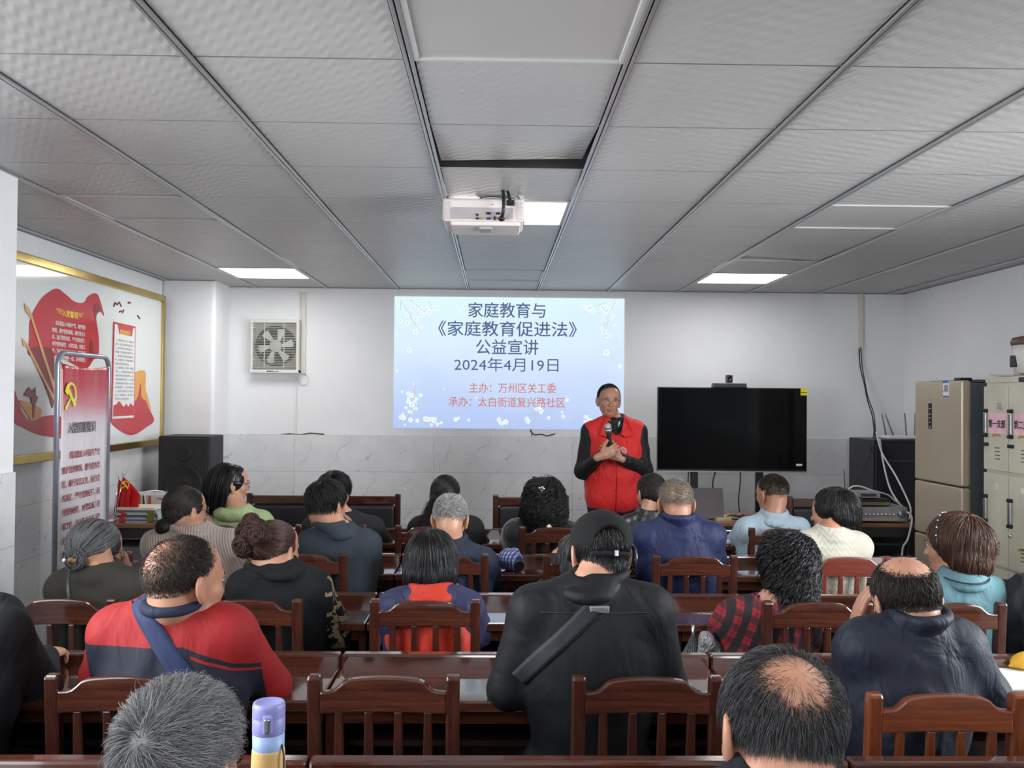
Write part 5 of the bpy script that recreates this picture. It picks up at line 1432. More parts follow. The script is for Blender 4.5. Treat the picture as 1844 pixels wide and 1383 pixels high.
def roots(p, n, mask, dens=None, lo=-.75):
    """points spread over the hairy part of the scalp"""
    out = []; tot = 0
    while tot < n:
        u = nrm(p.rng.normal(size=(n * 3, 3))); k = (mask or hair_mask)(u)
        if dens is not None: k &= p.rng.uniform(size=len(u)) < dens(u)
        out.append(u[k]); tot += k.sum()
    return np.concatenate(out)[:n]
def bald(dirv, ang, soft, inner=.02):
    d = nrm(np.array(dirv, float))
    def f(u):
        a = np.degrees(np.arccos(np.clip(u @ d, -1, 1))); return inner + (1 - inner) * np.clip((a - ang) / soft, 0, 1) ** 1.5
    return f
def hair(p, n=2500, L=(.03, .008), w=.001, m=5, lift=.35, grav=.15, noise=.12, whorl=(0, -.55, .83), swirl=.25, dens=None, mask=None, curl=(0, 0), vols=None, off=(.001, .006),
         attract=None, ap=0., matr=HB, extra=None, torso=False, hug=.35, taper=True, shell=True, shellres=.005, cut=None, name='hair', flow=None):
    hs, M, hc = p.hs, p.M, p.hc
    u = roots(p, n, mask or ((lambda v: hair_mask(v) & (v[:, 1] < .62)) if vols and attract is None else None), dens)
    c0, r0 = np.array((0, -.012, .022)), np.array((.076, .095, .084))
    loc = c0 + u * r0
    colls = list(p.colls); parts = []
    if vols:
        s = SDF(); ext = []
        for c, r in vols:
            s.ell(hc + M @ (np.array(c) * hs), np.array(r) * hs, M, k=.03 * hs); ext.append((hc + M @ (np.array(c) * hs), np.array(r) * hs * .99, M))
        for c, r in (cut if cut is not None else [((0, .095, -.055), (.066, .075, .115)), ((0, .02, -.12), (.055, .07, .06))]):
            s.ell(hc + M @ (np.array(c) * hs), np.array(r) * hs, M, k=.012, sub=True)
        if shell: parts.append(s.mesh(shellres, lambda P: .0022 * np.sin(P @ np.array((330., 120, 20))) * np.sin(P @ np.array((40., 210, 60)))))
        # roots move out to the volume surface
        c, r = np.array(vols[0][0]), np.array(vols[0][1]); loc = c + u * r; colls = ext + ([p.torsoell] if torso else [])
    elif torso: colls = colls + [p.torsoell]
    P = hc + (loc * hs) @ M.T
    nn = nrm(u / r0) @ M.T
    wv = nrm(np.array(whorl, float)) @ M.T; ud = u @ M.T
    t = -(wv - (ud @ wv)[:, None] * ud); t = nrm(t); sw = np.cross(nn, t)
    if attract is not None: t = nrm((hc + M @ (np.array(attract) * hs)) - P)
    d = nrm(t * (1 - lift) + nn * lift + sw * swirl)
    if flow is not None: d = nrm(d + (np.array(flow, float) @ M.T))
    ln = np.clip(p.rng.normal(L[0], L[1], n), L[0] * .3, None)
    if not vols and taper: ln = ln * np.interp(u[:, 2], [-.7, -.3], [.3, 1])
    elif attract is None:
        bk = np.clip(u[:, 1] + .15, 0, 1)[:, None]; d = nrm(d + bk * (np.array((0, -1.5, .1)) @ M.T) + bk * np.sign(u[:, :1]) * (np.array((.6, 0, 0)) @ M.T))
    A = strands(P, d, ln, m, colls, p.rng, grav, noise, curl, off, None if attract is None else hc + M @ (np.array(attract) * hs), ap, None, hug)
    w = w * .86
    parts.append(strand_geo(A, w))
    for A2 in (extra or []): parts.append(strand_geo(A2, w))
    V, F = merge(parts)
    return np_mesh(name, V, F, matr, p.t)
def bun_strands(p, c, r, n=500, m=10, arc=3.4, flat=(1, 1, 1), jit=.12):
    cc = p.hc + p.M @ (np.array(c) * p.hs); out = []
    ax = nrm(p.rng.normal(size=(n, 3)) * np.array((.35, 1, .35))); e1 = nrm(np.cross(ax, p.rng.normal(size=(n, 3)))); e2 = np.cross(ax, e1)
    a0 = p.rng.uniform(0, 6.28, n); rr = r * p.rng.uniform(.55, 1.05, n); h = p.rng.uniform(-.8, .8, n) * r
    A = []
    for i in range(m):
        a = a0 + arc * i / (m - 1); k = np.sqrt(np.clip(1 - (h / r) ** 2, .1, 1)) * rr
        A.append(ax * h[:, None] + (np.cos(a) * k)[:, None] * e1 + (np.sin(a) * k)[:, None] * e2)
    A = np.stack(A, 1) * np.array(flat)
    return cc + A @ p.M.T
def tail_strands(p, c, length, n=500, m=10, spread=.02, dirv=(0, -.25, -1), widen=1.6, curl=(0, 0)):
    cc = p.hc + p.M @ (np.array(c) * p.hs); P = cc + p.rng.normal(0, spread * .6, (n, 3)); d = nrm(np.array(dirv, float) + p.rng.normal(0, .10 * widen, (n, 3)))
    return strands(P, d, p.rng.uniform(.7, 1.05, n) * length, m, [p.torsoell], p.rng, .12, .06, curl, (.004, .02))
def back(p, x, z, lift=.001):
    """the point of the jacket's back at (x, z); slides down when it would pass over the shoulder"""
    for _k in range(14):
        P = np.array((x, -.55, z))
        for _ in range(60):
            dd = p.clothed.at(P[None])[0]
            if dd < .001 or P[1] > p.S0[1] + .06: break
            P[1] += max(dd * .8, .001)
        if dd < .0015: break
        z -= .012
    return P - np.array((0, lift, 0))
def strap(p, pts, wid, m, name='bag_strap', lift=.004):
    """a flat band lying on the back of the jacket: pts are (x, z) seen from behind, in the person's frame"""
    q = [np.array(v) for v in smooth_pts([(x, z, 0) for x, z in pts], False, 8)]
    n = len(q); rows = []
    for i in range(n):
        t = nrm(q[min(i + 1, n - 1)] - q[max(i - 1, 0)]); pr = np.array((-t[1], t[0], 0))
        rows.append([back(p, *(q[i] + pr * wid * k)[:2], lift) for k in (-.5, -.25, 0, .25, .5)])
    A = np.array(rows)
    for _ in range(3): A[1:-1, :, 1] = (A[:-2, :, 1] + A[1:-1, :, 1] * 2 + A[2:, :, 1]) / 4
    for k in range(5): A[:, k, 1] = np.minimum(A[:, k, 1], A[:, 2, 1] + .01)
    b = MB(); T = [[b.b.verts.new(v) for v in r_] for r_ in A]; U = [[b.b.verts.new(v + np.array((0, .005, 0))) for v in r_] for r_ in A]
    for i in range(n - 1):
        for k in range(4):
            f = b.b.faces.new((T[i][k], T[i + 1][k], T[i + 1][k + 1], T[i][k + 1])); f.smooth = True
            f = b.b.faces.new((U[i][k], U[i][k + 1], U[i + 1][k + 1], U[i + 1][k])); f.smooth = True
        b.b.faces.new((T[i][0], U[i][0], U[i + 1][0], T[i + 1][0])); b.b.faces.new((T[i][4], T[i + 1][4], U[i + 1][4], U[i][4]))
    return b.build(name, m, p.t)
def glasses(p, m, wire_r=.0012):
    L = p.L; b = MB()
    for sx in (-1, 1):
        b.tube([L(sx * (.034 + .024 * math.cos(a)), .108 - .018 * max(0, math.cos(a)) * 1.0, -.010 + .018 * math.sin(a)) for a in np.linspace(0, 2 * math.pi, 20, endpoint=False)], wire_r * p.hs, 6, closed=True)
        b.tube([L(sx * .058, .090, -.004), L(sx * .074, .07, -.002), L(sx * .083, .02, .000), L(sx * .086, -.012, .002), L(sx * .084, -.03, -.018)], wire_r * 1.1 * p.hs, 6)
    b.tube([L(-.010, .108, -.006), L(0, .113, -.003), L(.010, .108, -.006)], wire_r * p.hs, 6)
    return b.build('glasses', m, p.t)
# ================================================================ the people
TR = cloth('trousers_dark', lin(38, 40, 48), .85, .4)
def jk(name, rgb, **kw): return cloth(name, lin(*rgb), **kw)
FR = mat('glasses_frame', (.05, .045, .04, 1), .3, .6); FRG = mat('glasses_gold', (.35, .30, .25, 1), .25, .9)

# ---------------------------------------------------------------- the speaker, standing
def speaker():
    Y = 6.4; sk = SK1
    base = np.array((at(1105, 800, Y).x, Y, 0.))
    wl, wr_ = at(1081, 822, Y - .285), at(1115, 824, Y - .235)
    arms = {'R': dict(e=at(1050, 848, Y - .03), w=wl, d=(-.92, .06, .42), n=(0, -1, 0), s=(0, 0, 1), curl=.75),
            'L': dict(e=at(1160, 846, Y - .03), w=wr_, d=(.86, .10, .46), n=(0, -1, 0), s=(0, 0, 1), curl=.7)}
    p = person('standing man with glasses in a red vest speaking into a microphone', 1097, 692.5, Y - .02, 1049, 1163, 764, Y, hs=.985, yaw=4, pitch=-3, roll=-2, skin=sk, base=base,
               arms=arms, jacket=jk('speaker_sleeves', (22, 23, 27), rough=.6, wr=.6, scale=18), jres=.006, trousers=jk('speaker_trousers', (26, 27, 32)), seed=3, hairc=HBB, facing=1, stand=True, bodyres=.0042, wr=.004, collar=0, hem=0,
               mask=lambda u: hair_mask(u) & (u[:, 2] > np.interp(u[:, 1], [-1, .3, .5, .8, 1], [-1, -.1, .45, .74, .95])))
    hair(p, 3200, (.018, .004), .0010, 5, lift=.08, grav=.1, matr=HBB, whorl=(.1, -.4, .9), mask=lambda u: hair_mask(u) & (u[:, 2] > np.interp(u[:, 1], [-1, .3, .5, .8, 1], [-1, -.1, .45, .74, .95])))
    glasses(p, FRG, .0014)
    # vest
    S0, Hc, RT, f = p.S0, p.Hc, p.RT, p.f; u = RT[:, 2]; a = RT[:, 0]
    hw = np.linalg.norm(p.J[1] - p.J[0]) / 2; nb = p.nb
    s = SDF()
    s.ell(S0 - u * .13 + f * .005, np.array((hw + .048, .142, .215)), RT, k=.05)
    for J in p.J: s.cap(J * .90 + S0 * .10, nb - u * .015 + (J - S0) * .2, .083, .066, k=.04)
    s.ell(S0 * .5 + Hc * .5, np.array((hw + .022, .144, .24)), RT, k=.06)
    s.cap(S0 * .3 + Hc * .7 - a * .05, S0 * .3 + Hc * .7 + a * .05, .152, k=.06); s.cap(Hc - a * .055 + u * .0, Hc + a * .055 + u * .0, .148, k=.05)
    s.ell(Hc - u * .19, np.array((.4, .4, .09)), None, k=.012, sub=True)
    s.cap(nb - u * .02, nb + u * .25 + f * .02, .060, .075, k=.012, sub=True)
    s.ell(nb + f * .085 - u * .035, np.array((.034, .07, .062)), RT, k=.015, sub=True)
    V, F = s.mesh(.0055, wrinkle(12, .006, .8))
    RED = cloth('vest_red', lin(206, 38, 38), .6, .5, 16, .1, .06)
    np_mesh('vest', V, F, RED, p.t); p.clothed = s
    def front(x, z, lift=.002):
        P = np.array((x, .6, z))
        for _ in range(80):
            dd = s.at(P[None])[0]
            if dd < .001 or P[1] < -.3: break
            P[1] -= max(dd * .8, .001)
        return P + np.array((0, lift, 0))
    # collar flaps, zip, seams
    for sx in (-1, 1):
        b = MB(); pts = [(sx * .060, 0.0), (sx * .046, -.045), (sx * .030, -.100), (sx * .062, -.118), (sx * .112, -.108), (sx * .092, -.035)]
        P3 = [front(S0[0] + x, nb[2] + .008 + z, .016) if i not in (0,) else nb + np.array((sx * .062, .045, .03)) for i, (x, z) in enumerate(pts)]
        vs = [b.b.verts.new(v) for v in P3]; f_ = b.b.faces.new(vs if sx > 0 else vs[::-1])
        o = b.build('collar', RED, p.t, fix=False); e_ = MB(); e_.tube([Vector(v) + Vector((0, .006, 0)) for v in P3[1:5]], .0028, 5); e_.build('collar_seam', mat('zip_dark_red', lin(150, 20, 24), .4), p.t); so = o.modifiers.new('thick', 'SOLIDIFY'); so.thickness = .008; so.offset = 0
    cs = SDF()
    for aa in np.linspace(.88 * math.pi, 2.0 * math.pi, 14):
        pt = lambda t_: nb + u * (.028 + .012 * -math.sin(t_)) + a * (.072 * math.cos(t_)) + f * (.078 * math.sin(t_) - .012)
        cs.cap(pt(aa), pt(aa + .42), .013, k=.012); cs.cap(pt(aa) - u * .025, pt(aa + .42) - u * .025, .013, k=.012)
    V, F = cs.mesh(.005); np_mesh('collar_band', V, F, RED, p.t)
    b = MB(); b.tube([front(S0[0] + .002, z, .001) for z in np.linspace(S0[2] - .10, Hc[2] - .085, 24)], .0035, 6); b.build('zip', mat('zip_dark_red', lin(150, 20, 24), .4), p.t)
    b = MB()
    for sx in (-1, 1): b.tube([front(S0[0] + sx * .075, z, .0) for z in np.linspace(S0[2] - .06, S0[2] - .16, 8)], .0022, 5)
    b.build('stitching', mat('zip_dark_red', lin(150, 20, 24), .4), p.t)
    # white shirt and dark inner collar in the neck opening
    ss = SDF(); ss.ell(nb + f * .058 - u * .035 - a * .024, np.array((.013, .022, .045)), RT, k=.01); ss.cap(nb - u * .0, nb + u * .2 + f * .02, .050, .055, k=.01, sub=True); V, F = ss.mesh(.005)
    np_mesh('shirt', V, F, cloth('shirt_white', lin(225, 225, 228), .7, .3), p.t)
    for sx in (-1, 1):
        b = MB(); b.tube([nb + a * sx * .060 + u * .035 - f * .01, nb + a * sx * .056 + u * .015 + f * .038, nb + a * sx * .036 - u * .03 + f * .076, nb + a * sx * .02 - u * .075 + f * .09], [.013, .015, .014, .009], 8); b.build('inner_collar', MATS['speaker_sleeves'], p.t)
    # round emblem on the chest (person's left, seen at the right)
    q = at(1120, 812, Y - .13); e = np.array((-(q.x - base[0]), 0, q.z)); C = front(e[0], e[2], .003)
    Fm = frame(C, (-1, 0, 0), (0, 0, 1)); LG = mat('logo_pale', lin(240, 205, 205), .5, vary=.02)
    b = MB()
    for r_ in (.0285, .0275, .0175): b.tube([Fm @ Vector((r_ * math.cos(t_), r_ * math.sin(t_), .002)) for t_ in np.linspace(0, 6.28, 28, endpoint=False)], .0011, 5, closed=True)
    for t_ in np.linspace(0, 6.28, 13, endpoint=False): b.box(Fm @ Vector((.0225 * math.cos(t_), .0225 * math.sin(t_), .002)), (.005, .002, .006), rot=(0, -t_, 0))
    b.build('logo_ring', LG, p.t)
    b = MB(); b.tube([Fm @ Vector(v) for v in ((-.010, .006, .002), (-.004, .010, .002), (.003, .006, .002), (-.002, -.002, .002), (.004, -.008, .002), (.010, -.004, .002))], [.002, .004, .004, .0035, .0045, .002], 6)
    b.tube([Fm @ Vector(v) for v in ((.004, .003, .002), (.009, .006, .002), (.011, .001, .002))], .0025, 6); b.build('logo_mark', LG, p.t)
    # microphone
    m0 = at(1094.5, 768, Y - .275); m1 = at(1100, 818, Y - .255)
    t = thing('microphone', 'black handheld microphone with silver mesh head held by the speaker', 'microphone', m1)
    ax = (Vector(m0) - Vector(m1)); Ln = ax.length; zx = ax.normalized(); xx = Vector((1, 0, 0)); xx = (xx - zx * xx.dot(zx)).normalized(); yy = zx.cross(xx)
    MM = Matrix(((xx.x, yy.x, zx.x, 0), (xx.y, yy.y, zx.y, 0), (xx.z, yy.z, zx.z, 0), (0, 0, 0, 1)))
    b = MB(); b.lathe([(.011, -.02), (.013, 0), (.0165, Ln - .055), (.019, Ln - .045), (.019, Ln - .04)], MM, 20); b.build('handle', BLACK, t)
    b = MB(); b.lathe([(.020, Ln - .04), (.025, Ln - .034), (.0255, Ln - .026), (.025, Ln - .018)], MM, 24); b.build('collar', STEEL, t)
    b = MB(); b.lathe([(.025, Ln - .018), (.0255, Ln - .005), (.024, Ln + .008), (.018, Ln + .018), (.009, Ln + .023), (.001, Ln + .024)], MM, 24)
    b.build('mesh_head', mat('mic_mesh', (.42, .43, .44, 1), .35, .8, bump=(900, .8, .002)), t)
speaker()

# ---------------------------------------------------------------- nearest row: only heads show
def row1():
    p = person('grey haired person in the nearest row, head cut by the bottom edge', 331, 1218, 1.36, 130, 520, 1480, 1.30, hs=.94, yaw=-14, pitch=-10, skin=SK2, hairc=HGR, jacket=jk('grey_row1', (44, 44, 48)), trousers=TR, seed=21, bodyres=.0048, jres=.009, topoff=.16, arms={'L': dict(w=(-.55, 1.80, .815), e=(-.68, 1.58, .84)), 'R': dict(w=(-.42, 1.80, .815), e=(-.25, 1.58, .84))})
    hair(p, 13000, (.044, .010), .00052, 7, lift=.30, grav=.06, noise=.10, whorl=(-.12, -.95, .22), swirl=.3, dens=lambda u: np.clip((np.degrees(np.arccos(np.clip(u @ nrm(np.array((-.12, -.95, .22))), -1, 1))) - 2) / 22, .2, 1), matr=HGR, off=(.001, .010), hug=.2)
    glasses(p, FR, .0018)
    p = person('balding man with dark combed hair in the nearest row, seen from behind', 1402, 1166, 1.36, 1180, 1640, 1440, 1.30, hs=1.0, yaw=5, pitch=-24, roll=9, skin=skinmat('skin_scalp', lin(214, 160, 132)), hairc=HDG, jacket=jk('bald_row1', (40, 42, 50)), trousers=TR, seed=22, bodyres=.0045, jres=.009, topoff=.10,
               mask=lambda u: hair_mask(u) & (np.degrees(np.arccos(np.clip(u @ nrm(np.array((-.06, -.84, .54))), -1, 1))) > 54), arms={'L': dict(w=(.30, 1.86, .815), e=(.12, 1.62, .84)), 'R': dict(w=(.46, 1.86, .815), e=(.62, 1.62, .84))})
    dn = bald((-.06, -.82, .57), 22, 42, .008)
    hair(p, 13000, (.036, .010), .0005, 6, lift=.12, grav=.16, noise=.07, whorl=(-.06, -.84, .54), swirl=.15, dens=dn, matr=HDG, off=(.001, .011))
    hair(p, 380, (.030, .008), .00022, 6, lift=.06, grav=.1, noise=.12, whorl=(-.06, -.82, .57), swirl=.3, matr=HDG, off=(.0005, .003), mask=lambda u: (u @ nrm(np.array((-.06, -.82, .57))) > .72), name='thin_hair')
    # thin strands combed across the bald crown
    hair(p, 420, (.095, .02), .0006, 10, lift=.0, grav=0, noise=.03, hug=.6, whorl=(-.98, .1, .1), swirl=.12, mask=lambda u: (u[:, 2] > .35) & (u[:, 0] < -.2) & (u[:, 1] > -.25) & (u[:, 1] < .6), matr=HDG, off=(.001, .004), name='combed_hair')
row1()

# ---------------------------------------------------------------- second row
def row2():
    # cut off by the left edge: shoulder, arm and hand only
    p = person('person in a dark grey jacket cut off by the left edge, hand on the desk', -165, 945, 2.50, -300, 42, 1092, 2.46, yaw=-10, jacket=jk('edge_charcoal', (34, 37, 42), rough=.8, wr=.45, scale=14), trousers=TR, seed=31, skin=SK2, wr=.007,
               arms={'R': dict(e=at(70, 1238, 2.66), w=at(80, 1184, 2.80), d=(-.1, .95, -.1), n=(0, -.3, -1), s=(-1, 0, 0), curl=.6)})
    hair(p, 800, (.03, .008), .0015, 4, matr=HB)
    # red and navy jacket
    k = NT('red_navy_jacket'); c = k.n('ShaderNodeTexCoord'); o = k.sep(c.outputs['Object'])
    nz = k.noise(c.outputs['Object'], 5, 2)
    edge = k.math('ADD', k.math('MULTIPLY', k.math('MAXIMUM', k.math('SUBTRACT', o[0], .06), 0.0), -.42), k.math('ADD', .955, k.math('MULTIPLY', nz, .012)))
    low = k.math('MULTIPLY', k.math('LESS_THAN', o[2], edge), k.math('LESS_THAN', k.math('ABSOLUTE', k.math('SUBTRACT', o[0], .0)), .235))
    st = k.math('LESS_THAN', k.math('ABSOLUTE', k.math('SUBTRACT', o[2], k.math('SUBTRACT', edge, .018))), .004)
    col = k.mix(low, lin(148, 18, 22), lin(14, 20, 38)); st2 = k.math('MULTIPLY', k.math('MULTIPLY', st, low), k.math('GREATER_THAN', o[0], .08))
    k.l(k.mix(st2, col, lin(148, 18, 22)), k.p.inputs['Base Color']); k.p.inputs['Roughness'].default_value = .75
    k.bump(k.noise(k.coord((1, 1, .5)), 12, 3, .55, .6), .4, .03)
    p = person('man in a red and navy jacket with thinning hair and a blue bag strap', 334, 968, 2.48, 168, 455, 1104, 2.50, hs=1.06, yaw=-38, pitch=-4, roll=-3, skin=SK1, hairc=HBB, scalp=skinmat('scalp_thin_hair', lin(156, 116, 93)), jacket=k.m, jres=.0065, trousers=TR, seed=32, bodyres=.005, girth=1.06,
               mask=lambda u: hair_mask(u) & (np.degrees(np.arccos(np.clip(u @ nrm(np.array((-.15, -.45, .88))), -1, 1))) > 34), wr=.0026,
               arms={'R': dict(e=at(486, 1232, 2.66), w=at(440, 1262, 2.84)), 'L': dict(e=at(185, 1215, 2.62), w=at(240, 1240, 2.80))})
    hair(p, 8000, (.014, .004), .00065, 4, lift=.18, grav=.12, noise=.1, whorl=(-.1, -.35, .93), swirl=.3, dens=bald((-.45, -.75, .45), 14, 80, .08), matr=HBB)
    b = MB(); NV = jk('navy_collar', (32, 38, 60))
    collar_part(p, .034, NV, 4, low=-.052)
    strap(p, [(-.085, 1.085), (-.03, 1.02), (.03, .94), (.09, .86), (.17, .76)], .050, jk('strap_blue', (36, 48, 82), rough=.7, wr=.1))
    # embroidered letters below the collar
    q = at(312, 1106, 2.38); lx = q.x - p.base[0]; lz = q.z
    b = MB(); rr = random.Random(4)
    P0 = None
    for i in range(10):
        if i == 6: continue
        x = lx - .045 + i * .0098; P = back(p, x, lz + .002 * math.sin(i * .6), 0)
        c_ = Vector(P) - Vector((0, .001, 0))
        for s_ in range(2): b.box(c_ + Vector((-.0026 + .0052 * s_, 0, 0)), (.0016, .003, .012))
        b.box(c_ + Vector((0, 0, rr.choice((-.005, 0, .005)))), (.006, .003, .0018))
    b.build('embroidered_lettering', NV, p.t)
    # black cap, leaning forward
    p = person('man in a black cap and black jacket with a shoulder strap, seen from behind', 1081, 926, 2.66, 922, 1208, 1066, 2.58, hs=.99, yaw=8, pitch=-20, roll=3, skin=SK2, hairc=HB, jacket=jk('black_softshell', (14, 16, 20), rough=.65, wr=.35, scale=9), jres=.0065, trousers=TR, seed=33, bodyres=.005, collar=.046, girth=1.08, wr=.003, neckz=.075,
               arms={'L': dict(e=at(915, 1240, 2.62), w=at(985, 1262, 2.83)), 'R': dict(e=at(1200, 1240, 2.62), w=at(1130, 1262, 2.83))})
    hair(p, 4200, (.050, .01), .001, 7, taper=False, lift=.10, grav=.3, noise=.1, matr=HB, mask=lambda u: hair_mask(u + np.array((0, 0, .08))) & (u[:, 2] < .30))
    L = p.L; M = p.M; hs = p.hs
    s = SDF(); s.ell(L(0, -.010, .030), np.array((.092, .110, .088)) * hs, M, k=.01); s.ell(L(0, -.0, -.075), np.array((.2, .2, .085)) * hs, M, k=.006, sub=True)
    s.ell(L(0, -.115, .002), np.array((.043, .05, .048)) * hs, M, k=.008, sub=True)
    V, F = s.mesh(.004, lambda P: .0006 * np.sin(P @ np.array((800., 0, 0)))); CAPM = jk('cap_black', (22, 22, 23), rough=.9, wr=.15)
    cap = np_mesh('cap', V, F, CAPM, p.t)
    s = SDF(); s.ell(L(0, .125, .006), np.array((.075, .075, .007)) * hs, M @ np.array(Matrix.Rotation(R(-14), 3, 'X')), k=.01); V, F = s.mesh(.005); np_mesh('cap_peak', V, F, CAPM, p.t)
    b = MB(); b.tube([L(x, -.117 + 4.0 * x * x * .9, -.030 + .0) for x in np.linspace(-.058, .058, 12)], .008 * hs, 6); b.build('cap_strap', CAPM, p.t)
    b = MB(); b.ell(L(0, -.01, .121), (.007,) * 3); b.build('cap_button', CAPM, p.t)
    b = MB(); b.box(L(.012, -.124, -.030), (.012, .004, .018), rot=M_to(M), bev=.002); b.build('buckle', CHROME, p.t)
    # black hearing device behind the right ear
    b = MB(); b.tube([L(.092, -.012, .018), L(.098, -.020, .004), L(.098, -.024, -.022), L(.094, -.022, -.048)], [.005, .008, .009, .006], 10); b.build('ear_device', mat('device_black', (.02, .022, .028, 1), .2), p.t)
    SM = jk('strap_black', (34, 37, 42), rough=.6, wr=.1)
    q0, q1 = at(1098, 1062, 2.5), at(975, 1195, 2.45); bx = p.base[0]
    st = strap(p, [(q0.x - bx + .015, q0.z + .03), (q0.x - bx, q0.z), ((q0.x + q1.x) / 2 - bx, (q0.z + q1.z) / 2), (q1.x - bx, q1.z), (q1.x - bx - .06, q1.z - .07)], .046, SM)
    # silver badge
    q = at(1082, 1103, 2.45); P = back(p, q.x - bx, q.z, 0)
    b = MB(); b.box(Vector(P) + Vector((0, -.003, 0)), (.055, .006, .020), bev=.009, seg=3); bd = b.build('badge', mat('badge_silver', (.33, .33, .35, 1), .35, .6), p.t)
    b = MB(); b.box(Vector(P) + Vector((-.004, -.0065, 0)), (.034, .002, .010), bev=.004); b.ell(Vector(P) + Vector((.02, -.006, 0)), (.005, .002, .005)); b.build('badge_mark', mat('badge_dark', (.12, .12, .13, 1), .4), bd)
    # yoke seam
    b = MB(); rows_ = []
    for x in np.linspace(-.15, .15, 31):
        z = at(1090, 1111, 2.45).z - (.012 * (1 - min(1, abs(x) / .035)) if abs(x) < .035 else 0); rows_.append(back(p, x, z, 0))
    b.tube(rows_, .0022, 5); b.build('seam', jk('seam_grey', (44, 48, 54)), p.t)
    # bald man in navy, hand to his cheek
    hY = 2.50
    p = person('bald crowned man in a dark navy jacket resting his cheek on his hand', 1625, 1004, hY, 1512, 1766, 1130, 2.46, hs=1.04, yaw=5, pitch=-19, roll=-4, skin=SK1, hairc=HBB, jacket=jk('navy_dark', (26, 31, 45), rough=.6, wr=.5, scale=12), jres=.0065, trousers=TR, seed=34, bodyres=.0045, collar=.034, girth=1.12, wr=.006, neckz=.07,
               mask=lambda u: hair_mask(u) & (np.degrees(np.arccos(np.clip(u @ nrm(np.array((0, -.40, .92))), -1, 1))) > 54),
               arms={'L': dict(e=at(1528, 1225, 2.64), w=at(1538, 1152, 2.62), d=(.12, -.10, 1), n=(1, -.1, -.1), s=(0, -1, .2), curl=.35), 'R': dict(e=at(1778, 1250, 2.5), w=at(1700, 1262, 2.80))})
    hair(p, 8500, (.024, .006), .0008, 5, lift=.16, grav=.2, noise=.08, whorl=(0, -.40, .92), swirl=.25, dens=bald((0, -.40, .92), 40, 26, .006), matr=HBB, mask=lambda u: u[:, 2] > np.interp(u[:, 1], [-1, -.5, -.2, .05, .2, .45, .75, 1], [-.74, -.70, -.52, -.12, -.02, .25, .62, .92]))
def M_to(M): return Matrix([[float(x) for x in r] for r in M])
row2()

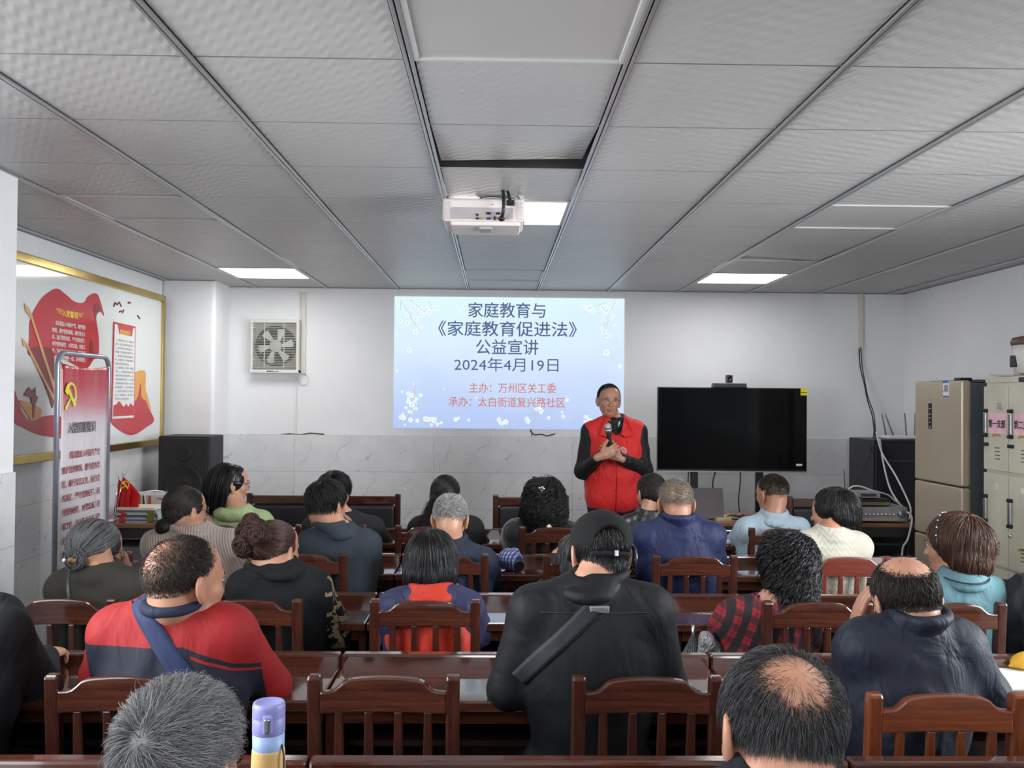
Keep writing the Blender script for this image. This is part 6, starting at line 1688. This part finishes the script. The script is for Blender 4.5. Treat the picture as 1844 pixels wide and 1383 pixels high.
# ---------------------------------------------------------------- third row
def row3():
    Y = 3.50
    p = person('woman with grey hair pinned in a bun and an olive dark jacket', 176, 934, Y, 88, 270, 1036, Y - .06, hs=1.0, yaw=-28, pitch=-14, skin=SK1, hairc=HSP, jacket=jk('olive_dark', (52, 49, 44), rough=.85, wr=.3), trousers=TR, seed=41, topoff=.1,
               arms={'R': dict(e=at(262, 1070, Y + .14), w=at(232, 1036, Y + .13), d=(-.12, -.1, 1), n=(-1, -.2, 0), s=(0, -1, 0), curl=.9, sc=.85)})
    hair(p, 5000, (.13, .03), .0012, 9, lift=.02, grav=.0, noise=.03, whorl=(0, .3, .95), swirl=0, attract=(.035, -.115, -.045), ap=.8, matr=HSP, vols=[((0, -.012, .02), (.085, .106, .093))], off=(.0, .004),
         extra=[bun_strands(p, (.035, -.106, -.045), .040, 600, 9, 3.2, (1.2, .7, 1))])
    c = p.L(.045, -.138, -.050); b = MB(); 
    for i in range(4): b.ell(c + np.array((.006 * i, .002 * i, .004 * math.sin(i * 2))), (.009, .007, .008))
    b.build('hair_clip', mat('amber_clip', lin(120, 84, 50), .2), p.t); b = MB(); b.ell(p.L(.022, -.142, -.052), (.007,) * 3); b.build('pearl', mat('pearl', (.8, .8, .8, 1), .15), p.t)
    glasses(p, FR, .0014)
    strap(p, [(-.105, 1.055), (-.095, .99), (-.075, .90), (-.06, .80)], .016, mat('strap_leather', (.02, .02, .02, 1), .35))
    # updo woman with patterned sleeve
    k = NT('black_gold_print'); c = k.n('ShaderNodeTexCoord'); o = k.sep(c.outputs['Object'])
    wv = k.n('ShaderNodeTexVoronoi'); wv.feature = 'DISTANCE_TO_EDGE'; wv.inputs['Scale'].default_value = 15; k.l(c.outputs['Object'], wv.inputs['Vector'])
    fine = k.noise(c.outputs['Object'], 45, 3, .7)
    g = k.math('MULTIPLY', k.math('MULTIPLY', k.math('LESS_THAN', wv.outputs['Distance'], .12), k.math('GREATER_THAN', o[0], .185)), k.math('GREATER_THAN', fine, .45))
    k.l(k.mix(g, lin(15, 17, 20), lin(150, 128, 102)), k.p.inputs['Base Color']); k.p.inputs['Roughness'].default_value = .88; k.p.inputs['Specular IOR Level'].default_value = .3; k.bump(k.noise(k.coord(), 14, 2, .5, 1), .3, .03)
    p = person('woman with curled brown updo, black top and gold printed sleeve', 496, 930, Y, 414, 592, 1034, Y - .04, hs=1.0, yaw=-26, pitch=-6, skin=SK1, hairc=HRB, jacket=k.m, trousers=TR, seed=42, topoff=.14, jres=.007, collar=.03,
               arms={'R': dict(e=at(612, 1140, Y + .06), w=at(560, 1110, Y + .28))})
    hair(p, 3500, (.12, .03), .0013, 8, lift=.03, grav=0, noise=.04, attract=(-.02, -.10, .03), ap=.8, whorl=(0, .3, .95), swirl=0, matr=HRB, vols=[((0, -.012, .015), (.082, .103, .09))], off=(0, .004),
         extra=[bun_strands(p, (-.035, -.085, .055), .070, 900, 10, 4.2, (1, .9, .85)), bun_strands(p, (-.05, -.11, .01), .048, 500, 9, 4.5), bun_strands(p, (.02, -.115, .05), .042, 400, 9, 4.5), bun_strands(p, (-.045, -.095, .10), .034, 260, 9, 4.5)])
    # orange vest over navy sleeves
    p = person('woman with a black bob in an orange vest and navy sleeves', 778, 950, Y, 684, 868, 1072, Y - .08, hs=.98, yaw=-4, pitch=-14, skin=SK2, hairc=HB, jacket=jk('navy_sleeve', (40, 44, 74), rough=.6, wr=.5), trousers=TR, seed=43, topoff=.1)
    s = SDF(); S0, RT, f = p.S0, p.RT, p.f; u = RT[:, 2]; hw = np.linalg.norm(p.J[1] - p.J[0]) / 2
    s.ell(S0 - u * .12, np.array((hw + .036, .138, .21)), RT, k=.05)
    for J in p.J: s.cap(J * .7 + S0 * .3 + u * .015, p.nb - u * .01 + (J - S0) * .2, .060, .058, k=.04)
    s.ell(S0 * .45 + p.Hc * .55, np.array((hw + .022, .142, .24)), RT, k=.06); s.ell(p.Hc, np.array((.195, .15, .12)), None, k=.05)
    s.cap(p.nb - u * .0, p.nb + u * .2, .058, .06, k=.012, sub=True)
    V, F = s.mesh(.007, wrinkle(9, .006)); ORG = cloth('vest_orange', lin(180, 46, 28), .6, .5, 14, .1, .06); np_mesh('vest', V, F, ORG, p.t)
    collar_part(p, .034, ORG, 5, .066)
    hair(p, 5200, (.19, .03), .0013, 10, lift=.12, grav=.22, noise=.04, whorl=(-.1, -.35, .93), swirl=.05, matr=HB, vols=[((0, -.014, .012), (.092, .110, .098)), ((0, -.03, -.05), (.098, .092, .085))], off=(0, .005))
    # curly woman in plaid
    k = NT('red_plaid'); c = k.n('ShaderNodeTexCoord'); o = k.sep(c.outputs['Object'])
    def band(x, per, lo, ph=0.): return k.math('LESS_THAN', k.math('FRACT', k.math('ADD', k.math('DIVIDE', x, per * .78), ph)), lo)
    xs = k.math('ADD', o[0], k.math('MULTIPLY', o[2], -.35)); zs = k.math('ADD', o[2], k.math('MULTIPLY', o[0], .45))
    a1, a2 = band(xs, .075, .5), band(zs, .075, .5)
    c1 = k.mix(a1, lin(136, 22, 34), lin(32, 20, 28)); c2 = k.mix(k.math('MULTIPLY', a2, .72), c1, lin(22, 20, 28))
    th = k.math('MAXIMUM', band(xs, .075, .06, .25), band(zs, .075, .06, .25))
    k.l(k.mix(k.math('MULTIPLY', th, .6), c2, lin(20, 18, 24)), k.p.inputs['Base Color']); k.p.inputs['Roughness'].default_value = .85; k.bump(k.noise(k.coord(), 12, 2, .5, 1), .4, .03)
    p = person('woman with long black curls in a red plaid shirt', 1418, 954, Y, 1292, 1478, 1090, Y - .08, hs=.98, yaw=2, pitch=-8, roll=4, arms={'L': dict(w=at(1385, 1118, Y + .22)), 'R': dict(w=at(1420, 1118, Y + .24))}, skin=SK1, hairc=HB, jacket=k.m, trousers=TR, seed=44, topoff=.14, neckz=.05)
    hair(p, 2600, (.32, .05), .0019, 18, lift=.10, grav=.28, noise=.10, whorl=(.1, -.2, .97), swirl=.05, curl=(.017, 1.35), matr=HB, vols=[((0, -.014, .014), (.090, .110, .098)), ((.0, -.055, -.07), (.080, .062, .10)), ((.02, -.06, -.16), (.062, .048, .07))], off=(.002, .012), torso=True)
    strap(p, [(-.055, 1.02), (-.02, .97), (.05, .88), (.10, .80)], .036, jk('strap_plum', (112, 78, 108)))
    # teal shirt woman
    p = person('woman with dyed brown hair, black hairband and teal shirt beside the lockers', 1718, 922, Y + .02, 1648, 1812, 1048, Y - .02, hs=1.03, yaw=44, pitch=-6, roll=2, skin=SK1, hairc=HBR, jacket=jk('teal_shirt', (84, 118, 126), rough=.8, wr=.4), trousers=TR, seed=45, topoff=.12, collar=.02)
    hair(p, 5000, (.12, .03), .0013, 9, lift=.14, grav=.2, noise=.06, whorl=(-.1, -.45, .9), swirl=.1, matr=HBR, vols=[((0, -.018, .014), (.093, .114, .10)), ((0, -.045, -.045), (.092, .080, .08))], off=(0, .008))
    b = MB(); b.tube([p.L(.093 * math.cos(a), .030, .010 + .100 * math.sin(a)) for a in np.linspace(-.25, math.pi + .25, 24)], .007, 8); hb = b.build('hairband', mat('hairband_black', (.015, .015, .018, 1), .25), p.t)
    b = MB()
    for a in np.linspace(.2, 2.9, 10): b.ell(p.L(.101 * math.cos(a), .030, .010 + .108 * math.sin(a)), (.004, .004, .004), None, 8, 6)
    b.build('bead', CHROME, hb)
    b = MB(); b.tube([p.L(-.086, -.002 + .008 * math.cos(a), -.062 + .008 * math.sin(a)) for a in np.linspace(0, 6.28, 12, endpoint=False)], .0016, 5, closed=True); b.build('earring', mat('earring_gold', (.7, .5, .2, 1), .2, 1.), p.t)
    b = MB(); u, a, f = p.RT[:, 2], p.RT[:, 0], p.f
    b.tube([p.nb + u * .008 + a * .090 * math.sin(t) - f * (.098 * math.cos(t) + .012) for t in np.linspace(-1.3, 1.3, 16)], .0035, 6); b.build('collar_piping', jk('piping_dark', (40, 50, 60)), p.t)
row3()

# ---------------------------------------------------------------- fourth row
def row4():
    Y = 4.43
    k = NT('ribbed_taupe'); c = k.n('ShaderNodeTexCoord'); o = k.sep(c.outputs['Object'])
    k.p.inputs['Base Color'].default_value = lin(146, 131, 123); k.p.inputs['Roughness'].default_value = .9; k.p.inputs['Sheen Weight'].default_value = .3
    rib = k.math('SINE', k.math('MULTIPLY', k.math('ADD', o[0], k.math('MULTIPLY', o[2], .25)), 480)); k.bump(rib, .35, .004)
    p = person('woman in a taupe knitted sweater with a low dark bun', 335, 874, Y, 258, 440, 962, Y - .05, hs=.99, yaw=-38, pitch=-4, skin=SK1, hairc=HBB, jacket=k.m, trousers=TR, seed=51, topoff=.08, collar=.04,
               arms={'R': dict(e=at(438, 1010, Y + .12), w=at(392, 966, Y + .17), d=(-.5, -.1, 1), n=(-1, -.2, .1), s=(0, -1, .2), curl=.8)})
    hair(p, 3000, (.12, .03), .0015, 8, lift=.02, grav=.0, noise=.03, attract=(-.005, -.105, -.075), ap=.8, whorl=(0, .3, .95), swirl=0, matr=HBB, vols=[((0, -.012, .018), (.083, .105, .092)), ((0, -.05, -.03), (.06, .06, .06))], off=(0, .003), extra=[bun_strands(p, (-.005, -.112, -.085), .036, 350, 8, 3.4)])
    glasses(p, FRG, .0014)
    p = person('black haired man in a dark grey wool coat with hand at his chin', 590, 864, Y - .03, 536, 684, 962, Y - .06, hs=1.0, yaw=-30, pitch=-8, skin=SK1, hairc=HB, jacket=jk('grey_wool', (48, 54, 62), rough=.95, wr=.2, weave=.05), trousers=TR, seed=52, collar=.052, topoff=.06,
               arms={'R': dict(e=at(668, 1030, Y + .10), w=at(640, 968, Y + .13), d=(-.4, 0, 1), n=(-1, -.1, .1), s=(0, -1, .2), curl=.7)})
    hair(p, 3600, (.05, .012), .0012, 6, lift=.15, grav=.15, noise=.06, whorl=(-.15, -.5, .85), swirl=.3, dens=lambda u: np.clip((np.degrees(np.arccos(np.clip(u @ nrm(np.array((-.15, -.5, .85))), -1, 1)))) / 18, .15, 1), matr=HB, off=(.001, .012))
    p = person('man with cropped grey hair in a navy jacket, head lowered', 812, 891, Y - .05, 740, 892, 992, Y - .08, hs=1.0, yaw=-6, pitch=-22, skin=SK2, hairc=HWG, jacket=jk('navy_jacket', (34, 40, 58), rough=.7), trousers=TR, seed=53, collar=.04, mask=lambda u: hair_mask(u) & (np.degrees(np.arccos(np.clip(u @ nrm(np.array((0, -.25, .97))), -1, 1))) > 22))
    hair(p, 4200, (.014, .004), .0011, 3, lift=.5, grav=.05, noise=.1, dens=bald((0, -.3, .95), 6, 40, .25), matr=HWG)
    p = person('grey haired woman almost hidden behind the black cap', 1046, 958, Y - .12, 962, 1130, 1050, Y - .1, hs=1.0, yaw=-20, pitch=-18, skin=SK2, hairc=HGR, jacket=jk('dark_hidden', (42, 42, 46)), trousers=TR, seed=54, topoff=.08)
    hair(p, 2000, (.13, .03), .0015, 7, lift=.1, grav=.2, matr=HSP, vols=[((0, -.014, .012), (.09, .108, .096)), ((0, -.03, -.05), (.092, .085, .08))])
    p = person('man with a shaved grey head in a bright navy blue jacket', 1216, 863, Y - .02, 1141, 1304, 946, Y - .04, hs=1.03, yaw=4, pitch=-12, skin=SK1, hairc=skinmat('scalp_stubble', lin(150, 128, 108)), jacket=jk('bright_navy', (30, 37, 72), rough=.6, wr=.55, scale=12), trousers=TR, seed=55, collar=.03, wr=.006)
    hair(p, 7000, (.0045, .001), .0007, 2, lift=.6, grav=0, matr=HBZ, name='stubble')
    p = person('woman with short black hair in a cream knitted sweater', 1499, 877, Y + .0, 1426, 1566, 966, Y - .06, hs=.98, yaw=50, pitch=-6, skin=SK1, hairc=HB, jacket=cream(), trousers=TR, seed=56, topoff=.12)
    hair(p, 3400, (.085, .02), .0014, 8, lift=.12, grav=.16, noise=.05, whorl=(-.1, -.4, .9), swirl=.15, matr=HB, vols=[((0, -.016, .016), (.092, .113, .099)), ((0, -.05, -.02), (.088, .075, .075))], off=(0, .006))
def cream():
    k = NT('cream_knit'); c = k.n('ShaderNodeTexCoord'); o = k.sep(c.outputs['Object'])
    k.p.inputs['Base Color'].default_value = lin(176, 172, 158); k.p.inputs['Roughness'].default_value = .95; k.p.inputs['Sheen Weight'].default_value = .3
    a = k.math('SINE', k.math('MULTIPLY', o[0], 120)); b = k.math('SINE', k.math('ADD', k.math('MULTIPLY', o[2], 190), k.math('MULTIPLY', a, 1.5)))
    k.bump(k.math('MULTIPLY', k.math('MULTIPLY', a, b), k.math('LESS_THAN', k.math('ABSOLUTE', o[0]), .09)), .22, .008)
    return k.m
row4()

# ---------------------------------------------------------------- frontmost row
def row5():
    Y = 5.34
    p = person('long black haired woman with glasses in a light green hoodie', 416, 832, Y, 366, 490, 926, Y - .04, hs=1.0, yaw=-60, pitch=-4, skin=SK2, hairc=HB, jacket=jk('light_green', (166, 184, 136), rough=.85, wr=.4), trousers=TR, seed=61, topoff=.1, jres=.008)
    hair(p, 3200, (.34, .05), .0016, 12, mask=lambda u: hair_mask(u) & (u[:, 1] < .08), lift=.06, grav=.22, noise=.03, whorl=(0, .1, .99), swirl=0, matr=HB, vols=[((0, -.018, .012), (.090, .110, .098)), ((0, -.06, -.06), (.085, .072, .10))], off=(0, .005), torso=True)
    glasses(p, FRG, .0015)
    s = SDF(); u, f = p.RT[:, 2], p.f
    s.ell(p.nb - f * .075 - u * .0, (.12, .055, .05), None, k=.03); s.ell(p.nb - f * .055 + u * .03, (.07, .04, .025), None, k=.02, sub=True)
    V, F = s.mesh(.007, wrinkle(6, .003)); np_mesh('hood', V, F, MATS['light_green'], p.t)
    p = person('black haired person in dark clothes hidden behind the grey coat man', 604, 849, Y + .04, 545, 690, 936, Y, hs=1.0, yaw=-14, pitch=-6, skin=SK2, hairc=HB, jacket=jk('dark_front', (36, 37, 42)), trousers=TR, seed=62, topoff=.1, jres=.009)
    hair(p, 2200, (.06, .015), .0015, 6, lift=.2, grav=.1, noise=.08, swirl=.3, matr=HB, vols=[((0, -.014, .018), (.086, .106, .095))], off=(0, .010))
    p = person('woman in black with a low black ponytail under the slide', 803, 855, Y + .02, 737, 868, 936, Y - .02, hs=1.0, yaw=-10, pitch=-6, roll=3, skin=SK2, hairc=HB, jacket=jk('black_front', (26, 26, 29)), trousers=TR, seed=63, topoff=.06, jres=.008)
    hair(p, 2600, (.13, .03), .0014, 8, lift=.02, grav=0, noise=.02, attract=(-.03, -.105, -.055), ap=.8, whorl=(0, .3, .95), swirl=0, matr=HB, vols=[((0, -.012, .018), (.085, .106, .094)), ((-.01, -.06, -.03), (.055, .05, .05))], off=(0, .003),
         extra=[tail_strands(p, (-.035, -.110, -.055), .24, 700, 10, .022, (-.55, -.15, -1), 1.0)])
    p = person('woman with shoulder length black curls in a black velvet top', 980, 860, Y - .02, 908, 1042, 942, Y - .04, hs=1.0, yaw=-4, pitch=-5, skin=SK2, hairc=HB, jacket=jk('black_velvet', (20, 20, 23), sheen=.6), trousers=TR, seed=64, topoff=.14, jres=.008)
    hair(p, 2400, (.22, .05), .0018, 14, lift=.14, grav=.22, noise=.12, whorl=(0, -.2, .98), swirl=.1, curl=(.017, 1.35), matr=HB, vols=[((0, -.018, .012), (.098, .116, .104)), ((0, -.06, -.06), (.110, .08, .095))], off=(.0, .014))
    b = MB()
    for dx, dz in ((-.012, .004), (.010, .002), (0, -.010), (.004, .010)): b.ell(p.L(-.012 + dx, -.143, .055 + dz), (.010, .006, .008))
    b.build('hair_clip', mat('clip_silver', (.6, .6, .62, 1), .15, .8), p.t)
    u, f, a = p.RT[:, 2], p.f, p.RT[:, 0]
    b = MB(); b.tube([p.nb - f * .135 + a * .03 + u * .01, p.nb - f * .142 + a * .045 - u * .02, p.nb - f * .145 + a * .05 - u * .06], [.012, .018, .013], 8); b.build('scarf_end', cloth('scarf_pale', lin(222, 214, 190), .8, .3), p.t)
    b = MB()
    for dx, dz in ((.0, 0), (.02, .006), (-.02, .004), (.008, -.016), (-.008, .018)): b.ell(p.nb - f * .145 + a * (.085 + dx) - u * (.035 - dz), (.012, .006, .009))
    b.build('gold_flower', mat('embroidery_gold', lin(176, 156, 110), .5), p.t)
    p = person('woman with tied back dark hair in a black leather jacket beside the speaker', 1172, 852, Y + .02, 1114, 1222, 934, Y - .02, hs=.97, yaw=18, pitch=-8, skin=SK2, hairc=HBB, jacket=mat('jacket_leather', (.02, .022, .026, 1), .3, bump=(14, .5, .02)), trousers=TR, seed=65, topoff=.06, jres=.008, collar=.03)
    hair(p, 2600, (.13, .03), .0014, 8, lift=.02, grav=0, noise=.02, attract=(.03, -.105, -.06), ap=.8, whorl=(0, .3, .95), swirl=0, matr=HBB, vols=[((0, -.012, .018), (.085, .106, .094)), ((.01, -.05, -.03), (.06, .055, .055))], off=(0, .003),
         extra=[bun_strands(p, (.03, -.115, -.075), .030, 200, 8, 3.), tail_strands(p, (.03, -.115, -.06), .12, 300, 8, .018, (.1, -.3, -1), 1.5, (.006, 1.2))])
    p = person('man with cropped black hair in a pale blue shirt facing the television', 1390, 855, Y + .02, 1326, 1456, 938, Y - .02, hs=.99, yaw=26, pitch=-6, skin=SK1, hairc=HBB, scalp=skinmat('scalp_crop', lin(92, 74, 62)), jacket=jk('pale_blue_shirt', (156, 174, 186), rough=.8, wr=.4), trousers=TR, seed=66, collar=.028, jres=.0075)
    hair(p, 4200, (.012, .003), .0011, 3, lift=.35, grav=.1, matr=HBB, dens=lambda u: np.clip((u[:, 2] + .35) / .8, .12, 1))
row5()
# ================================================================ things on and under the desks
def thermos_tall():
    Y = 1.90; c = at(484, 1300, Y)
    z0 = DZ; t = thing('thermos_bottle', 'thermos with lilac lid and cream sleeve on the nearest desk', 'thermos', (c.x, Y, z0))
    top = at(484, 1263, Y).z - z0; r = .0335
    SL = mat('cream_sleeve', lin(214, 180, 118), .7, noise=8, bump=(16, .3, .02)); LI = mat('lilac_plastic', lin(140, 142, 200), .4, vary=.03); PB = mat('pale_blue_plastic', lin(150, 178, 222), .4, vary=.03)
    zl = at(484, 1345, Y).z - z0; zm = at(484, 1318, Y).z - z0
    b = MB(); b.lathe([(r * .98, 0), (r * 1.05, .005), (r * 1.06, zl * .5), (r * 1.02, zl - .02), (r * 1.0, zl - .005), (r * .96, zl)], seg=32); b.build('sleeve', SL, t)
    b = MB(); b.lathe([(r * .93, zl - .02), (r * .97, zl), (r * .98, zm)], seg=32); b.build('neck_ring', PB, t)
    b = MB(); b.lathe([(r * .98, zm), (r * 1.0, zm + .002), (r * 1.0, (zm + top) / 2), (r * .98, (zm + top) / 2 + .001), (r * 1.0, (zm + top) / 2 + .003), (r * 1.0, top - .008), (r * .94, top - .001), (r * .80, top), (r * .7, top - .004), (.001, top - .004)], seg=32); ld = b.build('lid', LI, t)
    zb = (zm + top) / 2 - .006
    MB().box((.006, -r * 1.0, zb), (.020, .010, .040), bev=.005, seg=3).build('latch_plate', LI, ld)
    MB().box((.006, -r * 1.0 - .006, zb), (.012, .006, .030), bev=.003).build('latch', CHROME, ld)
    b = MB(); b.tube([(r * .9, -.012, zl + .01), (r * 1.1, -.02, zl - .01), (r * 1.12, -.022, .05)], .002, 6); b.build('cord', BLACK, t)
thermos_tall()
def flask():
    Y = 6.62; c = at(1278, 920, Y); z0 = .75; top = at(1278, 898, Y).z - z0; r = .032
    t = thing('vacuum_flask', 'stainless steel vacuum flask on the front table under the television', 'thermos', (c.x, Y, z0)); zm = top * .62
    b = MB(); b.lathe([(r, 0), (r * 1.02, .01), (r * 1.02, zm - .012), (r * .9, zm - .004)], seg=24); b.build('body', STEEL, t)
    b = MB(); b.lathe([(r * 1.0, zm - .010), (r * 1.0, zm)], seg=24); b.build('band', BLACK, t)
    b = MB(); b.lathe([(r * .97, zm), (r * .97, top - .03), (r * .85, top - .008), (r * .5, top), (.001, top)], seg=24); b.build('cup', STEEL, t)
flask()
def laptop():
    Y = 6.52; a, b_ = at(1232, 940, Y), at(1290, 940, Y); zt = at(1260, 920, Y).z; w = .36
    x = at(1259, 940, Y).x; t = thing('laptop', 'open laptop seen from behind on the front table', 'laptop', (x, Y + .02, .75))
    MB().box((0, .13, .009), (w, .25, .016), bev=.004).build('base', mat('laptop_grey', (.16, .16, .17, 1), .35, .3), t)
    MB().box((0, .0, .12), (w, .009, .225), rot=(R(-14), 0, 0), bev=.003).build('lid', mat('laptop_lid', lin(74, 64, 68), .35, .3), t)
laptop()
t = tag(MB().box((0, 0, .012), (.26, .18, .024), rot=(0, 0, .1), bev=.003).build('envelope_packet', mat('kraft_paper', lin(196, 170, 136), .7)), 'brown kraft packet lying on the front table beside the laptop', 'packet'); t.location = (at(1312, 941, 6.6).x, 6.58, .75)
b = MB(); rr = random.Random(3)
P = [Vector((rr.uniform(-.12, .12), rr.uniform(-.05, .05), .008 + .012 * rr.random() + .02 * (i % 3 == 0))) for i in range(16)]
b.tube(smooth_pts(P, False, 6), .006, 6); b.box((.02, 0, .02), (.09, .05, .035), bev=.006)
t = tag(b.build('power_adapter', BLACK), 'tangled black power adapter cable on the front table', 'cable'); t.location = (at(1336, 943, 6.55).x, 6.50, .752)

def umbrella():
    Y = NEAR[4] + .20; a, b_ = at(903, 1012, Y), at(940, 1018, Y)
    x0, x1 = a.x, b_.x; t = thing('folded_umbrella', 'folded blue and white plaid umbrella lying on a desk beside the navy jacket man', 'umbrella', ((x0 + x1) / 2, Y, DZ + .045))
    k = NT('umbrella_plaid'); o = k.sep(k.coord((1, 1, 1), (0, 0, .5)))
    band = lambda x, per, lo, ph=0.: k.math('LESS_THAN', k.math('FRACT', k.math('ADD', k.math('DIVIDE', x, per), ph)), lo)
    c1 = k.mix(band(o[0], .016, .5), lin(52, 62, 120), lin(150, 160, 205)); k.l(k.mix(k.math('MULTIPLY', band(o[2], .016, .45), .6), c1, lin(36, 42, 92)), k.p.inputs['Base Color']); k.p.inputs['Roughness'].default_value = .6
    s = SDF(); h = (x1 - x0) / 2
    s.cap((-h * .5, -.08, .0), (h * .2, .12, .005), .045, .030, k=.02); s.cap((-h * .2, -.1, -.005), (h * .6, .06, -.005), .036, .03, k=.02); s.ell((-.01, -.06, .02), (.05, .05, .03), None, k=.02)
    V, F = s.mesh(.005, wrinkle(77, .014, 1.5)); np_mesh('canopy', V, F, k.m, t)
    b = MB(); b.tube([(.022, -.10, -.012), (.036, -.135, -.018)], [.026, .027], 14); b.build('handle', BLACK, t)
umbrella()
def sheet(name, label, cat, px, py, row, sx, sy, rz, m=None, dy=.15, h=.004, z=None):
    Y = at_z(px, py, z or DZ).y; v = at_z(px, py, z or DZ)
    o = tag(MB().box((0, 0, h / 2), (sx, sy, h)).build(name, m or PAPER), label, cat); o.location = (v.x, v.y, (z or DZ)); o.rotation_euler = (0, 0, rz); return o
sheet('paper_sheet', 'white papers on the desk at the right edge of the picture', 'paper', 1822, 1222, 2, .30, .21, .08)
sheet('notepad', 'pale yellow notepad sticking out under the white papers at the right edge', 'notepad', 1812, 1236, 2, .20, .05, .1, mat('note_yellow', lin(226, 222, 120), .6), h=.003)
v = at(1851, 1190, 2.915)
s = SDF(); s.ell((0, 0, .026), (.062, .045, .025), None, k=.01); s.ell((.02, .005, .030), (.05, .04, .024), None, k=.02); s.cap((-.05, 0, .018), (-.068, -.004, .014), .010, .005, k=.01)
V, F = s.mesh(.004, wrinkle(5, .002)); o = np_mesh('pouch', V, F, mat('pouch_yellow', lin(214, 164, 44), .5)); o.location = (v.x, 2.905, DZ + .001); tag(o, 'small rounded yellow pouch beside the white papers at the right edge', 'pouch')
def notebook():
    v = at(1314, 980, 5.42); t = thing('open_notebook', 'open white notebook on the desk of the pale blue shirt man', 'notebook', (v.x, 5.48, DZ))
    for s_ in (-1, 1): MB().box((s_ * .075, 0, .012), (.15, .20, .022), rot=(0, s_ * .06, 0), bev=.004).build('page_block', PAPER, t)
    MB().box((0, 0, .002), (.31, .21, .003)).build('cover', mat('notebook_cover', (.1, .1, .1, 1), .5), t)
notebook()
sheet('paper_sheet', 'white sheet of paper half hidden beside the taupe sweater sleeve', 'paper', 452, 1016, 4, .2, .15, .2)
t = thing('pen', 'silver pen lying on the frontmost desk behind the grey coat man', 'pen', (at(672, 975, 5.5).x, 5.46, DZ)); 
MB().tube([(-.06, 0, .006), (.05, .04, .006)], .005, 8).build('barrel', CHROME, t); MB().tube([(.05, .04, .006), (.062, .0445, .006)], [.005, .001], 8).build('tip', BLACK, t)
# plastic bag and folded umbrella hanging from the desk of the plaid shirt woman
def crumple(name, label, cat, px, py, Y, r, m, seed, amp=.012):
    v = at(px, py, Y); s = SDF(); rg = np.random.default_rng(seed)
    s.ell((0, 0, 0), r, None, k=.02)
    for i in range(6): s.ell(rg.uniform(-.75, .75, 3) * np.array(r), np.array(r) * rg.uniform(.3, .6), None, k=.008)
    V, F = s.mesh(.006, wrinkle(seed, amp, 1.5)); o = np_mesh(name, V, F, m); o.location = v; return tag(o, label, cat)
crumple('plastic_bag', 'crumpled silver plastic bag at the left elbow of the plaid shirt woman', 'bag', 1276, 1165, 3.43, (.032, .05, .060), mat('bag_silver', (.32, .33, .34, 1), .2, .25, bump=(45, 1.0, .03)), 8, .03)
def umb2():
    v = at(1248, 1152, 3.44); t = thing('hanging_umbrella', 'dark folded umbrella with pleats hanging below the desk by the plastic bag', 'umbrella', v)
    b = MB(); n = 15
    for i in range(n):
        a = -1.0 + 2.0 * i / (n - 1); b.tube([(0, 0, .02), (a * .035, -.012 * (1 - a * a) - .008 * (i % 2), -.05), (a * .095, -.01 - .01 * (i % 2), -.13)], [.004, .006, .003], 6)
    b.build('canopy', mat('umbrella_dark', (.035, .036, .04, 1), .35, bump=(40, .4, .01)), t); MB().tube([(0, 0, .0), (0, 0, .055)], .006, 8).build('shaft', STEEL, t)
umb2()
crumple('backpack', 'black padded backpack hanging behind the teal shirt woman at the right edge', 'backpack', 1836, 1115, 3.42, (.075, .11, .17), jk('backpack_black', (30, 32, 38), rough=.7, wr=.6), 18, .014)
